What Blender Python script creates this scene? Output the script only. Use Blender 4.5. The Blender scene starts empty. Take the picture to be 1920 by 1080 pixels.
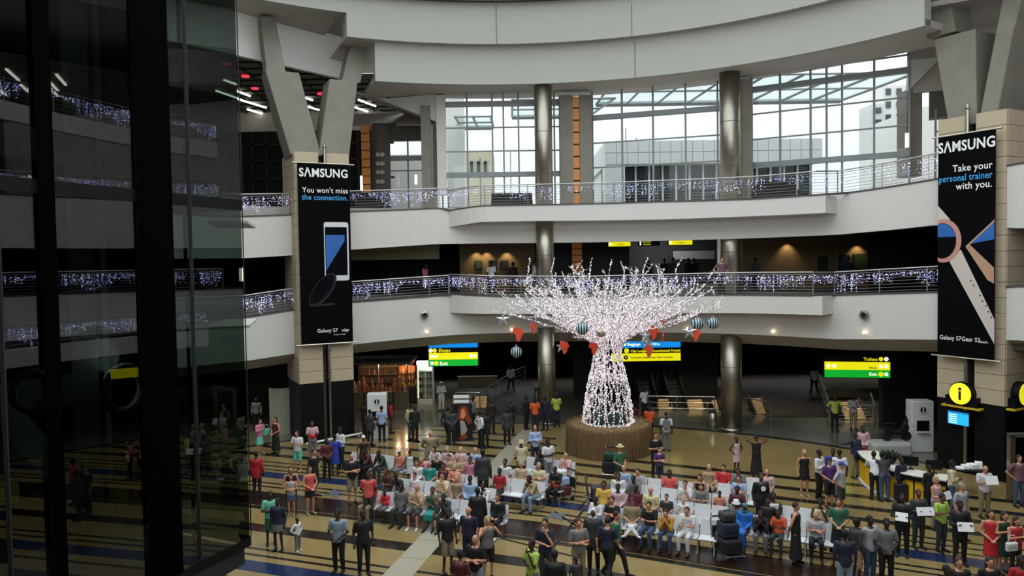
import bpy, bmesh, math, random
from mathutils import Vector, Matrix
random.seed(7)
R_ = math.radians
SC = bpy.context.scene
COL = SC.collection
# ------------------------------------------------------------------ camera
EYE = 8.6
FPX = 1425.0
PITCH, ROLL = R_(2.0), 0.0153
fwd = Vector((0, math.cos(PITCH), -math.sin(PITCH)))
up0 = Vector((0, math.sin(PITCH), math.cos(PITCH)))
rt0 = Vector((1, 0, 0))
rt = rt0*math.cos(ROLL) - up0*math.sin(ROLL)
up = rt0*math.sin(ROLL) + up0*math.cos(ROLL)
cam_d = bpy.data.cameras.new('camera'); cam_d.sensor_width = 36; cam_d.lens = FPX/1920*36
cam_d.clip_start = 0.1; cam_d.clip_end = 600
cam = bpy.data.objects.new('camera', cam_d); COL.objects.link(cam)
mw = Matrix((rt, up, -fwd)).transposed().to_4x4(); mw.translation = Vector((0, 0, EYE))
cam.matrix_world = mw
SC.camera = cam
SC.view_settings.view_transform = 'Standard'; SC.view_settings.look = 'None'
SC.view_settings.gamma = 1; SC.view_settings.use_curve_mapping = False
SC.view_settings.exposure = EXPOSURE = 0.0
# ------------------------------------------------------------------ sky: overcast, brighter overhead (CIE overcast)
W = bpy.data.worlds.new('overcast_sky'); SC.world = W; W.use_nodes = True
nt = W.node_tree; nt.nodes.clear()
o_ = nt.nodes.new('ShaderNodeOutputWorld'); bg = nt.nodes.new('ShaderNodeBackground')
tc = nt.nodes.new('ShaderNodeTexCoord'); sx = nt.nodes.new('ShaderNodeSeparateXYZ'); mr = nt.nodes.new('ShaderNodeMapRange')
mr.inputs['From Min'].default_value = 0; mr.inputs['From Max'].default_value = 1
mr.inputs['To Min'].default_value = .88; mr.inputs['To Max'].default_value = 3.0
nt.links.new(tc.outputs['Generated'], sx.inputs[0]); nt.links.new(sx.outputs['Z'], mr.inputs['Value'])
nz = nt.nodes.new('ShaderNodeTexNoise'); nz.inputs['Scale'].default_value = 3
nt.links.new(tc.outputs['Generated'], nz.inputs['Vector'])
mx = nt.nodes.new('ShaderNodeMix'); mx.data_type = 'RGBA'
mx.inputs['A'].default_value = (.84, .93, .97, 1); mx.inputs['B'].default_value = (.93, .98, 1, 1)
nt.links.new(nz.outputs['Fac'], mx.inputs['Factor']); nt.links.new(mx.outputs['Result'], bg.inputs['Color'])
SKY = 1.0
ml = nt.nodes.new('ShaderNodeMath'); ml.operation = 'MULTIPLY'; ml.inputs[1].default_value = SKY
nt.links.new(mr.outputs[0], ml.inputs[0]); nt.links.new(ml.outputs[0], bg.inputs['Strength'])
nt.links.new(bg.outputs[0], o_.inputs[0])
SC.cycles.max_bounces = 7; SC.cycles.diffuse_bounces = 4; SC.cycles.glossy_bounces = 4
SC.cycles.transparent_max_bounces = 24; SC.cycles.sample_clamp_indirect = 4
SC.cycles.use_denoising = True

def area(name, loc, size, power, rot=(0, 0, 0), col=(1, 1, 1), shape='DISK'):
    l = bpy.data.lights.new(name, 'AREA'); l.shape = shape; l.size = size; l.energy = power; l.color = col
    o = bpy.data.objects.new(name, l); COL.objects.link(o); o.location = loc; o.rotation_euler = rot
    return o
# daylight coming down through the round skylight over the hall
area('skylight_daylight', (0, 18, 21.75), 26, 2050, col=(.95, .98, 1))
# fill light added behind the viewpoint to brighten the facing white fronts
rw = area('rear_fill_light', (2, -10.5, 16), 44, 3300, rot=(R_(84), 0, 0), col=(.97, .99, 1), shape='RECTANGLE'); rw.data.size_y = 9
# ------------------------------------------------------------------ helpers
def ray(px, py):
    return fwd + rt*((px-960)/FPX) + up*((540-py)/FPX)
def atY(px, py, Y):
    d = ray(px, py); t = Y/d.y
    return Vector((d.x*t, Y, EYE+d.z*t))
def atZ(px, py, Z):
    d = ray(px, py); t = (Z-EYE)/d.z
    return Vector((d.x*t, d.y*t, Z))
def onplane(px, py, p, n):
    d = ray(px, py); e = Vector((0, 0, EYE)); n = Vector(n)
    t = (Vector(p)-e).dot(n)/d.dot(n)
    return e+d*t
def hexc(h):
    h = h.lstrip('#'); v = [int(h[i:i+2], 16)/255 for i in (0, 2, 4)]
    return tuple((x/12.92 if x <= .04045 else ((x+.055)/1.055)**2.4) for x in v)
MATS = {}
def mat(name, col, rough=.6, metal=0, noise=0.08, scale=4, emit=None, estr=1, spec=.5, bump=0, stretch=None):
    if name in MATS: return MATS[name]
    if isinstance(col, str): col = hexc(col)
    m = bpy.data.materials.new(name); m.use_nodes = True
    t = m.node_tree; b = t.nodes['Principled BSDF']
    b.inputs['Roughness'].default_value = rough; b.inputs['Metallic'].default_value = metal
    b.inputs['Specular IOR Level'].default_value = spec
    if emit is not None:
        if isinstance(emit, str): emit = hexc(emit)
        b.inputs['Emission Color'].default_value = (*emit, 1); b.inputs['Emission Strength'].default_value = estr
        b.inputs['Base Color'].default_value = (*col, 1)
        m.cycles.emission_sampling = 'NONE'
    else:
        n = t.nodes.new('ShaderNodeTexNoise'); n.inputs['Scale'].default_value = scale; n.inputs['Detail'].default_value = 4
        tcn = t.nodes.new('ShaderNodeTexCoord'); src = tcn.outputs['Object']
        if stretch:
            mp = t.nodes.new('ShaderNodeMapping'); mp.inputs['Scale'].default_value = stretch
            t.links.new(src, mp.inputs['Vector']); src = mp.outputs[0]
        t.links.new(src, n.inputs['Vector'])
        mxn = t.nodes.new('ShaderNodeMix'); mxn.data_type = 'RGBA'
        mxn.inputs['A'].default_value = (*[c*(1-noise) for c in col], 1)
        mxn.inputs['B'].default_value = (*[min(1, c*(1+noise)) for c in col], 1)
        t.links.new(n.outputs['Fac'], mxn.inputs['Factor']); t.links.new(mxn.outputs['Result'], b.inputs['Base Color'])
        if bump:
            bp = t.nodes.new('ShaderNodeBump'); bp.inputs['Strength'].default_value = bump; bp.inputs['Distance'].default_value = .02
            t.links.new(n.outputs['Fac'], bp.inputs['Height']); t.links.new(bp.outputs[0], b.inputs['Normal'])
    MATS[name] = m
    return m
def glass(name, tint, refl=.08, rough=0.0, fres=True):
    if name in MATS: return MATS[name]
    m = bpy.data.materials.new(name); m.use_nodes = True; t = m.node_tree; t.nodes.clear()
    o = t.nodes.new('ShaderNodeOutputMaterial'); tr = t.nodes.new('ShaderNodeBsdfTransparent'); gl = t.nodes.new('ShaderNodeBsdfGlossy')
    tr.inputs['Color'].default_value = (*tint, 1); gl.inputs['Roughness'].default_value = rough
    mxs = t.nodes.new('ShaderNodeMixShader')
    if fres:
        lw = t.nodes.new('ShaderNodeFresnel'); lw.inputs['IOR'].default_value = 1.5
        ad = t.nodes.new('ShaderNodeMath'); ad.operation = 'ADD'; ad.inputs[1].default_value = refl; ad.use_clamp = True
        t.links.new(lw.outputs[0], ad.inputs[0]); t.links.new(ad.outputs[0], mxs.inputs[0])
    else:
        mxs.inputs[0].default_value = refl
    t.links.new(tr.outputs[0], mxs.inputs[1]); t.links.new(gl.outputs[0], mxs.inputs[2]); t.links.new(mxs.outputs[0], o.inputs[0])
    MATS[name] = m
    return m

class MB:
    def __init__(s): s.v = []; s.f = []; s.m = []
    def add(s, vs, fs, mi=0):
        n = len(s.v); s.v += [tuple(v) for v in vs]
        s.f += [tuple(n+i for i in f) for f in fs]; s.m += [mi]*len(fs)
        return s
    def box(s, c, sz, rz=0, mi=0):
        c = Vector(c); hx, hy, hz = sz[0]/2, sz[1]/2, sz[2]/2; M = Matrix.Rotation(rz, 3, 'Z')
        vs = [c+M@Vector((x*hx, y*hy, z*hz)) for z in (-1, 1) for x, y in ((-1, -1), (1, -1), (1, 1), (-1, 1))]
        return s.add(vs, [(0, 3, 2, 1), (4, 5, 6, 7), (0, 1, 5, 4), (1, 2, 6, 5), (2, 3, 7, 6), (3, 0, 4, 7)], mi)
    def loft(s, rings, caps=True, mi=0, closed=True):
        n = len(rings[0]); vs = [p for r in rings for p in r]; fs = []
        for k in range(len(rings)-1):
            for i in range(n if closed else n-1):
                j = (i+1) % n
                fs.append((k*n+i, k*n+j, (k+1)*n+j, (k+1)*n+i))
        if caps: fs += [tuple(reversed(range(n))), tuple(range((len(rings)-1)*n, len(rings)*n))]
        return s.add(vs, fs, mi)
    def tube(s, p0, p1, r0, r1=None, n=8, mi=0, caps=True):
        p0 = Vector(p0); p1 = Vector(p1); r1 = r0 if r1 is None else r1
        d = (p1-p0); d = d.normalized() if d.length > 1e-9 else Vector((0, 0, 1))
        a = d.cross(Vector((0, 0, 1)) if abs(d.z) < .9 else Vector((1, 0, 0))).normalized(); b = d.cross(a)
        rr = [[p+(a*math.cos(2*math.pi*i/n)+b*math.sin(2*math.pi*i/n))*r for i in range(n)] for p, r in ((p0, r0), (p1, r1))]
        return s.loft(rr, caps, mi)
    def path(s, pts, r, n=6, mi=0):
        for a, b in zip(pts, pts[1:]): s.tube(a, b, r, r, n, mi)
        return s
    def lathe(s, prof, n=16, c=(0, 0, 0), mi=0):
        c = Vector(c); rings = [[c+Vector((r*math.cos(2*math.pi*i/n), r*math.sin(2*math.pi*i/n), z)) for i in range(n)] for r, z in prof]
        return s.loft(rings, True, mi)
    def ell(s, c, r, n=10, k=7, mi=0, axes=None):
        c = Vector(c); r = Vector(r) if not isinstance(r, (int, float)) else Vector((r, r, r)); rings = []
        for j in range(1, k):
            ph = math.pi*j/k
            ring = []
            for i in range(n):
                th = 2*math.pi*i/n
                q = Vector((r.x*math.sin(ph)*math.cos(th), r.y*math.sin(ph)*math.sin(th), -r.z*math.cos(ph)))
                if axes: q = axes@q
                ring.append(c+q)
            rings.append(ring)
        nb = len(s.v)
        s.loft(rings, False, mi)
        e = Vector((0, 0, r.z)); e = axes@e if axes else e
        b = len(s.v); s.v += [tuple(c-e), tuple(c+e)]
        for i in range(n):
            j = (i+1) % n
            s.f += [(b, nb+j, nb+i), (b+1, nb+(k-2)*n+i, nb+(k-2)*n+j)]; s.m += [mi, mi]
        return s
    def sweep(s, pts, zs, mi=0):
        """closed strip: pts = list of lists of section points per station"""
        return s.loft(pts, True, mi)
    def mesh(s, name, mats=(), smooth=False):
        me = bpy.data.meshes.new(name); me.from_pydata(s.v, [], s.f)
        for m in mats: me.materials.append(m)
        if any(s.m): me.polygons.foreach_set('material_index', s.m)
        if smooth: me.polygons.foreach_set('use_smooth', [True]*len(me.polygons))
        me.update()
        return me
    def build(s, name, m, parent=None, smooth=False, loc=None):
        me = s.mesh(name, m if isinstance(m, (list, tuple)) else [m], smooth)
        return link(name, me, parent, loc)
def fixn(o):
    bm = bmesh.new(); bm.from_mesh(o.data); bmesh.ops.recalc_face_normals(bm, faces=bm.faces); bm.to_mesh(o.data); bm.free()
    return o
def link(name, me, parent=None, loc=None, rz=0):
    o = bpy.data.objects.new(name, me); COL.objects.link(o)
    if parent: o.parent = parent
    if loc is not None: o.location = loc
    if rz: o.rotation_euler.z = rz
    return o
def thing(name, label, cat, loc=(0, 0, 0), rz=0, group=None, scale=1):
    o = bpy.data.objects.new(name, None); COL.objects.link(o); o.location = loc; o.rotation_euler.z = rz
    o.scale = (scale,)*3; o.empty_display_size = .1
    return tag(o, label, cat, group)
def tag(o, label, cat, group=None):
    o['label'] = label; o['category'] = cat
    if group: o['group'] = group
    return o
def struct(o, label=None):
    o['kind'] = 'structure'
    if label: o['label'] = label
    return o
def stuff(o):
    o['kind'] = 'stuff'; return o
def bev(o, w=.01, seg=2):
    m = o.modifiers.new('bevel', 'BEVEL'); m.width = w; m.segments = seg; m.limit_method = 'ANGLE'
    return o
_tc = {}
def text_me(s, size=1, ext=.005, off=0, align='CENTER'):
    k = (s, size, ext, off, align)
    if k in _tc: return _tc[k]
    c = bpy.data.curves.new('lettering', 'FONT'); c.body = s; c.size = size; c.extrude = ext; c.offset = off
    c.align_x = align; c.resolution_u = 3; c.space_character = 1.06
    o = bpy.data.objects.new('tmp', c); COL.objects.link(o)
    dg = bpy.context.evaluated_depsgraph_get(); me = bpy.data.meshes.new_from_object(o.evaluated_get(dg))
    bpy.data.objects.remove(o); bpy.data.curves.remove(c); me.name = 'lettering'
    _tc[k] = me
    return me
def lettering(s, M, m, parent, size=1, ext=.004, off=0, align='CENTER', sx=1):
    """text in the local frame M (x right, y up, z to the reader)"""
    me = text_me(s, size, ext, off, align).copy(); me.materials.clear(); me.materials.append(m)
    me.transform(M@Matrix.Diagonal((sx, 1, 1, 1)))
    return link('lettering', me, parent)
def frame(o, x, y):
    x = Vector(x).normalized(); y = Vector(y).normalized(); z = x.cross(y)
    M = Matrix((x, y, z)).transposed().to_4x4(); M.translation = Vector(o)
    return M
def prism(mb, pts2, M, th, mi=0):
    """pts2: 2D outline in frame M, thickness th towards +z"""
    a = [M@Vector((x, y, 0)) for x, y in pts2]; b = [M@Vector((x, y, th)) for x, y in pts2]
    return mb.loft([a, b], True, mi)
def lerp(t, tab):
    if t <= tab[0][0]: return tab[0][1:]
    for a, b in zip(tab, tab[1:]):
        if t <= b[0]:
            f = (t-a[0])/(b[0]-a[0]); return tuple(x+(y-x)*f for x, y in zip(a[1:], b[1:]))
    return tab[-1][1:]
# ------------------------------------------------------------------ materials
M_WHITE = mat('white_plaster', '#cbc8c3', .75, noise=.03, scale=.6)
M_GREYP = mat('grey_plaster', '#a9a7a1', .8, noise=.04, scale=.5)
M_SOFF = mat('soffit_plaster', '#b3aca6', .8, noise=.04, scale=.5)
M_CONC = mat('raw_concrete', '#7f7a70', .85, noise=.22, scale=1.4, bump=.3)
M_CONCD = mat('dark_concrete', '#5a564e', .85, noise=.2, scale=1.2, bump=.2)
M_STONE = mat('beige_stone', '#b5a58c', .6, noise=.12, scale=2.5)
M_BLACK = mat('black_cladding', '#08080a', .5, noise=.1, spec=.2)
M_BLACKM = mat('black_matt', '#070708', .8, noise=.1)
M_DARK = mat('dark_surface', '#1a1a1a', .7, noise=.2)
M_STEEL = mat('brushed_steel', '#b9b4aa', .3, 1, noise=.1, scale=3, stretch=(1, 1, .1))
M_COLM = mat('column_metal', '#a39c90', .38, 1, noise=.25, scale=2.2, stretch=(1, 1, .25))
M_RAIL = mat('rail_steel', '#a7a6a4', .35, .8, noise=.05)
M_MULL = mat('grey_mullion', '#7c8284', .5, .3, noise=.05)
M_KERB = mat('dark_kerb', '#4a4644', .6, noise=.1)
M_CEILD = mat('dark_ceiling', '#5c5c52', .85, noise=.2, scale=.8)
M_WOOD = mat('olive_panel', '#6d6650', .7, noise=.15, scale=1)
M_TAN = mat('tan_marble', '#85724a', .15, noise=.25, scale=.9, spec=.4)
M_GREYF = mat('grey_marble', '#5c5a4e', .14, noise=.2, scale=.8)
M_BROWNF = mat('brown_marble', '#22160f', .2, noise=.3, scale=1.5)
M_DKF = mat('dark_grey_marble', '#1e1c18', .2, noise=.2, scale=1.5)
M_BLUEF = mat('blue_marble', '#172548', .2, noise=.2, scale=1.5)
M_CREAMF = mat('cream_marble', '#9c9584', .22, noise=.06, scale=2)
M_LINEF = mat('black_marble', '#14120f', .2, noise=.2)
G_WIN = glass('window_glass', (.98, .99, .99), .015, fres=False)
G_LIFT = glass('tinted_glass', (.5, .56, .53), .075, fres=False)
G_CLEAR = glass('clear_glass', (.95, .98, .97), .02, fres=False)
M_LITW = mat('lamp_white', '#ffffff', emit='#fff4e0', estr=2.5)
M_TUBE = mat('tube_lamp', '#ffffff', emit='#f4f2e8', estr=5)
M_TUBEW = mat('warm_tube_lamp', '#ffffff', emit='#ffe3a0', estr=2.0)
M_SPOT = mat('spot_lamp', '#ffffff', emit='#ffd9a0', estr=3.0)
M_RED = mat('red_lamp', '#ff4040', emit='#ff4858', estr=.8)
M_WT = mat('white_print', '#e8e8e8', .6, noise=.02)
M_BT = mat('blue_print', '#3f9fe0', .6, noise=.02)
M_YEL = mat('yellow_paint', '#e8c414', .45, noise=.04)
M_SWHITE = mat('sign_white', '#ffffff', emit='#ffffe0', estr=1.0)
M_SYEL = mat('sign_yellow', '#f0e010', emit='#f2ea12', estr=.85)
M_SGRN = mat('sign_green', '#00b030', emit='#08b030', estr=.8)
M_SBLUE = mat('sign_blue', '#0090f0', emit='#0c94f0', estr=.8)
M_SDK = mat('sign_dark_print', '#30280a', .6)

CX, CY = 0.0, 19.6
def polar(th, r, z): return Vector((CX+r*math.sin(th), CY+r*math.cos(th), z))
def th_of(px, R, py=450):
    d = ray(px, py); k = d.x/d.y
    a = k*k+1; b = -2*CY; c = CY*CY-R*R
    Y = (-b+math.sqrt(b*b-4*a*c))/(2*a); X = k*Y
    return math.atan2(X, Y-CY), Y
def zc(px, py, R):
    th, Y = th_of(px, R, py); return atY(px, py, Y).z
def ring(mb, prof, th0, th1, n, mi=0):
    """prof: list of (r,z) closed section; swept about the hall centre"""
    st = [[polar(th0+(th1-th0)*i/n, r, z) for r, z in prof] for i in range(n+1)]
    full = abs(abs(th1-th0)-2*math.pi) < 1e-6
    if full:
        return mb.loft(st, False, mi)
    return mb.loft(st, True, mi)
# ================================================================== SETTING
PI = math.pi
# ---- floor
mb = MB(); mb.box((4, 25, -.05), (110, 78, .1))
fl = struct(mb.build('floor', M_GREYF))
def disc(mb, R, z0, z1, n=96):
    mb.loft([[polar(2*PI*i/n, R, z0) for i in range(n)][::-1], [polar(2*PI*i/n, R, z1) for i in range(n)][::-1]])
mb = MB(); disc(mb, 20.6, -.02, .006); fixn(mb.build('marble_disc', M_TAN, fl))
mb = MB(); ring(mb, [(20.35, 0), (20.75, 0), (20.75, .012), (20.35, .012)], R_(-100), R_(120), 90); fixn(mb.build('border_band', M_DKF, fl))
def bandY(Y0, X): return Y0-(.37 if X < 1 else .50)*(X-1)
def clipx(Y0):
    xs = [x*.1 for x in range(-210, 211) if (x*.1)**2+(bandY(Y0, x*.1)-CY)**2 < 20.3**2]
    return (min(xs), max(xs)) if xs else None
def band(Y0, w, m, z=.010):
    c = clipx(Y0)
    if not c: return
    if Y0 > 35: c = (c[0], 2.0)
    xs = [c[0]]+([1] if c[0] < 1 < c[1] else [])+[c[1]]
    a = [[Vector((x, bandY(Y0, x)+s*w/2, zz)) for s, zz in ((-1, .004), (1, .004), (1, z), (-1, z))] for x in xs]
    fixn(MB().loft(a).build('floor_band', m, fl))
for Y0, w, m in [(36.9, .3, M_DKF), (35.6, .3, M_DKF), (34.2, .45, M_DKF), (32.6, .45, M_DKF), (31.1, .45, M_DKF), (29.7, .42, M_DKF),
                 (28.6, .14, M_LINEF), (28.05, .14, M_LINEF), (26.8, .75, M_BLUEF), (27.5, .12, M_LINEF), (25.75, .14, M_LINEF), (25.3, .14, M_LINEF),
                 (23.95, 1.5, M_BROWNF), (23.0, .3, M_DKF), (21.15, .65, M_DKF), (19.5, .14, M_LINEF), (19.05, .14, M_LINEF), (18.3, .7, M_BLUEF),
                 (17.4, .14, M_LINEF), (15.8, 1.5, M_BROWNF), (13.2, .65, M_DKF), (11, .7, M_BLUEF), (8.5, .6, M_DKF)]:
    band(Y0, w, m)
# cream path across the hall, one slab after another
p0 = atZ(700, 1130, 0); p1 = atZ(997, 803, 0); dd = (p1-p0); L = dd.length; dd.normalize(); pr = Vector((dd.y, -dd.x, 0))
pm = None; k = 0; step = 1.45
while k*step < L:
    a = p0+dd*(k*step+.012); b = p0+dd*min(L, (k+1)*step-.012)
    MB().loft([[a-pr*.42+Vector((0, 0, z)), a+pr*.42+Vector((0, 0, z)), b+pr*.42+Vector((0, 0, z)), b-pr*.42+Vector((0, 0, z))] for z in (.008, .016)]).build('path_slab', M_CREAMF, fl)
    k += 1
# radiating joints of the compass inlay
for (x0, y0, x1, y1) in [(1035, 1030, 1120, 925), (1085, 955, 1130, 905), (1040, 960, 1085, 990), (1095, 930, 1175, 915), (940, 1010, 1080, 1045)]:
    a = atZ(x0, y0, 0); b = atZ(x1, y1, 0); d = (b-a).normalized(); n_ = Vector((d.y, -d.x, 0))*.04
    MB().loft([[a-n_+Vector((0, 0, z)), a+n_+Vector((0, 0, z)), b+n_+Vector((0, 0, z)), b-n_+Vector((0, 0, z))] for z in (.009, .018)]).build('inlay_line', M_LINEF, fl)
for (sx_, sy_) in [(1043, 967), (628, 925)]:
    c = atZ(sx_, sy_, .012); pts = []
    for i in range(8):
        r = .5 if i % 2 == 0 else .17; pts.append((r*math.cos(PI*i/4+.4), r*math.sin(PI*i/4+.4)*1.3))
    mb = MB(); prism(mb, pts, Matrix.Translation(c), .008); mb.build('floor_star', mat('grey_inlay', '#5d6468', .2), fl)

# ---- outer shell
mb = MB(); mb.box((0, -12, 11), (90, .4, 24)); struct(mb.build('wall_rear', M_CONCD))
mb = MB(); mb.box((-42, 20, 11), (.4, 66, 24)); struct(mb.build('wall_left', M_CONCD))
mb = MB(); mb.box((46, 20, 11), (.4, 66, 24)); struct(mb.build('wall_right', M_CONCD))
mb = MB(); mb.box((2, 62, 3.6), (90, .4, 7.2)); struct(mb.build('wall_ground_back', M_DARK))

# ---- balcony rings. px tables give the slab edge and the bottom of the white band
def th_tab(tab, R):
    out = []
    for px, yt, yb in tab:
        th, Y = th_of(px, R, (yt+yb)/2)
        out.append((th, atY(px, yt, Y).z, atY(px, yb, Y).z))
    return out
RM = {1: 20.5, 2: 20.5}; RB = {1: 19.3, 2: 19.3}
MAIN = {2: th_tab([(460, 407, 484), (545, 404, 479), (660, 398, 468), (810, 392, 458), (920, 389, 456), (1100, 388, 454.5), (1400, 379, 447), (1567, 366, 440), (1680, 350, 430), (1761, 336, 421), (1910, 308, 428)], 20.5),
        1: th_tab([(460, 597, 677), (545, 583, 664), (660, 568, 646), (850, 554, 628), (920, 555, 625), (1100, 554, 623), (1380, 553, 626), (1563, 555, 636), (1758, 549, 637), (1910, 538, 638)], 20.5)}
BUMP = {2: th_tab([(845, 393, 424), (899, 387, 416), (1009, 385, 414), (1229, 379.5, 411.6), (1420, 374, 405), (1548, 365.5, 399)], 19.3),
        1: th_tab([(846, 554, 589), (935, 557, 588.6), (1095, 558, 590), (1380, 554, 587), (1542, 556, 591)], 19.3)}
def bumpR(L, th):
    a = BUMP[L][0][0]; b = BUMP[L][-1][0]
    if th < a or th > b: return RM[L]
    f = min(1, (th-a)/R_(6)); f = 1-(1-f)**2
    return RM[L]-(RM[L]-RB[L])*f
def edge(L, th):
    """radius and deck height of the slab edge"""
    return bumpR(L, th), lerp(th, MAIN[L])[0]
TH0, TH1 = R_(-120), R_(150)
for L in (1, 2):
    n = 170; st = []
    for i in range(n+1):
        th = TH0+(TH1-TH0)*i/n; zt, zb = lerp(th, MAIN[L])
        st.append([polar(th, RM[L], zt), polar(th, RM[L], zb), polar(th, RM[L]+.45, zb), polar(th, RM[L]+.45, zt)])
    o = fixn(MB().loft(st).build('balcony_fascia', M_WHITE)); struct(o, 'curved white balcony front of the %s level' % ('first' if L == 1 else 'second'))
    # projecting slab in the middle
    a = BUMP[L][0][0]; b = BUMP[L][-1][0]; st = []
    for i in range(61):
        th = a+(b-a)*i/60; r = bumpR(L, th+1e-5 if i < 60 else th); zt, zb = lerp(th, BUMP[L])
        st.append([polar(th, r, zt), polar(th, r, zb), polar(th, 20.6, zb), polar(th, 20.6, zt)])
    fixn(MB().loft(st).build('projecting_slab', M_WHITE, o))
    # kerb
    st = []
    for i in range(n+1):
        th = TH0+(TH1-TH0)*i/n; r, zt = edge(L, th)
        if a <= th <= b: zt = lerp(th, BUMP[L])[0]
        st.append([polar(th, r-.03, zt), polar(th, r-.03, zt+.07), polar(th, r+.3, zt+.07), polar(th, r+.3, zt)])
    fixn(MB().loft(st).build('kerb', M_KERB, o))
    if L == 1:   # sloping grey underside ring
        st = []
        for i in range(n+1):
            th = TH0+(TH1-TH0)*i/n; zt, zb = lerp(th, MAIN[L])
            st.append([polar(th, 20.55, zb+.02), polar(th, 21.9, zb-.62), polar(th, 22.1, zb-.5), polar(th, 21.0, zb+.1)])
        fixn(MB().loft(st).build('sloping_underside', M_SOFF, o))
    # slab behind
    zt = 11.45 if L == 2 else 6.85
    zb = zt-.9 if L == 2 else 5.0
    mb = MB(); N = 96
    inner = [polar(2*PI*i/N, 20.9, 0) for i in range(N)]
    outer = []
    for i in range(N):
        d = Vector((math.sin(2*PI*i/N), math.cos(2*PI*i/N), 0)); t = 99
        if d.x > 1e-6: t = min(t, 46/d.x)
        if d.x < -1e-6: t = min(t, -42/d.x)
        if d.y > 1e-6: t = min(t, (53-CY)/d.y)
        if d.y < -1e-6: t = min(t, (-12-CY)/d.y)
        outer.append(Vector((CX, CY, 0))+d*t)
    st = [[inner[i % N]+Vector((0, 0, zt)), inner[i % N]+Vector((0, 0, zb)), outer[i % N]+Vector((0, 0, zb)), outer[i % N]+Vector((0, 0, zt))] for i in range(N+1)]
    fixn(mb.loft(st, False).build('level_slab', M_SOFF if L == 2 else M_CEILD)); struct(bpy.data.objects[mb and 'level_slab' if L == 1 else 'level_slab.001'])

# recessed lamps and round vents in the first-level front
def on_ring(px, py, R): th, Y = th_of(px, R, py); return atY(px, py, Y), th
for px, py in [(800, 622), (1450, 621), (1622, 623), (960, 618), (1290, 616)]:
    p, th = on_ring(px, py, 20.45); n_ = Vector((math.sin(th), math.cos(th), 0))
    o = MB().tube(p-n_*.12, p+n_*.02, .07, n=12).build('recessed_lamp', M_SPOT)
    tag(o, 'small warm spot lamp in the first-floor front, %s' % {800: 'left of the tree', 1450: 'right of the right steel column', 1622: 'beside the right banner', 960: 'behind the left of the tree crown', 1290: 'behind the right of the tree crown'}[px], 'lamp', 'lamps under the first floor front')
for px, py, w in [(796, 590, 'left'), (1621, 590, 'right')]:
    p, th = on_ring(px, py, 20.42); n_ = Vector((math.sin(th), math.cos(th), 0))
    t_ = thing('round_vent', 'round steel vent with black centre in the white first-floor front, %s of the tree' % w, 'vent', p, 0)
    mb = MB(); N = 20; a = n_.cross(Vector((0, 0, 1)))
    for r0, r1, d0, d1 in ((.2, .2, 0, -.1), (.2, .11, -.1, -.12), (.11, .10, -.12, 0)):
        mb.loft([[n_*d+(a*math.cos(2*PI*i/N)+Vector((0, 0, 1))*math.sin(2*PI*i/N))*r for i in range(N)] for r, d in ((r0, d0), (r1, d1))], False)
    mb.build('rim', M_STEEL, t_)
    MB().tube(-n_*.07, -n_*.03, .115, n=16).build('core', M_BLACKM, t_)

# ---- railings with posts, bars; lights hang on them as their own things
def rail_section(L, tha, thb, label):
    t_ = thing('railing', label, 'railing')
    n = max(2, int((thb-tha)*20/.45)); pts = []
    for i in range(n+1):
        th = tha+(thb-tha)*i/n; r, z = edge(L, th)
        if BUMP[L][0][0] <= th <= BUMP[L][-1][0]: z = lerp(th, BUMP[L])[0]
        pts.append(polar(th, r+.06, z+.07))
    top = MB().path([p+Vector((0, 0, 1.0)) for p in pts], .032, 6); top.build('handrail', M_RAIL, t_)
    MB().path([p+Vector((0, 0, .9)) for p in pts], .014, 4).build('rail_bar', M_RAIL, t_)
    for h in (.78, .64, .5, .36, .22, .08):
        MB().path([p+Vector((0, 0, h)) for p in pts], .009, 4).build('rail_bar', M_RAIL, t_)
    s = 0; last = pts[0]; acc = 99
    for i, p in enumerate(pts):
        acc += (p-last).length; last = p
        if acc > 1.75 or i == n:
            MB().tube(p+Vector((0, 0, -.05)), p+Vector((0, 0, 1.02)), .024, n=6).build('post', M_RAIL, t_); acc = 0
    return pts
LP = {}
pilL = (R_(-31.2), R_(-23.5)); pilR = (R_(60), R_(69.5))
for L, w in ((1, 'first'), (2, 'second')):
    LP[L] = []
    for a, b, d in ((R_(-75), pilL[0], 'left of the left pillar'), (pilL[1], BUMP[L][0][0]-.001, 'right of the left pillar'),
                    (BUMP[L][0][0]+.001, BUMP[L][-1][0]+.0005, 'along the middle'), (BUMP[L][-1][0]+.0005, pilR[0], 'left of the right banner'), (pilR[1], R_(135), 'beyond the right pillar')):
        LP[L].append((rail_section(L, a, b, 'steel bar railing of the %s floor balcony, %s' % (w, d)), w, d))

M_F1 = mat('fairy_white', '#ffffff', emit='#f4f2ff', estr=3)
M_F2 = mat('fairy_blue', '#c0c8ff', emit='#a9b0ff', estr=3.2)
M_F3 = mat('fairy_violet', '#b0a0ff', emit='#8f86e8', estr=2.2)
M_WIRE = mat('light_wire', '#6a6a72', .6)
OCT = [(1, 0, 0), (-1, 0, 0), (0, 1, 0), (0, -1, 0), (0, 0, 1), (0, 0, -1)]
OCF = [(0, 2, 4), (2, 1, 4), (1, 3, 4), (3, 0, 4), (2, 0, 5), (1, 2, 5), (3, 1, 5), (0, 3, 5)]
def octa(mb, p, r, mi):
    mb.add([(p.x+a*r, p.y+b*r, p.z+c*r) for a, b, c in OCT], OCF, mi)
M_G1 = mat('fairy_white_strong', '#ffffff', emit='#f4f2ff', estr=14)
M_G2 = mat('fairy_blue_strong', '#c0c8ff', emit='#a9b0ff', estr=14)
M_G3 = mat('fairy_violet_strong', '#b0a0ff', emit='#6f6ae8', estr=10)
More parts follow.
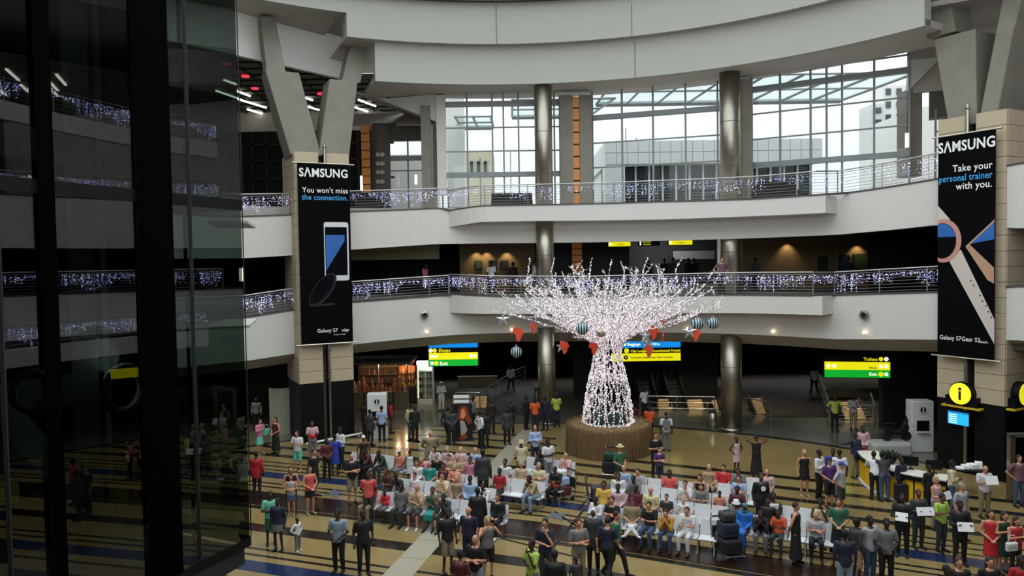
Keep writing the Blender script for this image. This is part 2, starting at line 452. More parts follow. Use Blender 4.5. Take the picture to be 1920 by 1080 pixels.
def fairy(pts, w, d, dens, strong=False):
    mb = MB(); L_ = sum((b-a).length for a, b in zip(pts, pts[1:])); rnd = random.Random(len(pts)*7+int(L_*10))
    acc = 0; phase = rnd.random()*6
    for a, b in zip(pts, pts[1:]):
        seg = (b-a).length; k = int(seg*21*dens+rnd.random())
        for j in range(k):
            q = a.lerp(b, rnd.random()); acc_ = acc+seg*.5
            env = .42+.2*math.sin(acc_*1.3+phase)+.12*math.sin(acc_*3.7)
            ln = max(.12, env*(.5+.8*rnd.random()))
            top = q+Vector((rnd.uniform(-.03, .03), rnd.uniform(-.06, .03), .86))
            mb.tube(top, top-Vector((0, 0, ln)), .002, n=3, mi=3, caps=False)
            m_ = max(2, int(ln/.085))
            for i in range(m_):
                if rnd.random() < .8:
                    pp = top+Vector((rnd.uniform(-.04, .04), rnd.uniform(-.04, .04), -ln*(i+rnd.random())/m_))
                    octa(mb, pp, rnd.choice((.009, .011, .014, .018)), rnd.choice((0, 0, 1, 1, 2)))
        acc += seg
    o = mb.build('fairy_lights', [M_G1, M_G2, M_G3, M_WIRE] if strong else [M_F1, M_F2, M_F3, M_WIRE]); stuff(o)
    tag(o, 'curtain of blue-white fairy lights on the %s floor railing, %s' % (w, d), 'fairy lights')
for L in (1, 2):
    for i, (pts, w, d) in enumerate(LP[L]):
        fairy([p-Vector((math.sin(0), .05, 0)) for p in pts], w, d, 1.25 if L == 1 else (.6 if i in (2, 3) else 1.0), i == 4)

# ---- upper rings
th_a = th_of(703, 19.8, 110)[0]; th_b = th_of(1733, 19.8, 50)[0]; th_n = th_of(650, 19.4, 40)[0]
z1 = EYE+9.1; z2 = EYE+11.05; z3 = EYE+13.12; z4 = EYE+12.2
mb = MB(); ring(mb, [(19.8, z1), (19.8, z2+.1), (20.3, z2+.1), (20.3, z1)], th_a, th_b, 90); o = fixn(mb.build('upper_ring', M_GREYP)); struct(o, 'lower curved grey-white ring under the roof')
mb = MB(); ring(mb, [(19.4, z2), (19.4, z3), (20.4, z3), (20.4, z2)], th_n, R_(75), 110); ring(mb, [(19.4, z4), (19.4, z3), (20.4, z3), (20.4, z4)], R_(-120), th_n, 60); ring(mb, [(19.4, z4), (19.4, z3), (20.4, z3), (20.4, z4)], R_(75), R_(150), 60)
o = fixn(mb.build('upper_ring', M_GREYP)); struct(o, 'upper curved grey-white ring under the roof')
mb = MB(); ring(mb, [(19.1, z3), (19.1, z3+.25), (20.4, z3+.25), (20.4, z3)], -PI, PI, 96); struct(fixn(mb.build('roof_kerb', M_KERB)))
# thin vertical joints in the rings
for px, y0, y1, R in [(1184, 5, 76, 19.39), (1190, 80, 155, 19.79), (930, 8, 84, 19.39)]:
    th, Y = th_of(px, R, y0); a = atY(px, y0, Y-.01); b = Vector((a.x, a.y, atY(px, y1, Y).z))
    MB().box((a+b)/2, (.02, .02, a.z-b.z)).build('plaster_joint', M_CONCD, bpy.data.objects['upper_ring'])
# soffit behind lower ring (between the pillars) and high soffit over the pillars
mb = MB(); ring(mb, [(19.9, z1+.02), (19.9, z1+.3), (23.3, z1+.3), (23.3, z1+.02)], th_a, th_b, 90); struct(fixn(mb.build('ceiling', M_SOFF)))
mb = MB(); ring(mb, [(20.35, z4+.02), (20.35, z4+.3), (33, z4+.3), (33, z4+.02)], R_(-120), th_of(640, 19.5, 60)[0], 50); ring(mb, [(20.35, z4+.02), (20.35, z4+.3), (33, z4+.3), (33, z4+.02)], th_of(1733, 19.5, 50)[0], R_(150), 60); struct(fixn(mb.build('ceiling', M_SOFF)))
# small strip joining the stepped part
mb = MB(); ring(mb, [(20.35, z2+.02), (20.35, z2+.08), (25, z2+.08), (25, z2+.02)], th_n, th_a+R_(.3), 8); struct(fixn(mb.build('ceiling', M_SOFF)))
# roof
mb = MB(); N = 96
st = []
for i in range(N+1):
    th = 2*PI*i/N; d = Vector((math.sin(th), math.cos(th), 0)); t = 99
    if d.x > 1e-6: t = min(t, 46/d.x)
    if d.x < -1e-6: t = min(t, -42/d.x)
    if d.y > 1e-6: t = min(t, (43.2-CY)/d.y)
    for nx_, ny_, c_ in ((.42, .907, 40.6), (.375, .927, 40.5)):
        if d.x > 0 and d.x*nx_+d.y*ny_ > 1e-6: t = min(t, (c_-CY*ny_)/(d.x*nx_+d.y*ny_))
    if d.y < -1e-6: t = min(t, (-12-CY)/d.y)
    c = Vector((CX, CY, 0))
    st.append([polar(th, 20.2, z3+.25), polar(th, 20.2, z3+.5), c+d*t+Vector((0, 0, z3+.5)), c+d*t+Vector((0, 0, z3+.25))])
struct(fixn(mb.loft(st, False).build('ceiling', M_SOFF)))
sk = thing('skylight', 'round glazed skylight with dark radial beams above the hall', 'skylight', (CX, CY, z3+.25)); 
for i in range(24):
    th = 2*PI*i/24; d = Vector((math.sin(th), math.cos(th), 0)); th2 = 2*PI*(i+1)/24; d2 = Vector((math.sin(th2), math.cos(th2), 0))
    MB().tube(d*19.2+Vector((0, 0, .1)), d*1+Vector((0, 0, 3.1)), .09, n=4).build('beam', M_KERB, sk)
    MB().add([d*19.2+Vector((0, 0, .15)), d2*19.2+Vector((0, 0, .15)), d2*.9+Vector((0, 0, 3.2)), d*.9+Vector((0, 0, 3.2))], [(0, 1, 2, 3)]).build('pane', G_CLEAR, sk)
mb = MB(); mb.lathe([(1.2, 3), (1.2, 3.3)], 16); mb.build('hub', M_KERB, sk)

# ---- wall panels beside the pillars (white, high up), left and right
M_PANEL = mat('white_panel', '#f2f0ec', .8, noise=.02)
def wall_seg(name, a, b, z0, z1_, th=.25, m=M_PANEL, parent=None):
    a = Vector((a[0], a[1], 0)); b = Vector((b[0], b[1], 0)); d = (b-a).normalized(); n_ = Vector((-d.y, d.x, 0))*th
    return fixn(MB().loft([[a+Vector((0, 0, z)), b+Vector((0, 0, z)), b+n_+Vector((0, 0, z)), a+n_+Vector((0, 0, z))] for z in (z0, z1_)]).build(name, m, parent))
struct(wall_seg('wall_high_left', (-26, 20.9), (-8.7, 42.5), EYE+10.15, EYE+12.4))
struct(wall_seg('wall_high_right', (19.0, 33.9), (24, 27), EYE+10.2, EYE+12.4))
# dark gridded ceiling with tube lamps on the second level, left and right
lineY = lambda x: 20.9+(x+26)*(21.6/17.3)+.5
mb = MB(); mb.loft([[Vector((x, y, z)) for x, y in ((-40, 12), (-33, 12), (-26, 21.4), (-8.9, 43), (-6.4, 43), (-6.4, 54), (-40, 54))] for z in (EYE+10.55, EYE+10.65)]); struct(fixn(mb.build('ceiling', M_CEILD)))
mb = MB(); mb.loft([[Vector((x, y, z)) for x, y in ((19.5, 34.2), (24.5, 27), (26, 0), (45, 0), (45, 25), (20, 34.4))] for z in (EYE+10.55, EYE+10.65)]); struct(fixn(mb.build('ceiling', M_CEILD)))
gr = bpy.data.objects.new('ceiling_grid', None); COL.objects.link(gr); struct(gr, 'dark ceiling bars over the second floor, left')
for i in range(25):
    x = -38+i*1.25; y0 = max(12.5, lineY(x)); MB().box((x, (y0+54)/2, EYE+10.5), (.06, 54-y0, .1)).build('ceiling_bar', M_DARK, gr)
for i in range(30):
    y = 15+i*1.3; x1 = min(-6.5, -26+(y-21.4)*(17.3/21.6)-.4); MB().box(((-39+x1)/2, y, EYE+10.5), (x1+39, .06, .1)).build('ceiling_bar', M_DARK, gr)
i = 0
for (x0, y0, x1, y1) in [(445, 171, 469, 180), (447, 186, 499, 202), (464, 205, 502, 216), (572, 183, 586, 188), (577, 200, 601, 207), (662, 200, 689, 209), (672, 187, 704, 199),
                         (405, 170, 445, 184), (512, 160, 530, 167), (420, 150, 443, 158)]:
    a = atZ(x0, y0, EYE+10.42); b = atZ(x1, y1, EYE+10.42); 
    o = MB().tube(a, b, .06, n=6).build('tube_lamp', M_TUBE); i += 1
    tag(o, 'white tube lamp in dark ceiling, %s the concrete arms, %s' % ('left of' if x0 < 520 else ('between' if x0 < 640 else 'right of'), ('nearest the lift glass', 'longest one', 'lowest of its cluster', 'upper one', 'lower one', 'farther one', 'nearer one', 'behind the lift glass', 'half hidden by the arm', 'at the glass edge')[i-1]), 'lamp', 'tube lamps in the dark ceiling')
for px, py in [(460, 143), (478, 166), (601, 176), (473, 218), (425, 120)]:
    a = atZ(px, py, EYE+10.4)
    o = MB().lathe([(.22, -.04), (.22, .04)], 12, a).build('red_lamp', M_RED)
    tag(o, 'small red ceiling light in the dark ceiling, %s' % {460: 'uppermost left of the concrete arms', 478: 'middle one left of the concrete arms', 601: 'between the concrete arms', 473: 'lowest left of the concrete arms', 425: 'behind the lift glass'}[px], 'lamp', 'red ceiling lights')
# more of the same to the right, seen only in the lift glass
for k in range(60):
    rr = random.Random(k); x = 27+rr.random()*14; y = 3+rr.random()*21
    o = MB().box((x, y, EYE+10.48), (2.6, .12, .09), .5).build('tube_lamp', M_TUBE)
    tag(o, 'white tube lamp in the right-hand second-floor ceiling, mirrored in the lift glass', 'lamp', 'tube lamps reflected in the lift glass')
# bulkheads that carry the window bay
def beam4(pts, z0, z1_, m, name='bulkhead'):
    return struct(fixn(MB().loft([[Vector((x, y, z)) for x, y in pts] for z in (z0, z1_)]).build(name, m)))
beam4([(-30, 52.6), (-8.9, 52.6), (-8.9, 53.2), (-30, 53.2)], EYE+9.2, EYE+10.6, M_SOFF)
struct(MB().box((-24, 48, z3+.4), (37, 12, .25)).build('ceiling', M_SOFF))
struct(wall_seg('wall_back_right', (24.2, 32.9), (46, 25), 11.4, z3+.4))
struct(wall_seg('wall_above_right', (18.45, 35.5), (24.3, 32.9), 16.1, z3+.4, m=M_SOFF))
struct(MB().box((26, 27, z3+.45), (17, 18, .2)).build('ceiling', M_SOFF))
struct(fixn(MB().loft([[Vector((x, y, z)) for x, y in ((16.9, 31.5), (24, 27), (24.3, 32.9), (18.45, 35.5))] for z in (18.7, 18.9)]).build('ceiling', M_SOFF)))
def slabpts(name, pts, m, off=(0, .25, .05)):
    a = [atY(*p) for p in pts]; return struct(fixn(MB().loft([a, [q+Vector(off) for q in a]]).build(name, m)))
slabpts('bulkhead', [(712, 186, 42.1), (819, 176, 41.55), (819, 228, 41.55)], M_WHITE)
slabpts('bulkhead', [(1708, 112, 35.2), (1765, 108, 34.6), (1703, 170, 35.2)], M_WHITE)
slabpts('sloping_soffit', [(667, 176, 42.4), (716, 184, 42.1), (819, 229, 41.6), (762, 215, 47)], M_SOFF, (0, .02, .12))
slabpts('sloping_soffit', [(762, 215, 47), (819, 229, 41.6), (806, 236, 43), (657, 236, 48.5), (657, 217, 48.8)], M_SOFF, (0, .02, .12))
# ================================================================== window bays
def window_bay(idx, A, B, vpx, hpx, label, floorz=11.55, topz=z1+.1, trans=None):
    """A,B plan ends; vpx: pixel columns of the mullions; hpx: (pixel row at A end, pixel row at B end) of the transoms"""
    w = bpy.data.objects.new('window_%d' % idx, None); COL.objects.link(w); struct(w, label)
    a = Vector((A[0], A[1], 0)); b = Vector((B[0], B[1], 0)); d = (b-a).normalized(); n_ = Vector((d.y, -d.x, 0)); Lw = (b-a).length
    rz = math.atan2(d.y, d.x)
    us = sorted([0.0]+[max(0, min(Lw, (onplane(px, 300, a, n_)-a).dot(d))) for px in vpx]+[Lw])
    pa = 960+FPX*a.x/a.y; 
    zs = [(onplane(x0, y0, a, n_).z+onplane(x1, y1, a, n_).z)/2 for x0, y0, x1, y1 in hpx]
    zs = sorted([floorz]+zs+[topz])
    for u in us:
        p = a+d*u; MB().box((p.x, p.y, (floorz+topz)/2), (.09, .14, topz-floorz), rz).build('mullion', M_MULL, w)
    for k, z in enumerate(zs):
        c = (a+b)/2; big = trans is not None and k in trans
        MB().box((c.x, c.y, z), (Lw, .3 if big else .1, .26 if big else .07), rz).build('transom', M_MULL, w)
    for i in range(len(us)-1):
        for k in range(len(zs)-1):
            if us[i+1]-us[i] < .15: continue
            c = a+d*(us[i]+us[i+1])/2
            MB().box((c.x, c.y, (zs[k]+zs[k+1])/2), (us[i+1]-us[i]-.06, .02, zs[k+1]-zs[k]-.05), rz).build('pane', G_WIN, w)
    return w
HY = [(840, 194, 1000, 192), (838, 245, 1003, 236), (838, 288, 1003, 280)]
window_bay(1, (-3.7, 41.6), (4.5, 41.6), [877, 924, 945, 973, 1040], [(838, 197, 1003, 193), (838, 244, 1003, 234.5), (838, 287, 1003, 280), (838, 331, 1003, 324)], 'tall glazed window bay left of the left steel column', trans=(1, 4))
window_bay(2, (4.5, 41.6), (12.3, 38.9), [1167, 1225, 1286, 1346], [(1110, 220, 1345, 205), (1110, 268, 1345, 254.5), (1110, 314, 1345, 303)], 'tall glazed window bay between the two steel columns', trans=(3,))
window_bay(3, (12.3, 38.9), (18.4, 35.2), [1410, 1463, 1520, 1550, 1579, 1639], [(1411, 165, 1694, 137), (1411, 207, 1694, 191.5), (1411, 257, 1694, 241), (1411, 309, 1694, 291)], 'tall glazed window bay right of the right steel column', trans=(1, 4))
window_bay(4, (-7.6, 45.5), (-4.6, 45.5), [765], [(728, 297, 803, 297), (728, 320, 803, 320)], 'small window behind the left end of the balcony', topz=atY(760, 262, 45.5).z, trans=(2,))
window_bay(5, (19.6, 35.2), (24, 33), [], [(1727, 247, 1775, 247), (1727, 278, 1775, 275)], 'small window behind the right banner', topz=atY(1750, 203, 35).z)
struct(MB().box((-6, 45.5, atY(760, 248, 45.5).z), (4.2, .6, 1.0)).build('wall_beam_left', M_CONCD))
struct(MB().box((22, 34.4, atY(1750, 186, 34.4).z), (5.5, .8, 1.35), -.46).build('wall_beam_right', M_CONCD))
# piers and return walls
def pxwall(name, px0, px1, yt, yb, Y, m, depth=.5, label=None, kind='structure', parent=None):
    a = atY(px0, (yt+yb)/2, Y).x; b = atY(px1, (yt+yb)/2, Y).x; xm = (px0+px1)/2
    zt = atY(xm, yt, Y).z; zb = atY(xm, yb, Y).z
    o = MB().box(((a+b)/2, Y+depth/2, (zt+zb)/2), (b-a, depth, zt-zb)).build(name, m, parent)
    if kind: struct(o, label)
    return o
pxwall('wall_return_left', 819, 836, 178, 365, 41.4, M_WHITE, .6)
struct(MB().box((-4.55, 43.2, 14.3), (.5, 3.6, 5.6)).build('wall_side_left', M_CONC))
pxwall('pier', 802, 821, 230, 362, 43, M_CONC, .8, 'concrete pier left of the window bays')
pxwall('pier', 1700, 1729, 168, 330, 35.4, M_CONC, .9, 'concrete pier right of the window bays')
pxwall('pier', 1050, 1075, 178, 384, 40.9, M_CONC, .7, 'broad concrete pier behind the left steel column')
pxwall('pier', 1087, 1110, 178, 384, 40.9, M_CONC, .7, 'broad concrete pier right of the lit wooden strip')
pxwall('pier', 1390, 1411, 148, 372, 38.3, M_CONC, .7, 'concrete pier behind the right steel column')
M_AMB = mat('amber_glow_strip', '#c07830', .5, emit='#8a5020', estr=.12)  # glow in the material stands in for lamplight on the timber
# lit timber strip between the piers: blocks one above another
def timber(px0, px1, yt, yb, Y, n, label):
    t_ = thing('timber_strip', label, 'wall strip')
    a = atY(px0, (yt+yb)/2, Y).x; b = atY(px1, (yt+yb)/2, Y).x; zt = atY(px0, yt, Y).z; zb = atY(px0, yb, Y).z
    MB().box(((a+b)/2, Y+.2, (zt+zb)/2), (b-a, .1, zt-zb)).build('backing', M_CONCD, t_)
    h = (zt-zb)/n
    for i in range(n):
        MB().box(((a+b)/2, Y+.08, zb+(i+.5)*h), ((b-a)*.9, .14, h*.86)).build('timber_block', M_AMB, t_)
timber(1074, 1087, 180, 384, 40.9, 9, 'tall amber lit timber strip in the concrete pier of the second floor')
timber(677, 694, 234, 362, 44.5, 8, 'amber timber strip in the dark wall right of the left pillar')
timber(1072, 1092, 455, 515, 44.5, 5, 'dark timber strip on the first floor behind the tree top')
# dark window wall at far left
struct(MB().box((-25.5, 53.1, 14.8), (33.2, .4, 6.9)).build('wall_dark_left', M_BLACKM))
dw = thing('dark_glazing', 'black gridded glazing behind the left pillar', 'glazing')
for px in (456, 474, 500, 536, 620, 655, 672, 696):
    x = atY(px, 300, 52.7).x; MB().box((x, 52.7, 14.5), (.14, .16, 6.2)).build('mullion', M_DARK, dw)
for py in (270, 300, 335):
    z = atY(560, py, 52.7).z; MB().box((-16.5, 52.7, z), (17, .16, .14)).build('transom', M_DARK, dw)
# porthole wall
pw = thing('porthole_wall', 'curved concrete wall with eight round portholes on the second floor', 'wall panel')
xa = atY(695, 300, 44.5).x; xb = atY(729, 300, 44.5).x; zt = atY(710, 234, 44.5).z; zb = 11.4
st = []
for i in range(9):
    f = i/8; x = xa+(xb-xa)*f; y = 44.5+.35*(1-math.sin(PI*f)); st.append([Vector((x, y, zb)), Vector((x, y+.3, zb)), Vector((x, y+.3, zt)), Vector((x, y, zt))])
fixn(MB().loft(st).build('panel', M_CONCD, pw))
for py in (290, 307, 323, 341):
    for px in (709, 717):
        p = atY(px, py, 44.45)
        MB().tube(p+Vector((0, -.05, 0)), p+Vector((0, .12, 0)), .13, n=12).build('porthole', M_STEEL, pw)
# wall lamps
for px, y0, y1, Y, w in [(547, 343, 366, 37.5, 'on the left edge of the left pillar'), (678, 330, 358, 44.2, 'beside the lit timber strip'), (780, 328, 345, 42.9, 'in front of the small window'), (1701, 250, 276, 35.2, 'on the concrete pier right of the windows'),
                         (452, 503, 527, 30, 'at the corner of the dark lift glass')]:
    a = atY(px, y0, Y); b = atY(px, y1, Y)
    t_ = thing('wall_lamp', 'slim upright glowing wall lamp %s' % w, 'lamp', b)
    MB().tube((0, 0, 0), (0, 0, a.z-b.z), .07, n=8).build('tube', M_LITW, t_)
    MB().box((0, .1, (a.z-b.z)/2), (.12, .06, (a.z-b.z)+.1)).build('back_plate', M_STEEL, t_)
# ---- back walls of first floor
def fwall(name, px0, px1, yt, yb, Y, m, depth=.3):
    a = atY(px0, 500, Y).x; b = atY(px1, 500, Y).x
    return struct(MB().box(((a+b)/2, Y+depth/2, 8.7), (b-a, depth, 3.78)).build(name, m))
struct(MB().box((-29, 47.6, 8.7), (26, .3, 3.78)).build('wall_first_outer_left', M_BLACKM))
struct(MB().box((31, 38.2, 8.7), (26, .3, 3.78)).build('wall_first_outer_right', M_BLACKM))
l = bpy.data.lights.new('passage_fill', 'AREA'); l.energy = 140; l.size = 3; l.color = (.95, .98, 1)  # fill light added to lift the dark passage
o = bpy.data.objects.new('passage_fill', l); COL.objects.link(o); o.location = (10, 49, 10.4)
M_OLIVE = mat('brown_wall', '#6e5c3e', .7, noise=.12, scale=1)
fwall('wall_first_back_left', 455, 880, 468, 560, 47.5, M_BLACKM, .4)
pxwall('beam_first_floor', 655, 823, 452, 487, 43.2, mat('olive_beam', '#8c8560', .7), .3)
fwall('wall_first_left', 862, 1003, 458, 555, 44.6, M_OLIVE, .3)
fwall('wall_first_mid', 1003, 1180, 455, 560, 45.2, M_DARK, .3)
fwall('wall_first_passage', 1180, 1345, 455, 560, 52, mat('passage_wall', '#3a3a38', .7), .3)
fwall('wall_first_right', 1392, 1655, 438, 560, 42, M_OLIVE, .3)
fwall('wall_first_far_right', 1655, 1800, 420, 560, 38, M_BLACKM, .3)
for px, Y, dy in [(893, 44.6, 468), (950, 44.6, 468), (1480, 42, 452), (1612, 42, 455), (912, 44.6, 468)]:
    p = atY(px, dy, Y-.35)
    l = bpy.data.lights.new('wall_spot', 'SPOT'); l.energy = 60; l.color = (1, .72, .4); l.spot_size = R_(95); l.spot_blend = .8; l.shadow_soft_size = .05
    o = bpy.data.objects.new('wall_spot', l); COL.objects.link(o); o.location = p; o.rotation_euler = (R_(18), 0, 0)
ar = 0
for px, py, w, h, m, lab in [(897, 497, 14, 17, mat('picture_green', '#24402a', .6), 'small green picture, leftmost of three on the brown wall'), (924, 497, 16, 18, mat('picture_dark', '#1c1c1c', .6), 'dark picture, middle of three on the brown wall'), (946, 497, 14, 17, mat('picture_dark', '#1c1c1c', .6), 'dark picture, rightmost of three beside the left steel column'),
                       (1543, 494, 18, 26, mat('picture_dark', '#1c1c1c', .6), 'tall dark picture on the right brown wall'), (1583, 492, 20, 28, mat('picture_blue', '#20264a', .6), 'blue-black picture on the right brown wall'), (1614, 491, 30, 30, mat('picture_leaf', '#233a1c', .6, noise=.5, scale=8), 'dark green picture under the right amber wall light')]:
    Y = 44.56 if px < 1000 else 41.96; p = atY(px, py, Y); s = Y/FPX
    t_ = thing('picture', lab, 'picture', p)
    MB().box((0, 0, 0), (w*s, .06, h*s)).build('frame', M_BLACKM, t_)
    MB().box((0, -.05, 0), (w*s*.82, .03, h*s*.84)).build('canvas', m, t_)
# second floor lower wall clutter seen through the rail: benches/tables of a terrace
for px, w in [(960, 75), (1440, 80), (705, 60)]:
    p = atY(px, 395, 42.5 if px < 1200 else 38.5)
    t_ = thing('sofa', 'dark low sofa on the second floor behind the railing, %s' % {960: 'left of the left steel column', 1440: 'right of the right steel column', 705: 'near the left pillar'}[px], 'sofa', (p.x, p.y-1.2, 11.45))
    s = p.y/FPX*w
    bev(MB().box((0, 0, .22), (s, .8, .44)).build('seat', M_DARK, t_), .05); bev(MB().box((0, .3, .5), (s, .2, .75)).build('backrest', M_DARK, t_), .05)
# hanging signs of the first floor
def lightbox(px0, px1, y0, y1, Y, bands, name, label, tilt=0, texts=(), icons=()):
    a = atY(px0, (y0+y1)/2, Y); b = atY(px1, (y0+y1)/2, Y+tilt); xm = (px0+px1)/2; Ym = Y+tilt/2
    zt = atY(xm, y0, Ym).z; zb = atY(xm, y1, Ym).z; w = (Vector((b.x, b.y, 0))-Vector((a.x, a.y, 0))).length; h = zt-zb
    t_ = thing(name, label, 'sign', ((a.x+b.x)/2, Ym, zb), math.atan2(tilt, b.x-a.x))
    MB().box((0, .09, h/2), (w+.06, .16, h+.06)).build('housing', M_BLACKM, t_)
    z = h; s = h/sum(k for k, m in bands); bl = []
    bandat = lambda zz: next((o for z_, o in bl if zz >= z_), bl[-1][1])
    for k, m in bands:
        bo = MB().box((0, -.005, z-k*s/2), (w, .03, k*s-.01)).build('lit_band', m, t_); bl.append((z-k*s, bo)); z -= k*s
    for u in (-.4, .4): MB().tube((u*w, .09, h), (u*w, .09, h+1.6), .025, n=6).build('hanger', M_DARK, t_)
    for (tx, u, v, size, m, al) in texts:
        lettering(tx, frame((u*w, -.022, v*h), (1, 0, 0), (0, 0, 1)), m, bandat(v*h+size*h*.3), size*h, .003, .004*h, al)
    for (u, v, r, m, ch, m2) in icons:
        o = MB().tube((u*w, -.02, v*h), (u*w, -.034, v*h), r*h, n=18).build('icon_disc', m, bandat(v*h))
        if ch: lettering(ch, frame((u*w, -.036, (v-r*.42)*h), (1, 0, 0), (0, 0, 1)), m2, bandat(v*h), r*h*1.3, .002, 0)
    return t_
lightbox(1141, 1182, 453, 462, 41.5, [(1, M_SYEL)], 'hanging_sign', 'small yellow hanging sign on the first floor, left of two', texts=[('Gates', -.1, .3, .55, M_SDK, 'LEFT')], icons=[(-.43, .5, .3, M_SWHITE, '', None)])
lightbox(1254, 1298, 450, 459, 41.5, [(1, M_SYEL)], 'hanging_sign', 'small yellow hanging sign on the first floor, right of two', texts=[('Gates', -.1, .3, .55, M_SDK, 'LEFT')], icons=[(-.43, .5, .3, M_SWHITE, '', None)])
lightbox(1198, 1236, 451, 460, 43.5, [(1, M_BLACKM)], 'hanging_sign', 'small black sign with two yellow lines between the yellow signs', texts=[('Domestic', -.3, .6, .4, M_SYEL, 'LEFT'), ('Transfers', -.3, .1, .4, M_SYEL, 'LEFT')], icons=[(-.43, .7, .2, M_SWHITE, '', None), (-.43, .25, .2, M_SWHITE, '', None)])
lightbox(1262, 1340, 470, 486, 51, [(1, mat('shop_front', '#8f8f8c', .6))], 'shop_fascia', 'pale shop front panel at the far end of the first floor passage')
# steel columns
def column(px, w, ytop, Y, lab):
    x = atY(px, 480, Y).x; r = w/2*Y/FPX
    t_ = thing('steel_column', lab, 'column', (x, Y, 0))
    prof = [(r*1.12, 0), (r*1.12, .12), (r, .13)]
    MB().lathe([(r*1.15, 0), (r*1.15, .1), (r*1.05, .16)], 32).build('base_ring', M_STEEL, t_, True)
    ks = [0.1, 3.2, 4.95]
    MB().lathe([(r, .1), (r, 5.1)], 32).build('shaft', M_COLM, t_, True)
    MB().lathe([(r, 6.8), (r, 11.0)], 32).build('shaft', M_COLM, t_, True)
    MB().lathe([(r, 11.4), (r, z1+.2)], 32).build('shaft', M_COLM, t_, True)
    for z in (3.2, 8.9, 13.1, 15.3): MB().lathe([(r*1.006, z-.015), (r*1.006, z+.015)], 32).build('joint_ring', M_KERB, t_)
column(1022, 33, 163, 39.9, 'left brushed steel column behind the lit tree')
column(1370, 38, 135, 37.8, 'right brushed steel column right of the lit tree')
# ================================================================== exterior
M_EXT = mat('pale_cladding', '#c8caca', .8, noise=.05, scale=.2)
M_EXTW = mat('pale_render', '#dcdbd6', .8, noise=.05, scale=.2)
def ext_box(name, px0, px1, yt, yb, Y, depth, m, label, cat='building'):
    a = atY(px0, yt, Y); b = atY(px1, yt, Y); zt = atY((px0+px1)/2, yt, Y).z; zb = atY((px0+px1)/2, yb, Y).z; zl = zb if name == 'terminal_building' else 3.1
    t_ = thing(name, label, cat, ((a.x+b.x)/2, Y, 0))
    MB().box((0, depth/2, (zt+zl)/2), (b.x-a.x, depth, zt-zl)).build('wall', m, t_)
    if zl == zb: MB().box((0, depth/2+3, (zb+3.1)/2), (b.x-a.x-.4, depth-4, zb-3.1)).build('lower_wall', M_EXT, t_)
    return t_, b.x-a.x, zt, zb
t_, w, zt, zb = ext_box('terminal_building', 1135, 1542, 262, 306, 66, 12, M_EXT, 'flat-roofed pale panelled building seen through the windows')
# panels
nx = 20; pw_ = w/nx
for i in range(nx):
    for k in range(2):
        hh = (zt-zb)/2
        MB().box((-w/2+(i+.5)*pw_, -.04, zb+(k+.5)*hh), (pw_-.06, .08, hh-.06)).build('panel', M_EXT, t_)
a = atY(1170, 320, 66).x; b = atY(1530, 320, 66).x; z0_ = atY(1300, 392, 66).z; cx_ = t_.location.x
MB().box(((a+b)/2-cx_, 2, (zb+z0_)/2), (b-a, 1, zb-z0_)).build('recess', M_DARK, t_)
M_DGL = mat('dark_blue_glass', '#2c3a44', .15, noise=.1)
for i in range(14):
    x = a+(b-a)*(i+.5)/14-cx_
    MB().box((x, 1.4, zb-(zb-z0_)*.35), ((b-a)/14*.8, .1, (zb-z0_)*.62)).build('window_pane', M_DGL, t_)
    MB().box((x+(b-a)/28, 1.2, (zb+z0_)/2), (.14, .3, zb-z0_)).build('fin', M_EXTW, t_)
x0 = atY(1135, 340, 66).x-cx_; x1 = atY(1172, 340, 66).x-cx_
MB().box(((x0+x1)/2, 1, (zb+z0_)/2), (x1-x0, 2, zb-z0_)).build('side_wall', M_EXT, t_)
t_, w, zt, zb = ext_box('hotel_block', 1655, 1705, 160, 330, 95, 3, M_EXTW, 'pale hotel block with balconies outside the right window')
for k in range(7):
    for u in (-.3, .1):
        MB().box((u*w, -.1, zb+(zt-zb)*(k+.5)/7), (w*.18, .15, (zt-zb)/7*.5)).build('window_pane', M_DGL, t_)
t_, w, zt, zb = ext_box('hotel_wing', 1632, 1658, 196, 330, 92, 3, M_EXT, 'lower pale wing left of the hotel block')
for k in range(6): MB().box((0, -.1, zb+(zt-zb)*(k+.5)/6), (w*.5, .15, (zt-zb)/6*.45)).build('window_pane', M_DGL, t_)
t_, w, zt, zb = ext_box('side_building', 866, 925, 285, 360, 70, 5, mat('sand_render', '#c9c2aa', .8), 'sand-coloured building outside the left window')
for k in range(3): MB().box((-w*.2+k*w*.22, -.1, zb+(zt-zb)*.6), (w*.1, .15, 1.2)).build('window_pane', M_DGL, t_)
t_, w, zt, zb = ext_box('white_annex', 836, 868, 150, 370, 60, 1.5, M_EXTW, 'white annex wall directly outside the left window')
t_, w, zt, zb = ext_box('small_annex', 728, 806, 290, 372, 58, 8, M_EXTW, 'pale low building outside the small left window')
t_, w, zt, zb = ext_box('small_annex', 1725, 1780, 200, 330, 60, 8, M_EXTW, 'pale block outside the small window by the right banner')
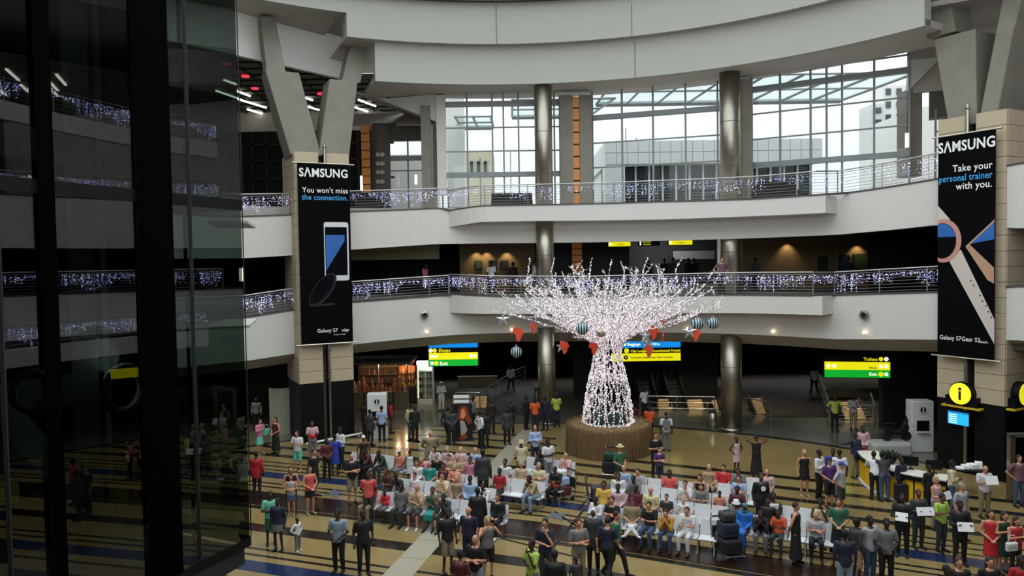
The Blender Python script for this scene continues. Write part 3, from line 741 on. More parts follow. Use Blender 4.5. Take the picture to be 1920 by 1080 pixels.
# glass canopies outside
def canopy(px0, px1, yb, yt, Y0, Y1, label, nbay):
    a = atY(px0, yb, Y0); b = atY(px1, yb, Y0); c = atY(px1, yt, Y1)
    t_ = thing('glass_canopy', label, 'canopy'); zf = a.z; dz = c.z-a.z
    x0_, x1_ = a.x, b.x
    mk = lambda u, v: Vector((x0_+(x1_-x0_)*u, Y0+(Y1-Y0)*v, zf+dz*v))
    for i in range(nbay+1): MB().tube(mk(i/nbay, 0), mk(i/nbay, 1), .1, n=4).build('rib', M_MULL, t_)
    for k in range(3): MB().tube(mk(0, k/2), mk(1, k/2), .07 if k else .2, n=4).build('purlin', M_MULL, t_)
    g = glass('frosted_canopy', (.72, .79, .78), .02, fres=False)
    for i in range(nbay):
        for k in range(2):
            MB().add([mk((i+.02)/nbay, k/2+.01), mk((i+.98)/nbay, k/2+.01), mk((i+.98)/nbay, (k+1)/2-.01), mk((i+.02)/nbay, (k+1)/2-.01)], [(0, 1, 2, 3)]).build('pane', g, t_)
canopy(1118, 1575, 196, 138, 58, 47, 'long glass canopy outside the middle and right windows', 8)
canopy(960, 1105, 220, 185, 66, 50, 'glass canopy outside the left window', 3)
canopy(866, 925, 240, 218, 64, 56, 'grey roof edge of the annex outside the left window', 2)
for px, y0, y1, Y in [(1173, 240, 285, 75), (1193, 258, 285, 75), (957, 285, 330, 75), (900, 296, 330, 70)]:
    a = atY(px, y0, Y); b = atY(px, y1, Y); b.z = 3.1
    o = MB().tube(b, a, .08, .05, 6).build('mast', M_MULL); tag(o, 'thin mast outside, %s' % {1173: 'left of two above the panelled building', 1193: 'right of two above the panelled building', 957: 'in the left window', 900: 'above the sand-coloured building'}[px], 'mast')
struct(MB().box((0, 110, 3), (260, 110, .2)).build('ground_outside', mat('pale_paving', '#8f8d88', .8)))
# ================================================================== pillars with V arms, banners
class Loc:
    def __init__(s, M, t, n): s.M = Vector((M[0], M[1], 0)); s.t = Vector((*t, 0)).normalized(); s.n = Vector((*n, 0)).normalized(); s.rz = math.atan2(s.t.y, s.t.x)
    def p(s, u, v, z): return s.M+s.t*u-s.n*v+Vector((0, 0, z))
    def u_of(s, px, py, v=0):
        q = onplane(px, py, s.M-s.n*v, s.n); return (q-s.M).dot(s.t), q.z
PL = Loc((-9.1, 36.95), (.885, .466), (.466, -.885)); PR = Loc((17.85, 29.55), (.484, -.875), (-.875, -.484))
def pillar(P, lab, w, dep, gap, zblack, ztop, arms):
    t_ = thing('pillar', lab, 'pillar', (P.M.x, P.M.y, 0))
    O = Vector((P.M.x, P.M.y, 0)); loc = lambda u, v, z: P.p(u, v, z)-O
    bx = lambda u, v, z, su, sv, sz, name, m: MB().box(loc(u, v, z), (su, sv, sz), P.rz).build(name, m, t_)
    for s in (-1, 1):
        pw_ = (w-gap)/2; u = s*(gap/2+pw_/2)
        bx(u, dep/2, zblack/2, pw_, dep, zblack, 'black_base', M_BLACK)
        bx(u, dep/2+.03, (zblack+ztop)/2, pw_-.06, dep-.06, ztop-zblack, 'core', M_CONCD)
        n = round((ztop-zblack)/.58); h = (ztop-zblack)/n
        for k in range(n):
            z = zblack+(k+.5)*h
            bx(u, .0, z, pw_-.005, .06, h-.018, 'stone_slab', M_STONE)
            for j in range(3):
                bx(s*(w/2), .03+dep*(j+.5)/3, z, .06, dep/3-.018, h-.018, 'stone_slab', M_STONE)
    bx(0, 1.2, ztop/2, gap+.1, .5, ztop, 'recess', M_CONC)
    for rings in arms:
        o = fixn(MB().loft([[q-O for q in r] for r in rings]).build('concrete_arm', M_CONC, t_)); bev(o, .05)
    return t_
def arm(P, secs):
    """secs: (pxL, pxR, py, v0, v1)"""
    out = []
    for a, b, y, v0, v1 in secs:
        ua, za = P.u_of(a, y, v0); ub, zb_ = P.u_of(b, y, v0); z = (za+zb_)/2
        out.append([P.p(ua, v0, z), P.p(ub, v0, z), P.p(ub-.05, v1, z), P.p(ua+.05, v1, z)])
    return out
zsL = atY(600, 728, 36.9).z; 
armsL = [arm(PL, [(545, 603, 292, .15, 1.9), (497, 561, 133, .5, 2.0)]), arm(PL, [(500, 537, 137, .7, 1.8), (488, 516, 30, 1.6, 2.8)]),
         arm(PL, [(598, 655, 292, .15, 1.9), (618, 671, 150, .5, 2.0)]), arm(PL, [(641, 676, 154, .7, 1.8), (663, 694, 66, 1.4, 2.6)])]
pillar(PL, 'tall pillar left of the tree, beige stone on black base, concrete V arms', 2.62, 2.7, .36, 2.85, 14.0, armsL)
armsR = [arm(PR, [(1779, 1831, 236, .15, 1.9), (1750, 1829, 64, .4, 2.2)]), arm(PR, [(1738, 1792, 66, .6, 2.0), (1712, 1768, -50, 1.4, 3.0)]),
         arm(PR, [(1832, 1866, 236, .15, 2.1), (1866, 1900, 60, .4, 2.4), (1890, 1935, -60, 1.2, 3.2)])]
pillar(PR, 'tall pillar at the right, beige stone on black base, concrete V arms', 2.6, 3.6, .36, 2.85, 14.0, armsR)
def pole(P, lab, u):
    t_ = thing('banner_pole', lab, 'pole'); MB().tube(P.p(u, -.12, .1), P.p(u, -.12, 14.4), .07, n=12).build('tube', M_STEEL, t_)
    for z in (3.3, 4.4, 14.2): MB().tube(P.p(u, -.12, z), P.p(u, -.12, z+.05), .09, n=12).build('clamp', M_KERB, t_)
pole(PL, 'grey steel pole in the groove of the left pillar', .1); pole(PR, 'shiny steel pole in the groove of the right pillar', -.1)
def banner(P, pts, lab):
    """pts: px of the four corners TL TR BL BR"""
    v = -.32; q = [onplane(x, y, P.M-P.n*v, P.n) for x, y in pts]
    u0 = ((q[0]-P.M).dot(P.t)+(q[2]-P.M).dot(P.t))/2; u1 = ((q[1]-P.M).dot(P.t)+(q[3]-P.M).dot(P.t))/2
    zt = (q[0].z+q[1].z)/2; zb = (q[2].z+q[3].z)/2; w = u1-u0; h = zt-zb
    o = P.p(u0, v, zb); t_ = thing('banner', lab, 'banner', P.p((u0+u1)/2, v, zb))
    T = Matrix.Translation(-t_.location)
    M = T@frame(o, P.t, (0, 0, 1))
    mb = MB(); prism(mb, [(0, 0), (w, 0), (w, h), (0, h)], M@Matrix.Translation((0, 0, -.02)), .03); mb.build('cloth', mat('banner_black', '#040405', .9, noise=.1, spec=.1), t_)
    for z in (h+.02, -.04):
        a = M@Vector((-.25, z, .0)); b = M@Vector((w+.25, z, 0)); MB().tube(a, b, .035, n=8).build('rod', M_STEEL, t_)
    for u, z in ((.25*w, h+.02), (.75*w, h+.02), (.25*w, -.04), (.75*w, -.04)):
        MB().tube(M@Vector((u, z, 0)), M@Vector((u, z, -.33)), .025, n=6).build('bracket', M_STEEL, t_)
    return t_, M, w, h
def flat(t_, M, pts, m, z, name, th=.004):
    mb = MB(); prism(mb, pts, M@Matrix.Translation((0, 0, z)), th); o = mb.build(name, m, t_); fixn(o); return o
def rrect(x0, y0, x1, y1, r, n=5):
    out = []
    for cx, cy, a0 in ((x1-r, y1-r, 0), (x0+r, y1-r, 90), (x0+r, y0+r, 180), (x1-r, y0+r, 270)):
        for i in range(n+1): a = R_(a0+90*i/n); out.append((cx+r*math.cos(a), cy+r*math.sin(a)))
    return out
def xf(pts, ang, cx, cy, sx=1, sy=1):
    c, s = math.cos(ang), math.sin(ang); return [(cx+c*x*sx-s*y*sy, cy+s*x*sx+c*y*sy) for x, y in pts]
t_, M, w, h = banner(PL, [(557, 305), (654.5, 310), (565.5, 646), (662, 640)], 'long black phone banner on the left pillar, white phone and charger')
PX = w/97.0   # metres per pixel
def T(s, u, v, size, m, al='CENTER', off=0, sx=1, ang=0):
    lettering(s, M@Matrix.Translation((u, v, .012))@Matrix.Rotation(ang, 4, 'Z'), m, t_, size, .003, off, al, sx)
T('S\u039bMSUNG', w*.5, h-.62, .56, M_WT, 'CENTER', .014, .88)
T("You won't miss", w*.965, h-1.38, .36, M_WT, 'RIGHT', .004, .92); T('the connection.', w*.965, h-1.72, .36, M_BT, 'RIGHT', .004, .92)
T('Galaxy S7', w*.30, .52, .25, M_WT, 'LEFT', .003, .95); T('edge', w*.78, .52, .2, M_WT, 'LEFT', .002, .9); T('always on edge', w*.62, .36, .09, M_WT, 'LEFT')
M_SILV = mat('print_silver', '#c9cdd2', .5); M_PBLUE = mat('print_blue', '#2560ac', .7, noise=.2, scale=1); M_PDK = mat('print_navy', '#04060c', .9, spec=.1)
M_PG = mat('print_grey', '#2c2e34', .8, spec=.1); M_PG2 = mat('print_dark_grey', '#0c0d10', .9, spec=.1)
x0, y1_ = w*.475, h-2.78; x1, y0_ = w*.955, y1_-2.83
flat(t_, M, rrect(x0, y0_, x1, y1_, .1), M_SILV, .010, 'printed_phone'); flat(t_, M, rrect(x0+.05, y0_+.26, x1-.08, y1_-.24, .02), M_PDK, .015, 'printed_screen')
flat(t_, M, [(x0+.08, y0_+.5), (x0+.08, y1_-.62), (x1-.2, y1_-.62), (x1-.2, y1_-.9)], M_PBLUE, .02, 'printed_wallpaper')
el = [(math.cos(2*PI*i/28), math.sin(2*PI*i/28)) for i in range(28)]
flat(t_, M, xf(el, .9, w*.43, y0_-.42, .95, .42), M_PG, .022, 'printed_charger'); flat(t_, M, xf(el, .9, w*.415, y0_-.40, .86, .35), M_PG2, .027, 'printed_charger_face')
flat(t_, M, xf(el, .9, w*.40, y0_-.38, .62, .24), M_PDK, .032, 'printed_charger_centre')
flat(t_, M, [(w*.1, y0_-1.17), (w*.62, y0_-1.07), (w*.66, y0_-1.17), (w*.3, y0_-1.22)], M_PG, .012, 'printed_foot')
t_, M, w, h = banner(PR, [(1760, 259), (1867, 241.5), (1757.5, 664), (1864.5, 675)], 'long black phone and watch banner on the right pillar, pink watch')
T('S\u039bMSUNG', w*.5, h-.62, .56, M_WT, 'CENTER', .014, .82)
T('Take your', w*.95, h-1.42, .38, M_WT, 'RIGHT', .004, .9); T('personal trainer', w*.95, h-1.78, .36, M_BT, 'RIGHT', .004, .82); T('with you.', w*.95, h-2.12, .38, M_WT, 'RIGHT', .004, .9)
T('Galaxy S7', w*.04, .62, .24, M_WT, 'LEFT', .003, .85); T('Gear S2', w*.44, .62, .24, M_WT, 'LEFT', .003, .85); T('classic', w*.74, .6, .15, M_WT, 'LEFT', .001, .85)
M_STRAP = mat('print_strap', '#c9bdb6', .6); M_ROSE = mat('print_rose', '#c08a80', .5); M_GOLD = mat('print_gold', '#b39076', .5)
sy = h/430.
Y_ = lambda py: h-(py-258)*sy*1.0
flat(t_, M, [(0, Y_(392)), (w*.22, Y_(420)), (w*.20, Y_(440)), (0, Y_(430))], M_STRAP, .010, 'printed_strap')
flat(t_, M, [(w*.2, Y_(500)), (w*.42, Y_(480)), (w*1.0, Y_(612)), (w*1.0, Y_(658))], M_STRAP, .010, 'printed_strap')
c_ = [(x, y) for x, y in xf(el, 0, w*.10, Y_(462), w*.33, .86)]
clipx0 = lambda pts: [(max(0.002, x), y) for x, y in pts]
flat(t_, M, clipx0(c_), M_ROSE, .016, 'printed_watch_case'); flat(t_, M, clipx0(xf(el, 0, w*.08, Y_(462), w*.26, .70)), M_PDK, .021, 'printed_watch_face')
flat(t_, M, clipx0([p for p in xf(el, 0, w*.08, Y_(462), w*.255, .68) if p[1] > Y_(462)]), M_PBLUE, .026, 'printed_watch_picture')
flat(t_, M, [(w*.5, Y_(474)), (w*.99, Y_(425)), (w*.99, Y_(545)), (w*.88, Y_(538))], M_GOLD, .010, 'printed_phone'); flat(t_, M, [(w*.58, Y_(471)), (w*.99, Y_(430)), (w*.99, Y_(515))], M_PDK, .015, 'printed_screen')
flat(t_, M, [(w*.6, Y_(469)), (w*.99, Y_(431)), (w*.99, Y_(462))], M_PBLUE, .02, 'printed_wallpaper')
for i, (a, b) in enumerate([(.60, 540), (.65, 549), (.76, 568), (.8, 578), (.86, 587), (.9, 598), (.95, 608)]):
    flat(t_, M, xf(el[::4], 0, w*a, Y_(b), .028, .035), M_PDK, .016, 'printed_hole')
# ================================================================== GROUND LEVEL BACKDROP
def gbox(name, px0, px1, yt, Y, depth, m, zb=0.0, kind='structure', label=None, parent=None):
    a = atY(px0, yt, Y); b = atY(px1, yt, Y); zt = atY((px0+px1)/2, yt, Y).z
    o = MB().box(((a.x+b.x)/2, Y+depth/2, (zt+zb)/2), (b.x-a.x, depth, zt-zb)).build(name, m, parent)
    if kind: struct(o, label)
    return o
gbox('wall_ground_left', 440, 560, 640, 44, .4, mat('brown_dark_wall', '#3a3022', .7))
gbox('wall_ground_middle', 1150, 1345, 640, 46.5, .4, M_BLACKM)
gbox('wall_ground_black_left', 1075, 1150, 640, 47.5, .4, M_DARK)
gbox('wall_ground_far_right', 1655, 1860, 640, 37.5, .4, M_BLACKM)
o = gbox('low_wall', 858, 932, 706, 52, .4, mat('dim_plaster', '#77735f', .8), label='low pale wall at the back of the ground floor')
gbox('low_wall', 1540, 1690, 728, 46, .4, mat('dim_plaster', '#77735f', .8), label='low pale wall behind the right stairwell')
MB().box((-.4, 51, .02), (5.2, 17, .02)).build('brown_carpet', mat('brown_carpet', '#2e1f18', .6), fl)
MB().box((17.2, 49, .02), (7.0, 17, .02)).build('brown_carpet', mat('brown_carpet', '#2e1f18', .6), fl)
# ceiling lamps giving pools of light on the grey floor
for dn, (x, y) in enumerate([(14.2, 44), (17, 39.2), (-4, 45), (-7, 39.5), (9, 43), (-14, 38), (20, 42)]):
    t_ = thing('downlight', 'small round ground-floor downlight, %s' % ('above the right brown walkway', 'above the open grey floor at right', 'behind the left steel column', 'above the poster stand', 'behind the reed drum', 'behind the left pillar', 'behind the help desk')[dn], 'lamp', (x, y, 4.93), group='ground floor downlights')
    MB().lathe([(.14, -.03), (.14, .05)], 12).build('lens', M_SPOT, t_)
    l = bpy.data.lights.new('downlight_lamp', 'SPOT'); l.energy = 330; l.color = (1, .95, .75); l.spot_size = R_(80); l.spot_blend = .7; l.shadow_soft_size = .12
    o = bpy.data.objects.new('downlight_lamp', l); COL.objects.link(o); o.location = (x, y, 4.85)
# overhead signs
lightbox(804, 896, 640, 686, 42, [(12, M_SBLUE), (9, M_BLACKM), (13.5, M_SYEL), (12, M_SGRN)], 'hanging_sign', 'blue, yellow and green lit sign hanging left of the tree', texts=[('Shops', -.3, .58, .19, M_SYEL, 'LEFT'), ('International', -.22, .32, .16, M_SYEL, 'LEFT'), ('Exit', -.28, .04, .2, M_SWHITE, 'LEFT')],
         icons=[(-.46, .64, .085, M_SWHITE, '<', M_SDK), (-.38, .64, .085, M_SYEL, '', None), (-.44, .4, .07, M_SWHITE, '^', M_SDK), (-.35, .4, .07, M_SWHITE, '', None), (.36, .4, .07, M_SWHITE, 'i', M_SDK), (.44, .4, .07, M_SWHITE, '^', M_SDK), (-.44, .12, .075, M_SWHITE, '<', M_SDK), (-.35, .12, .09, M_SYEL, '', None)])
lightbox(1146, 1276, 636, 677, 43, [(16, M_SBLUE), (10, M_BLACKM), (15, M_SYEL)], 'hanging_sign', 'blue and yellow lit hotel and parking sign behind the tree trunk', texts=[('Baggage   Car Hire', -.27, .72, .18, M_SWHITE, 'LEFT'), ('City Lodge Intercontinental Hotels', -.22, .42, .15, M_SYEL, 'LEFT'), ('Domestic Departures | Bus Terminal', -.22, .13, .12, mat('sign_olive', '#b8a810', .6), 'LEFT')],
         icons=[(-.31, .78, .08, M_SWHITE, '', None), (-.38, .49, .11, M_SYEL, '', None), (-.28, .49, .11, M_SYEL, '', None), (-.4, .18, .1, M_SDK, '', None), (-.29, .18, .1, M_SDK, 'P', M_SWHITE)])
lightbox(1546, 1669, 667, 708, 38, [(11, M_BLACKM), (15, M_SYEL), (14, M_SGRN)], 'hanging_sign', 'black, yellow and green lit sign hanging at the right', tilt=-.6, texts=[('Toilets', .31, .78, .2, M_SYEL, 'RIGHT'), ('Shops', .3, .42, .13, mat('sign_olive', '#b8a810', .6), 'RIGHT'), ('Exit', .3, .1, .2, M_SWHITE, 'RIGHT')],
         icons=[(.36, .86, .095, M_SYEL, '', None), (.44, .86, .095, M_SWHITE, '>', M_SDK), (-.44, .53, .085, M_SWHITE, '^', M_SDK), (-.35, .53, .085, M_SWHITE, '', None), (.36, .53, .085, M_SWHITE, '', None), (.44, .53, .085, M_SWHITE, '>', M_SDK), (.36, .17, .11, M_SYEL, '', None), (.44, .17, .085, M_SWHITE, '>', M_SDK)])
lightbox(1674, 1682, 672, 710, 38.2, [(1, M_WT), (1, M_BLACKM), (2, M_WT)], 'narrow_panel', 'narrow grey panel right of the right hanging sign')
# ---- shop at the left back
WARM = mat('warm_goods', '#b06a38', .5, noise=.4, scale=10); WARM2 = mat('pale_goods', '#c9a07a', .5, noise=.3, scale=10); REDG = mat('red_goods', '#a02a1c', .5, noise=.3)
sh = thing('shop_kiosk', 'open gift shop kiosk with dark flat canopy behind the left pillar', 'shop', (atY(720, 720, 46).x, 46, 0))
s0 = atY(664, 720, 46).x-sh.location.x; s1 = atY(770, 720, 46).x-sh.location.x; s2 = atY(822, 720, 46).x-sh.location.x
MB().box(((s0+s1)/2, 0, 2.75), (s1-s0+.5, 3.2, .14)).build('canopy', M_CONCD, sh)
MB().box(((s0+s1)/2, -.3, 2.95), (1.8, .8, .06)).build('lit_panel', mat('dim_panel', '#8a8a84', .6), sh)
for x in (s0, (s0+s1)/2, s1): MB().tube((x, -1.4, 0), (x, -1.4, 2.7), .05, n=8).build('post', M_STEEL, sh)
for k in range(4):
    x = s0+(s1-s0)*(k+.5)/4
    bev(MB().box((x, -1.1, .5), ((s1-s0)/4*.9, .6, 1.0)).build('counter', mat('counter_brown', '#6f6048', .6), sh), .02)
MB().box(((s0+s1)/2, 1.3, 1.3), (s1-s0, .1, 2.6)).build('back_wall', mat('shop_wall', '#5a4632', .7), sh)
for z in (1.2, 1.7, 2.2): MB().box(((s0+s1)/2, 1.1, z), (s1-s0-.3, .35, .04)).build('shelf', M_STEEL, sh)
rr = random.Random(3)
NTH = ['first', 'second', 'third', 'fourth', 'fifth', 'sixth', 'seventh', 'eighth', 'ninth', 'tenth', 'eleventh', 'twelfth']
def figurine(x, y, z, h, m, lab, grp):
    mb = MB(); mb.lathe([(h*.16, 0), (h*.18, h*.05), (h*.08, h*.15), (h*.2, h*.4), (h*.12, h*.62), (h*.05, h*.7), (h*.1, h*.82), (h*.03, h)], 8)
    o = mb.build('figurine', m, None, True, (x, y, z)); tag(o, lab, 'figurine', grp)
for k in range(12):
    figurine(sh.location.x+s0+.25+(s1-s0-.5)*k/11, 44.9+rr.uniform(-.15, .15), 1.0, rr.uniform(.35, .95), rr.choice((WARM, WARM2, WARM2, WARM)), 'warm-lit carved figurine on the shop counter, %s of twelve' % NTH[k], 'figurines on the shop counter')
for zi, z in enumerate((1.22, 1.72, 2.22)):
    for k in range(9):
        figurine(sh.location.x+s0+.4+(s1-s0-.8)*k/8, 47.1, z, rr.uniform(.2, .36), rr.choice((WARM, WARM2, REDG, M_DARK)), 'small souvenir on the %s back shelf of the shop, %s from the left' % (('lowest', 'middle', 'top')[zi], NTH[k]), 'souvenirs on the shop shelves')
for x in (.2, .5, .8):
    l = bpy.data.lights.new('shop_lamp', 'POINT'); l.energy = 22; l.color = (1, .72, .42); l.shadow_soft_size = .08
    o = bpy.data.objects.new('shop_lamp', l); COL.objects.link(o); o.location = (sh.location.x+s0+(s1-s0)*x, 45.2, 2.5)
rd = thing('display_cabinet', 'brightly lit cabinet of red and orange goods under a red lit header', 'cabinet', (atY(762, 700, 46.5).x, 46.6, 0))
MB().box((0, 0, .5), (1.0, .7, 1.0)).build('base', M_DARK, rd); MB().box((0, .3, 1.6), (1.0, .05, 1.3)).build('back_panel', WARM, rd)
bev(MB().box((0, -.1, 2.62), (1.0, .5, .22)).build('header', mat('red_header', '#e01818', emit='#d8141c', estr=.8), rd), .04)
for z in (1.05, 1.45, 1.85): MB().box((0, 0, z), (.96, .6, .03)).build('shelf', M_STEEL, rd)
for zi, z in enumerate((1.07, 1.47, 1.87)):
    for k in range(5): figurine(rd.location.x-.38+k*.19, 46.45, z, rr.uniform(.2, .34), rr.choice((WARM, REDG, WARM2, M_YEL)), 'souvenir on the %s shelf of the lit cabinet, %s from the left' % (('lowest', 'middle', 'top')[zi], NTH[k]), 'goods in the lit cabinet')
l = bpy.data.lights.new('cabinet_lamp', 'POINT'); l.energy = 22; l.color = (1, .75, .45); l.shadow_soft_size = .05
o = bpy.data.objects.new('cabinet_lamp', l); COL.objects.link(o); o.location = (rd.location.x, 46.2, 2.35)
fr = thing('drinks_fridge', 'white glass-fronted drinks fridge glowing cold at the shop', 'fridge', (atY(797, 700, 46).x, 46.2, 0))
bev(MB().box((0, .3, 1.2), (.95, .1, 2.3)).build('back', M_WHITE, fr), .02)
for s in (-1, 1): MB().box((s*.47, 0, 1.2), (.05, .6, 2.3)).build('side', M_WHITE, fr)
MB().box((0, 0, .15), (.95, .6, .3)).build('base', M_WHITE, fr)
MB().box((0, -.1, 2.52), (1.0, .5, .22)).build('header', mat('cold_header', '#ffffff', emit='#e8f0f0', estr=1.0), fr)
for z in (.7, 1.15, 1.6, 2.0): MB().box((0, 0, z), (.9, .5, .02)).build('shelf', M_STEEL, fr)
MB().tube((-.42, -.28, .4), (-.42, -.28, 2.3), .025, n=6).build('light_tube', M_TUBEW, fr); MB().box((.02, -.3, 1.3), (.03, .03, 2.0)).build('door_bar', M_WT, fr)
for zi, z in enumerate((.72, 1.17, 1.62)):
    for k in range(6):
        o = MB().lathe([(.045, 0), (.05, .05), (.05, .18), (.02, .25), (.02, .3)], 8).build('bottle', mat('cold_bottle', '#9fc0bc', .3), None, True, (fr.location.x-.36+k*.145, 46.1, z))
        tag(o, 'pale bottle on the %s shelf of the glowing fridge, %s from the left' % (('lowest', 'middle', 'top')[zi], NTH[k]), 'bottle', 'bottles in the fridge')
l = bpy.data.lights.new('fridge_lamp', 'POINT'); l.energy = 12; l.color = (.8, 1, 1); l.shadow_soft_size = .05
o = bpy.data.objects.new('fridge_lamp', l); COL.objects.link(o); o.location = (fr.location.x+.1, 46.05, 2.3)

# ---- barriers and stairwells
def barrier(pts, label, h=1.0, bars=4, panel=None):
    t_ = thing('barrier', label, 'barrier', pts[0]); O = Vector(pts[0]); q = [Vector(p)-O for p in pts]
    MB().path([p+Vector((0, 0, h)) for p in q], .035, 6).build('handrail', M_RAIL, t_)
    for k in range(1, bars): MB().path([p+Vector((0, 0, h*k/bars)) for p in q], .012, 4).build('rail_bar', M_RAIL, t_)
    for a, b in zip(q, q[1:]):
        n = max(1, int((b-a).length/1.5))
        for i in range(n): p = a.lerp(b, i/n); MB().tube(p, p+Vector((0, 0, h)), .03, n=6).build('post', M_RAIL, t_)
    MB().tube(q[-1], q[-1]+Vector((0, 0, h)), .03, n=6).build('post', M_RAIL, t_)
    return t_
Z0 = lambda px, py: atZ(px, py, 0)
barrier([Z0(855, 768), Z0(900, 768)], 'low steel barrier left of the brown walkway')
barrier([Z0(900, 768), Z0(965, 722), Z0(985, 712)], 'steel handrail rising along the left edge of the brown walkway')
barrier([Z0(1200, 776), Z0(1340, 778)], 'steel barrier behind the tree at the escalators', bars=3)
barrier([Z0(1395, 780), Z0(1446, 790)], 'small steel barrier right of the right steel column', bars=7)
barrier([Z0(1533, 725), Z0(1558, 797)], 'steel handrail at the left of the right stairwell')
barrier([Z0(1558, 797), Z0(1641, 797)], 'steel barrier in front of the right lit stairwell', bars=6)
barrier([Z0(1641, 797), Z0(1632, 770)], 'short steel barrier closing the right stairwell')
M_BEI = mat('lit_beige_steps', '#d8b98a', .6)
def stair_lit(px0, px1, yt, Y, label, n=8, dark=False):
    a = atY(px0, yt, Y); b = atY(px1, yt, Y); zt = a.z
    t_ = thing('stair_flight', label, 'stairs', ((a.x+b.x)/2, Y, 0))
    for k in range(n): MB().box((0, .5-k*.12, zt*(n-k-.5)/n), (b.x-a.x, .12, zt/n*.8)).build('step', M_BEI, t_)
    for s in (-1, 1): fixn(MB().loft([[Vector((s*(b.x-a.x)/2+e, .6, 0)), Vector((s*(b.x-a.x)/2+e, -.6, 0)), Vector((s*(b.x-a.x)/2+e, -.5, zt*.3)), Vector((s*(b.x-a.x)/2+e, .6, zt*1.25))] for e in (0, s*.08)]).build('side_panel', M_DARK, t_))
    l = bpy.data.lights.new('stair_lamp', 'SPOT'); l.energy = 90; l.color = (1, .86, .6); l.shadow_soft_size = .2; l.spot_size = R_(75)
    o = bpy.data.objects.new('stair_lamp', l); COL.objects.link(o); o.location = ((a.x+b.x)/2, Y-2.2, zt+2.2); o.rotation_euler = (R_(42), 0, 0)
stair_lit(1576, 1618, 757, 40.2, 'lit beige stairs behind the right barrier')
stair_lit(1412, 1432, 750, 42.0, 'narrow lit beige stairs right of the right steel column')
stair_lit(1232, 1262, 751, 43.2, 'lit beige escalator foot behind the tree, left of three', 4)
stair_lit(1288, 1320, 752, 43.2, 'lit beige escalator foot behind the tree, middle of three', 4)
stair_lit(1337, 1348, 754, 43.0, 'lit beige escalator foot beside the right steel column', 4)
stair_lit(882, 913, 746, 44.5, 'lit beige stair flight left of the brown walkway', 5)
for px, lab in [(1225, 'left of two'), (1282, 'right of two')]:
    p = atZ(px, 776, 0)
    t_ = thing('escalator', 'dark escalator with round handrail end behind the tree, %s' % lab, 'escalator', (p.x, 44.6, 0))
    for s in (-.45, .45):
        pts = [Vector((s, -1.2, .15)), Vector((s, -1.4, .5)), Vector((s, -1.2, .9)), Vector((s, -.6, 1.0)), Vector((s, 1.4, 2.4))]
        MB().path(pts, .05, 6).build('handrail', M_BLACKM, t_)
        fixn(MB().loft([[Vector((s+e, -1.1, 0)), Vector((s+e, -1.1, .85)), Vector((s+e, 1.4, 2.3)), Vector((s+e, 1.4, 1.3))] for e in (-.03, .03)]).build('balustrade', M_DARK, t_))
    for k in range(6): MB().box((0, -.8+k*.35, .1+k*.22), (.8, .34, .2)).build('step', M_DARK, t_)
# ---- kiosks, bin, scanner, banner stand, partition
def kiosk(px, py, lab, rot=0, w=.95, h=2.25):
    p = Z0(px, py); t_ = thing('info_kiosk', lab, 'kiosk', p, rot)
    MK = mat('kiosk_white', '#cfcfcb', .45)
    bev(MB().box((0, 0, h/2), (w, .6, h)).build('cabinet', MK, t_), .04)
    bev(MB().box((0, -.31, h*.52), (w*.55, .05, .45)).build('screen', M_BLACK, t_), .01)
    MB().box((w/2+.01, 0, h*.62), (.03, .4, .9)).build('side_panel', mat('maroon_panel', '#5a1420', .5), t_)
    MB().box((0, -.36, h*.4), (w*.5, .16, .05)).build('shelf', MK, t_)
    mb = MB(); N = 20; mb.loft([[Vector((.17*math.cos(2*PI*i/N), y, h*.83+.17*math.sin(2*PI*i/N))) for i in range(N)] for y in (-.3, -.335)]); mb.build('info_disc', M_BLACKM, t_)
    lettering('i', frame((0, -.34, h*.83-.1), (1, 0, 0), (0, 0, 1)), M_WT, t_, .3, .004, .01)
    mb = MB(); mb.loft([[Vector((r*math.cos(2*PI*i/N), y, h*.83+r*math.sin(2*PI*i/N))) for i in range(N)] for r, y in ((.17, -.336), (.17, -.34), (.135, -.34), (.135, -.336))], False); mb.build('ring', M_WT, t_)
    return t_
kiosk(709, 822, 'white information kiosk with round i behind the left benches', .1)
kiosk(1724, 845, 'white information kiosk with round i behind the help desk', -.05)
p = Z0(1336, 803); t_ = thing('litter_bin', 'round steel litter bin left of the right steel column', 'bin', p)
MB().lathe([(.2, 0), (.22, .03), (.22, .78), (.2, .8)], 20).build('body', M_STEEL, t_, True); MB().lathe([(.21, .8), (.16, .9), (.05, .92)], 20).build('lid', M_DARK, t_, True)
p = Z0(1017, 792); t_ = thing('security_scanner', 'dark grey scanner cabinet beside the left steel column', 'scanner', (p.x, p.y, 0))
bev(MB().box((0, 0, 1.0), (.8, .8, 2.0)).build('cabinet', M_DARK, t_), .03); bev(MB().box((0, -.05, 2.05), (.95, .95, .25)).build('hood', M_KERB, t_), .03); MB().box((0, -.42, 1.9), (.35, .03, .05)).build('light_strip', M_WT, t_)
MB().box((-.3, -.41, 1.0), (.06, .03, 1.5)).build('edge_strip', M_STEEL, t_)
p = Z0(867, 828); t_ = thing('poster_stand', 'upright poster stand with a singer in orange on black', 'poster', p)
w_, h_ = 1.0, 1.75
MB().box((0, 0, h_/2+.05), (w_, .05, h_)).build('board', M_BLACKM, t_); MB().box((0, 0, .03), (w_+.2, .35, .06)).build('base', M_STEEL, t_)
Mp = frame((-w_/2, -.03, .05), (1, 0, 0), (0, 0, 1))
def fl2(pts, m, z, nm): mb = MB(); prism(mb, [(x*w_, y*h_) for x, y in pts], Mp@Matrix.Translation((0, 0, z)), .004); fixn(mb.build(nm, m, t_))
OR = mat('poster_orange', '#80341a', .6); OR2 = mat('poster_skin', '#d98c60', .6)
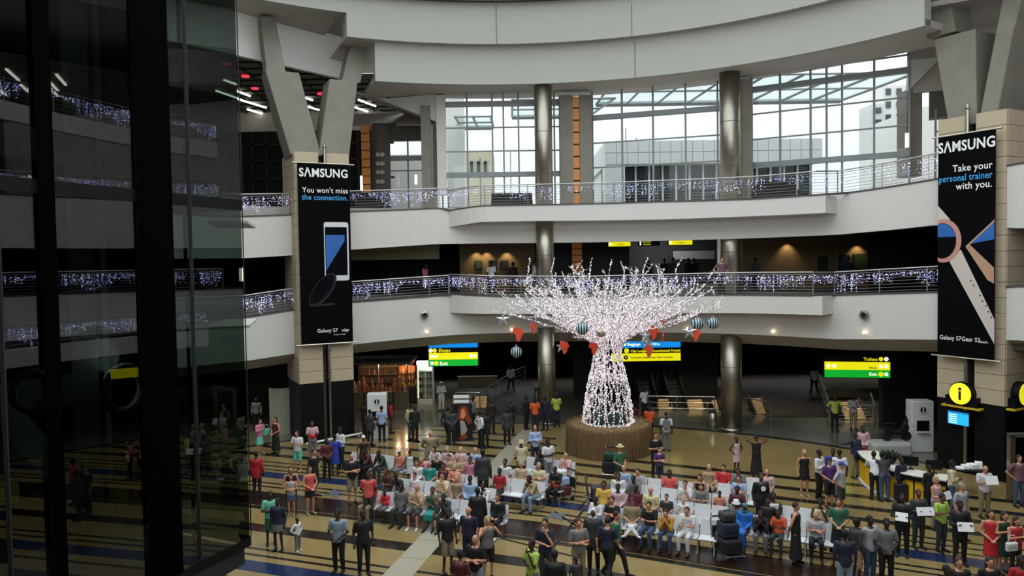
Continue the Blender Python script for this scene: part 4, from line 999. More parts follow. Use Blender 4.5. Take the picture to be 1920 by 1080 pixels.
fl2([(.25, .55), (.35, .85), (.5, .97), (.75, .93), (.85, .7), (1.0, .5), (.8, .45), (.6, .62), (.5, .5), (.35, .6)], OR, .002, 'printed_figure')
fl2([(.42, .65), (.5, .88), (.62, .88), (.68, .7), (.55, .6)], OR2, .007, 'printed_face'); fl2([(.45, .1), (.4, .55), (.6, .55), (.75, .3), (.55, .08)], mat('poster_shirt', '#a99a92', .6), .004, 'printed_shirt'); fl2([(.3, .06), (.6, .2), (.8, .1), (.5, .02)], OR, .007, 'printed_hand')
p = Z0(866, 800); t_ = thing('brochure_rack', 'small rack of white brochures behind the poster stand', 'rack', p)
for k in range(5): MB().box((0, .1-k*.02, .5+k*.25), (.9, .25, .03)).build('shelf', M_STEEL, t_); MB().box((0, -.02-k*.02, .6+k*.25), (.8, .04, .17)).build('brochures', M_WT, t_)
for s in (-.45, .45): MB().box((s, .2, .85), (.04, .05, 1.7)).build('upright', M_STEEL, t_)
p = Z0(500, 838); t_ = thing('partition', 'pale grey curved partition screen left of the left pillar', 'partition', (atY(525, 800, 38.5).x, 38.5, 0))
st = []
for i in range(9):
    a = (i-4)/4; x = a*.52; y = -.25*(1-a*a); st.append([Vector((x, y, 0)), Vector((x, y+.06, 0)), Vector((x, y+.06, 2.35)), Vector((x, y, 2.35))])
o = fixn(MB().loft(st).build('panel', mat('partition_grey', '#9a9a8c', .5), t_))
# kerb rails at the foot of the left pillar
a = Z0(575, 838); b = Z0(678, 818)
t_ = thing('foot_rail', 'white low rail at the foot of the left pillar', 'rail', a); MB().path([Vector((0, 0, .15)), b-a+Vector((0, 0, .15))], .05, 6).build('bar', M_WT, t_)
for f in (.05, .5, .95): MB().tube((b-a)*f, (b-a)*f+Vector((0, 0, .15)), .03, n=6).build('post', M_WT, t_)
# ---- info discs on the right pillar
def infodisc(P, u, v, z, lab, side):
    if side == 0: o = P.p(u, v, z); x = P.t; n = P.n
    else: o = P.p(u, v, z); x = -P.n; n = P.t
    t_ = thing('info_sign', lab, 'sign', o); r = .42; N = 28
    disc_ = lambda r0, r1, d0, d1, m, nm: MB().loft([[n*d+(x*math.cos(2*PI*i/N)+Vector((0, 0, 1))*math.sin(2*PI*i/N))*r_ for i in range(N)] for r_, d in ((r0, d0), (r1, d1))]).build(nm, m, t_)
    disc_(r*1.1, r*1.1, 0, .3, M_BLACK, 'drum'); disc_(r, r, .3, .33, mat('disc_yellow', '#f0e030', emit='#e8dc24', estr=.75), 'yellow_face')
    q = [x*a+Vector((0, 0, b)) for a, b in ((-.62, -.12), (.62, -.12), (.62, -.5), (-.62, -.5))]
    fixn(MB().loft([[p+n*d for p in q] for d in (0, .26)]).build('bracket', M_BLACK, t_))
    q = [x*a+Vector((0, 0, b)) for a, b in ((-.75, -.5), (.75, -.5), (.75, -.57), (-.75, -.57))]
    fixn(MB().loft([[p+n*d for p in q] for d in (0, .32)]).build('yellow_ledge', mat('ledge_yellow', '#c8a820', .5), t_))
    M = frame(n*.335, x, (0, 0, 1))
    mb = MB(); prism(mb, [(-.045, -.24), (.045, -.24), (.045, .1), (-.045, .1)], M, .01); prism(mb, [(.06*math.cos(2*PI*i/12), .19+.06*math.sin(2*PI*i/12)) for i in range(12)], M, .01)
    fixn(mb.build('letter_i', M_BLACKM, t_))
u, z = PR.u_of(1801, 738, -.3); infodisc(PR, u, -.02, z, 'round yellow i sign on the front of the right pillar', 0)
q = atY(1905, 748, 28.6); infodisc(PR, 1.33, .75, 3.3, 'round yellow i sign on the side of the right pillar, at the picture edge', 1)
u, z = PR.u_of(1797, 783, -.2)
t_ = thing('flight_screen', 'small flight information screen glowing blue on the black pillar base', 'screen', PR.p(u, -.15, z), PR.rz)
bev(MB().box((0, 0, 0), (.92, .12, .62)).build('casing', M_BLACK, t_), .02); MB().box((0, -.065, -.03), (.82, .01, .5)).build('display', mat('screen_cyan', '#20b0e0', emit='#22a8dc', estr=.8), t_)
MB().box((0, -.07, .2), (.82, .01, .06)).build('header_bar', mat('screen_blue', '#1880c0', emit='#1560a8', estr=.8), t_)
for k in range(5): MB().box((-.2, -.072, .1-k*.08), (.3, .008, .025)).build('text_row', M_SWHITE, t_)
MB().box((0, .1, 0), (.1, .12, .1)).build('wall_mount', M_KERB, t_)
# doorway at the right edge
p = Z0(1895, 940); t_ = thing('door_frame', 'grey doorway frame at the right edge of the picture', 'door frame', (p.x+.0, p.y, 0))
MB().box((0, 0, 1.15), (.18, .2, 2.3)).build('jamb', M_STEEL, t_); MB().box((1.0, 0, 2.32), (2.2, .2, .12)).build('lintel', M_KERB, t_); MB().box((2.0, 0, 1.15), (.18, .2, 2.3)).build('jamb', M_STEEL, t_)

# ---- curved help desk
dk = thing('help_desk', 'curved yellow information counter with white top at the right', 'desk')
front = [(1612, 845), (1622, 856), (1635, 865), (1650, 871.5), (1667, 878), (1690, 885), (1714, 890), (1744, 895), (1776, 900)]
pts = [atZ(x, y, 1.08) for x, y in front]
ctr = Vector((16.5, 30.5, 0))
def off(i, d):
    a = pts[max(0, i-1)]; b = pts[min(len(pts)-1, i+1)]; t = (b-a); t.z = 0; t.normalize(); n = Vector((t.y, -t.x, 0)); 
    if n.x+n.y > 0: n = -n
    q = pts[i]-n*d; return Vector((q.x, q.y, 0))
MDY = mat('desk_yellow', '#e0b410', .4, noise=.03); nP = len(pts)
top = [[off(i, -.12)+Vector((0, 0, 1.04)), off(i, .65)+Vector((0, 0, 1.04)), off(i, .65)+Vector((0, 0, 1.1)), off(i, -.12)+Vector((0, 0, 1.1))] for i in range(nP)]
bev(fixn(MB().loft(top).build('worktop', mat('desk_white', '#d8d6cc', .35), dk)), .01)
fixn(MB().loft([[off(i, -.13)+Vector((0, 0, .9)), off(i, .1)+Vector((0, 0, .9)), off(i, .1)+Vector((0, 0, 1.04)), off(i, -.13)+Vector((0, 0, 1.04))] for i in range(nP)]).build('dark_band', M_BLACK, dk))
fixn(MB().loft([[off(i, .04)+Vector((0, 0, .06)), off(i, .5)+Vector((0, 0, .06)), off(i, .5)+Vector((0, 0, .9)), off(i, .04)+Vector((0, 0, .9))] for i in range(nP)]).build('carcass', M_BLACK, dk))
fixn(MB().loft([[off(i, -.06)+Vector((0, 0, 0)), off(i, .1)+Vector((0, 0, 0)), off(i, .1)+Vector((0, 0, .07)), off(i, -.06)+Vector((0, 0, .07))] for i in range(nP)]).build('plinth', M_WT, dk))
for i in range(nP-1):
    a = off(i, .0).lerp(off(i+1, .0), .06); b = off(i, .0).lerp(off(i+1, .0), .94 if i not in (4, 6) else .8)
    nn = Vector(((b-a).y, -(b-a).x, 0)).normalized(); nn = -nn if nn.x+nn.y > 0 else nn
    fixn(MB().loft([[a+Vector((0, 0, z)), b+Vector((0, 0, z)), b+nn*.03+Vector((0, 0, z)), a+nn*.03+Vector((0, 0, z))] for z in (.1, .88)]).build('yellow_panel', MDY, dk))
a = off(6, -.04); b = off(7, -.04); x = (b-a).normalized()
M = frame(a+Vector((0, 0, .36)), x, (0, 0, 1))
lettering('i', M@Matrix.Translation((.35, 0, 0)), M_BLACKM, dk, .55, .005, .02)
mb = MB(); prism(mb, rrect(.55, 0, 1.35, .38, .05), M, .01); fixn(mb.build('black_plate', M_BLACKM, dk)); lettering('Smile.', M@Matrix.Translation((.62, .12, .012)), M_WT, dk, .26, .003, .003, 'LEFT')
o = MB(); p = atZ(1648, 848, 1.1)
pl = thing('potted_plant', 'dark leafy plant in a bowl on the left part of the help desk', 'plant', off(3, .4)+Vector((0, 0, 1.1)))
MB().lathe([(.12, 0), (.2, .12), (.22, .2)], 14).build('bowl', M_BLACK, pl, True)
leaf = MB(); leaf.add([(0, 0, 0), (.05, 0, .2), (0, .02, .42), (-.05, 0, .2)], [(0, 1, 2, 3)]); lm = leaf.mesh('leaf', [mat('leaf_dark', '#24301c', .5, noise=.3)])
for k in range(26):
    o = link('leaf', lm, pl, (rr.uniform(-.08, .08), rr.uniform(-.08, .08), .15)); o.rotation_euler = (rr.uniform(-.9, .9), rr.uniform(-.9, .9), rr.uniform(0, 6.3))
for k, i in enumerate((5, 7)):
    t_ = thing('desk_monitor', 'black monitor standing on the help desk, %s of two' % ('left', 'right')[k], 'monitor', off(i, .5)+Vector((0, 0, 1.1)), -.5)
    bev(MB().box((0, 0, .3), (.5, .04, .32)).build('screen', M_BLACK, t_), .01); MB().box((0, 0, .08), (.05, .04, .16)).build('stand', M_DARK, t_); MB().box((0, 0, .01), (.22, .16, .02)).build('foot', M_DARK, t_)
# show scooter on its pale pedestal behind the desk
p = Z0(1717, 872); sc_ = thing('display_plinth', 'pale sloping pedestal behind the help desk', 'plinth', (p.x-.3, 32.6, 0))
bev(MB().box((0, 0, .3), (1.7, 1.0, .6)).build('block', mat('plinth_grey', '#9a9a96', .5), sc_), .15, 4)
mc = thing('scooter', 'black and white motor scooter on the pale pedestal', 'scooter', (p.x+.1, 32.6, .6)); mc.scale = (.8, .8, .8)
for s in (-.55, .5):
    MB().loft([[Vector((s+.25*math.cos(2*PI*i/18), y, .25+.25*math.sin(2*PI*i/18))) for i in range(18)] for y in (-.06, .06)]).build('wheel', M_BLACKM, mc)
bev(fixn(MB().loft([[Vector((x, y, z)) for x, z in ((-.6, .35), (.5, .3), (.6, .75), (.45, 1.15), (.3, .9), (.15, .5), (-.2, .5), (-.25, .8), (-.75, .85))] for y in (-.13, .13)]).build('body', mat('scooter_black', '#15161a', .35), mc)), .03)
bev(MB().box((-.45, 0, .9), (.6, .3, .14)).build('seat', M_BLACK, mc), .04); MB().tube((.42, -.32, 1.2), (.42, .32, 1.2), .025, n=6).build('handlebar', M_BLACK, mc)
bev(fixn(MB().loft([[Vector((.5, -.15, 1.0)), Vector((.5, .15, 1.0)), Vector((.4, .12, 1.4)), Vector((.4, -.12, 1.4))], [Vector((.54, -.15, 1.0)), Vector((.54, .15, 1.0)), Vector((.44, .12, 1.4)), Vector((.44, -.12, 1.4))]]).build('windshield', M_BLACK, mc)), .005)
# paper table of the man at the right
p = Z0(1815, 925); t_ = thing('side_table', 'small dark table with papers beside the black pillar base', 'table', (p.x, p.y, 0), -.3)
MB().box((0, 0, .9), (1.1, .6, .05)).build('tabletop', M_DARK, t_)
for sx_ in (-.5, .5):
    for sy_ in (-.25, .25): MB().box((sx_, sy_, .44), (.05, .05, .88)).build('leg', M_DARK, t_)
for k in range(4):
    o = bev(MB().box((0, 0, 0), (.24, .3, .06+.05*k)).build('paper_stack', M_WT, None, False, (p.x-.36+k*.24, p.y+rr.uniform(-.1, .1), .925+(.06+.05*k)/2)), .004); o.rotation_euler.z = rr.uniform(-.6, .2)
    tag(o, 'stack of white papers on the small dark table, %s' % ('leftmost and lowest', 'second from the left', 'third from the left', 'rightmost and tallest')[k], 'papers', 'papers on the side table')

# ================================================================== THE LIT TREE
TX, TY = 4.24, 34.0
M_REED = mat('dry_reed', '#7a6040', .8, noise=.55, scale=3, stretch=(8, 8, .6)); M_STRAW = mat('straw', '#a08a60', .85, noise=.3, scale=5)
dr = thing('reed_planter', 'big round drum of upright dry reeds under the lit tree', 'planter', (TX, TY, 0))
MB().lathe([(1.86, 0), (1.86, 1.2), (1.2, 1.3), (1.1, 1.25)], 48).build('drum', M_REED, dr, True)
mb = MB(); rr = random.Random(5)
for i in range(520):
    a = 2*PI*i/520+rr.uniform(-.005, .005); r = 1.9+rr.uniform(-.03, .04); h = 1.26+rr.uniform(-.06, .12)
    p = Vector((r*math.cos(a), r*math.sin(a), 0)); mb.tube(p, p*(.99+rr.uniform(-.01, .01))+Vector((0, 0, h)), .011, .008, 4)
stuff(mb.build('reeds', M_REED, dr))
mb = MB()
for i in range(900):
    a = rr.uniform(0, 2*PI); r = rr.uniform(1.05, 1.84); p = Vector((r*math.cos(a), r*math.sin(a), 1.22+rr.uniform(0, .1))); d = Vector((rr.uniform(-1, 1), rr.uniform(-1, 1), .15))*.15
    mb.tube(p, p+d, .008, n=3)
stuff(mb.build('straw', M_STRAW, dr))
tr = thing('light_tree', 'large baobab-shaped wire tree covered in white lights', 'tree', (TX, TY, 0))
M_TW = mat('white_wire', '#aaa0a6', .6); M_TL = mat('tree_light', '#ffffff', emit='#e6d8e2', estr=.72); M_TL2 = mat('tree_light_warm', '#ffffff', emit='#ecd6d0', estr=.55)
wire = MB(); lt = MB(); brs = MB()
def strand(mb, pts, r, sp, rl=.026, jit=.035):
    for a, b in zip(pts, pts[1:]):
        mb.tube(a, b, r, n=3, caps=False); n = int((b-a).length/sp+rr.random())
        for i in range(n):
            p = a.lerp(b, rr.random())+Vector((rr.uniform(-jit, jit), rr.uniform(-jit, jit), rr.uniform(-jit, jit)))
            octa(lt, p, rl*rr.choice((.7, .9, 1.1)), rr.choice((0, 0, 1)))
prof = [(1.14, 1.3), (1.1, 1.6), (1.04, 2.1), (.97, 2.6), (.88, 3.1), (.75, 3.6), (.63, 4.1), (.56, 4.6), (.6, 5.0), (.74, 5.4)]
def rz_(z):
    for (r0, a), (r1, b) in zip(prof, prof[1:]):
        if z <= b: return r0+(r1-r0)*(z-a)/(b-a)
    return prof[-1][0]
for i in range(30):
    a0 = 2*PI*i/30; tw = rr.uniform(-.5, .5); pts = []
    for k in range(13):
        z = 1.3+4.1*k/12; r = rz_(z)+rr.uniform(-.03, .03); a = a0+tw*k/12+rr.uniform(-.09, .09); pts.append(Vector((r*math.cos(a), r*math.sin(a), z)))
    strand(wire, pts, .016, .04)
for i in range(62):
    z0 = rr.uniform(1.4, 4.6); a0 = rr.uniform(0, 6.3); da = rr.choice((-1, 1))*rr.uniform(.3, 1.2); dz = rr.uniform(-1.2, 1.3); pts = []
    for k in range(7):
        z = max(1.3, min(5.3, z0+dz*k/6)); r = rz_(z); a = a0+da*k/6; pts.append(Vector((r*math.cos(a), r*math.sin(a), z)))
    strand(wire, pts, .012, .045)
for z in (1.35, 3.3, 3.38, 4.7):
    pts = [Vector((rz_(z)*math.cos(2*PI*k/24), rz_(z)*math.sin(2*PI*k/24), z+rr.uniform(-.02, .02))) for k in range(25)]; strand(wire, pts, .02, .035)
def bez(a, b, c, d, n): return [a*(1-t)**3+b*3*t*(1-t)**2+c*3*t*t*(1-t)+d*t**3 for t in [i/n for i in range(n+1)]]
NB = 64
for i in range(NB):
    az = 2*PI*i*.618034*1.0 % (2*PI); f = (i+.5)/NB
    Rr = 1.0+3.95*math.sqrt(f); el_ = rr.random()
    zt = 5.95+(8.35-5.95)*(1-(Rr/5.1)**1.5*(.55+.45*el_))+rr.uniform(-.25, .35)
    if Rr > 4.2: zt = rr.uniform(6.15, 7.6)
    zt = min(zt, 8.15)
    u = Vector((math.cos(az), math.sin(az), 0)); a = u*.6+Vector((0, 0, 4.6)); d = u*Rr+Vector((0, 0, zt))
    pts = bez(a, u*.75+Vector((0, 0, 5.5)), u*(Rr*.6)+Vector((0, 0, 5.35+(zt-5.5)*.25)), d, 10)
    pts = [p+Vector((rr.uniform(-.05, .05), rr.uniform(-.05, .05), rr.uniform(-.05, .05))) for p in pts]
    strand(brs, pts, .022, .05)
    for j in range(11):
        k = rr.randint(2, 9); p = pts[k].lerp(pts[k+1], rr.random()); ln = rr.uniform(.35, 1.15)*(.6+.4*Rr/5)
        dr_ = (pts[k+1]-pts[k]).normalized()*.7+Vector((rr.uniform(-1, 1), rr.uniform(-1, 1), rr.uniform(-.25, .75)))*.8; dr_.normalize()
        q = p+dr_*ln*.5+Vector((0, 0, .02)); e = p+dr_*ln+Vector((rr.uniform(-.1, .1), rr.uniform(-.1, .1), rr.uniform(-.03, .16)))
        if e.z > 8.4: e.z = 8.4
        strand(brs, [p, q, e], .010, .075, .024)
        for s in range(2):
            b = p.lerp(e, rr.uniform(.3, 1)); strand(brs, [b, b+Vector((rr.uniform(-.22, .22), rr.uniform(-.22, .22), rr.uniform(-.08, .26)))], .008, .06, .018)
for i in range(7):   # tall sprigs
    az = [3.3, 2.7, 2.2, 1.4, .9, .5, 5.9][i]; Rr = [3.6, 2.6, 1.3, .5, 1.4, 2.0, 3.3][i]
    b = Vector((Rr*math.cos(az), Rr*math.sin(az)*.4, 7.6)); strand(brs, [b, b+Vector((rr.uniform(-.15, .15), 0, .5)), b+Vector((rr.uniform(-.3, .3), 0, .95+rr.uniform(-.1, .25)))], .014, .045)
wire.build('trunk_frame', M_TW, tr); brs.build('branches', M_TW, tr); stuff(lt.build('lights', [M_TL, M_TL2], tr))
MB().lathe([(.85, 1.25), (.8, 1.6), (.5, 1.65)], 20).build('inner_base', mat('dark_green', '#14302a', .6), tr)
# hanging ornaments
M_ORG = mat('orange_red', '#d8482a', .5, noise=.03); M_SIL = mat('silver_foil', '#b9bcc0', .3, .6, noise=.1)
mball = bpy.data.materials.new('striped_bauble'); mball.use_nodes = True; t2 = mball.node_tree; b2 = t2.nodes['Principled BSDF']
tcn = t2.nodes.new('ShaderNodeTexCoord'); wv = t2.nodes.new('ShaderNodeTexWave'); wv.inputs['Scale'].default_value = 1.1; wv.bands_direction = 'X'; wv.inputs['Distortion'].default_value = 1.5
rp = t2.nodes.new('ShaderNodeValToRGB'); rp.color_ramp.elements[0].position = .45; rp.color_ramp.elements[0].color = (.01, .02, .03, 1); rp.color_ramp.elements[1].position = .55; rp.color_ramp.elements[1].color = (.45, .6, .66, 1)
t2.links.new(tcn.outputs['Generated'], wv.inputs['Vector']); t2.links.new(wv.outputs['Fac'], rp.inputs[0]); t2.links.new(rp.outputs[0], b2.inputs['Base Color']); b2.inputs['Roughness'].default_value = .2
wv.inputs['Scale'].default_value = 1.6
def hang(o, top=1.0): MB().tube((0, 0, 0), (0, 0, top), .004, n=3).build('hanging_wire', M_WIRE, o)
for px, py, r, lab in [(1092, 616, .27, 'in front of the trunk top'), (968, 660, .25, 'lowest, left of the tree'), (1308, 607, .27, 'left one of the pair at the crown end'), (1337, 606, .25, 'right one of the pair at the crown end')]:
    Y = 31.5 if px == 1092 else 33; p = atY(px, py, Y); t_ = thing('bauble', 'blue-black and silver striped bauble %s' % lab, 'bauble', p)
    MB().ell((0, 0, 0), r, 20, 12).build('ball', mball, t_, True); MB().lathe([(.05, r-.01), (.05, r+.06)], 10).build('cap', M_SIL, t_); hang(t_, 1.3)
p = atY(1127, 624, 32.5); t_ = thing('bauble', 'pale gold bauble in the middle of the crown', 'bauble', p); MB().ell((0, 0, 0), .2, 16, 10).build('ball', mat('pale_gold', '#b0a690', .3, .3), t_, True); hang(t_)
AFR = [(-.32, .18), (-.3, .34), (-.12, .42), (.1, .4), (.3, .34), (.38, .12), (.5, .06), (.4, -.06), (.28, -.16), (.28, -.32), (.12, -.55), (-.02, -.58), (-.1, -.35), (-.12, -.08), (-.22, -.02), (-.4, .02)]
def afr(px, py, s, yaw, lab, Y=32.4):
    p = atY(px, py, Y); t_ = thing('map_ornament', 'orange-red ornament in the outline of Africa, %s' % lab, 'ornament', p, yaw)
    mb = MB(); prism(mb, [(x*s, y*s) for x, y in AFR], frame((0, .02, 0), (1, 0, 0), (0, 0, 1)), .04); fixn(mb.build('plate', M_ORG, t_)); hang(t_, .9)
for a in [(970, 625, .62, .1, 'leftmost, below the crown edge'), (999, 614, .5, .9, 'second from the left'), (1057, 650, .55, .3, 'right of the slender diamond shape'), (1112, 652, .55, .4, 'at the left edge of the trunk top'),
          (1224, 622, .58, .2, 'largest, right of the trunk top'), (1243, 606, .35, 1.2, 'turned edge-on, upper right of the trunk'), (1243, 630, .5, 1.5, 'edge-on like a spindle, right of the trunk'), (1303, 626, .55, -.3, 'rightmost, under the bauble pair'), (1215, 656, .55, .1, 'in front of the blue and yellow sign')]:
    afr(*a)
def star(px, py, s, yaw, lab, Y=32.4):
    p = atY(px, py, Y); t_ = thing('star_ornament', 'silver five-pointed star ornament, %s' % lab, 'ornament', p, yaw)
    vs = [(0, -.07*s*2, 0), (0, .07*s*2, 0)]+[((s if i % 2 == 0 else s*.4)*math.sin(PI*i/5), 0, (s if i % 2 == 0 else s*.4)*math.cos(PI*i/5)) for i in range(10)]
    fs = [(0, 2+i, 2+(i+1) % 10) for i in range(10)]+[(1, 2+(i+1) % 10, 2+i) for i in range(10)]
    MB().add(vs, fs).build('star', M_SIL, t_); hang(t_, .8)
for a in [(943, 599, .33, .1, 'leftmost, outside the crown'), (1037, 640, .38, 1.45, 'edge-on, left of the trunk top'), (1052, 650, .3, .6, 'behind the third orange map'), (987, 563, .26, .8, 'in the left of the crown'),
          (1211, 630, .36, .2, 'right of the trunk top'), (1213, 643, .34, .5, 'lowest, just above the blue sign'), (1293, 622, .34, -.2, 'beside the rightmost orange map'), (1153, 584, .3, .3, 'in the middle of the crown')]:
    star(*a)
# ================================================================== PEOPLE
V = Vector
def pose(**k):
    """joints for the right side (+x) and left side; unspecified left = mirror"""
    return k
def mir(v): return V((-v[0], v[1], v[2]))
ST = dict(pel=V((0, 0, .93)), chest=V((0, -.005, 1.25)), neck=V((0, .01, 1.47)), head=V((0, -.015, 1.635)), hip=V((.095, 0, .92)), knee=V((.105, -.02, .5)), ank=V((.11, .03, .085)), toe=V((.13, -.16, .035)), sh=V((.19, .005, 1.41)), el=V((.25, .04, 1.13)), wr=V((.25, -.04, .89)))
def P_(base, **k):
    d = dict(base); d.update({a: V(b) for a, b in k.items()}); return d
SI = P_(ST, pel=(0, 0, .52), chest=(0, .05, .84), neck=(0, .05, 1.06), head=(0, .02, 1.225), hip=(.1, -.02, .51), knee=(.14, -.46, .53), ank=(.14, -.44, .085), toe=(.16, -.63, .035), sh=(.19, .05, 1.0), el=(.24, .02, .74), wr=(.1, -.2, .62))
POSES = {
 'stand': ST,
 'cross': P_(ST, el=(.26, -.03, 1.14), wr=(-.07, -.2, 1.17), elL=(-.26, -.03, 1.13), wrL=(.08, -.19, 1.13)),
 'hips': P_(ST, el=(.38, .07, 1.16), wr=(.19, -.03, .98)),
 'clasp': P_(ST, el=(.27, .0, 1.13), wr=(.05, -.2, .98)),
 'phone': P_(ST, el=(.24, -.05, 1.15), wr=(.06, -.27, 1.26), head=(0, -.05, 1.62)),
 'photo': P_(ST, el=(.3, -.17, 1.27), wr=(.09, -.26, 1.52)),
 'chin': P_(ST, el=(.22, -.12, 1.14), wr=(.05, -.17, 1.45), elL=(-.26, -.03, 1.13), wrL=(.1, -.19, 1.12)),
 'point': P_(ST, el=(.26, .04, 1.13), wr=(.22, -.12, .95), elL=(-.44, -.05, 1.36), wrL=(-.68, -.1, 1.38)),
 'back': P_(ST, el=(.27, .1, 1.13), wr=(.06, .17, .95)),
 'hair': P_(ST, el=(.4, -.03, 1.52), wr=(.12, -.02, 1.66)),
 'walk': P_(ST, knee=(.1, -.2, .52), ank=(.1, -.3, .12), toe=(.11, -.49, .06), kneeL=(-.1, .02, .5), ankL=(-.1, .3, .14), toeL=(-.11, .16, .03), el=(.26, .1, 1.14), wr=(.26, .06, .9), elL=(-.26, -.06, 1.14), wrL=(-.25, -.22, .96), neck=(0, -.03, 1.46), head=(0, -.07, 1.625), chest=(0, -.02, 1.25)),
 'lean': P_(ST, chest=(0, -.1, 1.22), neck=(0, -.2, 1.4), head=(0, -.27, 1.55), sh=(.19, -.18, 1.35), el=(.26, -.3, 1.12), wr=(.1, -.48, 1.14)),
 'hold': P_(ST, el=(.25, -.06, 1.13), wr=(.17, -.28, 1.18)),
 'sit': SI,
 'sitx': P_(SI, el=(.25, -.02, .78), wr=(-.06, -.17, .82), elL=(-.25, -.02, .77), wrL=(.07, -.16, .78)),
 'sitlean': P_(SI, chest=(0, -.1, .8), neck=(0, -.25, .98), head=(0, -.32, 1.12), sh=(.18, -.22, .93), el=(.17, -.4, .66), wr=(.05, -.42, .88)),
 'sitleg': P_(SI, knee=(.03, -.48, .62), ank=(-.18, -.6, .4), toe=(-.26, -.76, .42), wr=(.06, -.26, .68)),
 'sitchin': P_(SI, el=(.2, -.14, .74), wr=(.04, -.13, 1.05), elL=(-.25, -.02, .77), wrL=(.05, -.16, .74)),
 'sitwide': P_(SI, knee=(.24, -.42, .53), ank=(.2, -.44, .085), toe=(.26, -.62, .035), wr=(.15, -.28, .64), chest=(0, .09, .83), neck=(0, .12, 1.04), head=(0, .08, 1.2), sh=(.2, .1, .99)),
 'sitread': P_(SI, head=(0, -.05, 1.2), neck=(0, .02, 1.05), el=(.22, -.08, .74), wr=(.08, -.28, .8)),
}
def J(p, n, s):
    if s < 0: return p.get(n+'L', mir(p[n]))
    return p[n]
def torso(mb, p, inf, z0=None, zt=1.0, hipw=1.0):
    a, b, c = p['pel']-V((0, 0, .07)), p['chest'], p['neck']
    secs = [(0, .15*hipw, .108), (.14, .163*hipw, .115), (.4, .135, .098), (.62, .155, .11), (.8, .172, .112), (.92, .15, .09), (1, .07, .062)]
    rings = []
    for t, rx, ry in secs:
        if z0 is not None and t < z0: continue
        if t > zt: continue
        q = (a*(1-t)**2+b*2*t*(1-t)+c*t*t) if False else (a.lerp(b, t/.55) if t < .55 else b.lerp(c, (t-.55)/.45))
        d = (b-a if t < .55 else c-b).normalized(); y = V((1, 0, 0)).cross(d)*-1; y.normalize()
        rings.append([q+V((1, 0, 0))*((rx+inf)*math.cos(2*PI*i/14))+y*((ry+inf)*math.sin(2*PI*i/14)) for i in range(14)])
    mb.loft(rings)
def limb(mb, a, b, ra, rb, n=8):
    mb.tube(a, b, ra, rb, n); mb.ell(a, ra, n, 6); mb.ell(b, rb, n, 6)
def remesh(mb, vox, name):
    me = mb.mesh(name+'_tmp'); o = bpy.data.objects.new('tmp', me); COL.objects.link(o)
    m = o.modifiers.new('r', 'REMESH'); m.mode = 'VOXEL'; m.voxel_size = vox; m.use_smooth_shade = True
    s = o.modifiers.new('s', 'SMOOTH'); s.iterations = 2; s.factor = .5
    dg = bpy.context.evaluated_depsgraph_get(); r = bpy.data.meshes.new_from_object(o.evaluated_get(dg))
    bpy.data.objects.remove(o); bpy.data.meshes.remove(me); r.name = name
    r.polygons.foreach_set('use_smooth', [True]*len(r.polygons)); r.materials.clear()
    return r
M_EYE = mat('eye_dark', '#120c08', .3); M_LIP = mat('lips', '#7a3a30', .5); M_SKIN = {k: mat('skin_'+k, c, .55, noise=.05) for k, c in (('d', '#3a2318'), ('m', '#6e452f'), ('l', '#b98468'), ('p', '#c99b80'))}
def hand(mb, wr, el):
    d = (wr-el).normalized(); side = d.cross(V((0, 0, 1)) if abs(d.z) < .8 else V((0, 1, 0))).normalized(); nrm = side.cross(d)
    c = wr+d*.045
    ax = Matrix((side, nrm, d)).transposed(); mb.ell(c, (.04, .018, .052), 8, 6, axes=ax)
    for k, (o, l) in enumerate(((-.028, .058), (-.01, .068), (.009, .064), (.027, .05))):
        a = wr+d*.085+side*o; b = a+d*l*.55+nrm*.008; e = b+d*l*.3+nrm*.022
        mb.tube(a, b, .0095, .009, 5); mb.tube(b, e, .009, .007, 5)
    a = wr+d*.03+side*.036; mb.tube(a, a+d*.03+side*.022, .011, .01, 5); mb.tube(a+d*.03+side*.022, a+d*.055+side*.024, .01, .008, 5)
_pm = {}
def body_mesh(pn):
    if ('body', pn) in _pm: return _pm['body', pn]
    p = POSES[pn]; mb = MB(); torso(mb, p, 0); limb(mb, p['neck']-V((0, 0, .02)), p['head']-V((0, -.01, .04)), .055, .05)
    h = p['head']; mb.ell(h, (.073, .092, .11), 14, 10); mb.ell(h+V((0, -.03, -.06)), (.052, .06, .055), 10, 7); mb.ell(h+V((0, -.095, -.01)), (.014, .022, .025), 6, 5)
    for s in (-1, 1):
        mb.ell(h+V((s*.075, .005, -.01)), (.012, .02, .03), 6, 5)
        limb(mb, J(p, 'sh', s), J(p, 'el', s), .052, .041); limb(mb, J(p, 'el', s), J(p, 'wr', s), .041, .028)
        limb(mb, J(p, 'hip', s), J(p, 'knee', s), .084, .056); limb(mb, J(p, 'knee', s), J(p, 'ank', s), .054, .036)
        limb(mb, J(p, 'ank', s)-V((0, 0, .03)), J(p, 'toe', s), .036, .026)
    r = remesh(mb, .019, 'body')
    x = MB()
    for s in (-1, 1): hand(x, J(p, 'wr', s), J(p, 'el', s))
    for s in (-1, 1): x.ell(h+V((s*.03, -.084, .012)), (.013, .008, .007), 6, 4, mi=1)
    x.ell(h+V((0, -.086, -.06)), (.022, .008, .007), 6, 4, mi=2)
    x2 = x.mesh('x'); bm = bmesh.new(); bm.from_mesh(r); bm.from_mesh(x2); bm.to_mesh(r); bm.free(); bpy.data.meshes.remove(x2)
    for m in (M_SKIN['m'], M_EYE, M_LIP): r.materials.append(m)
    _pm['body', pn] = r; return r
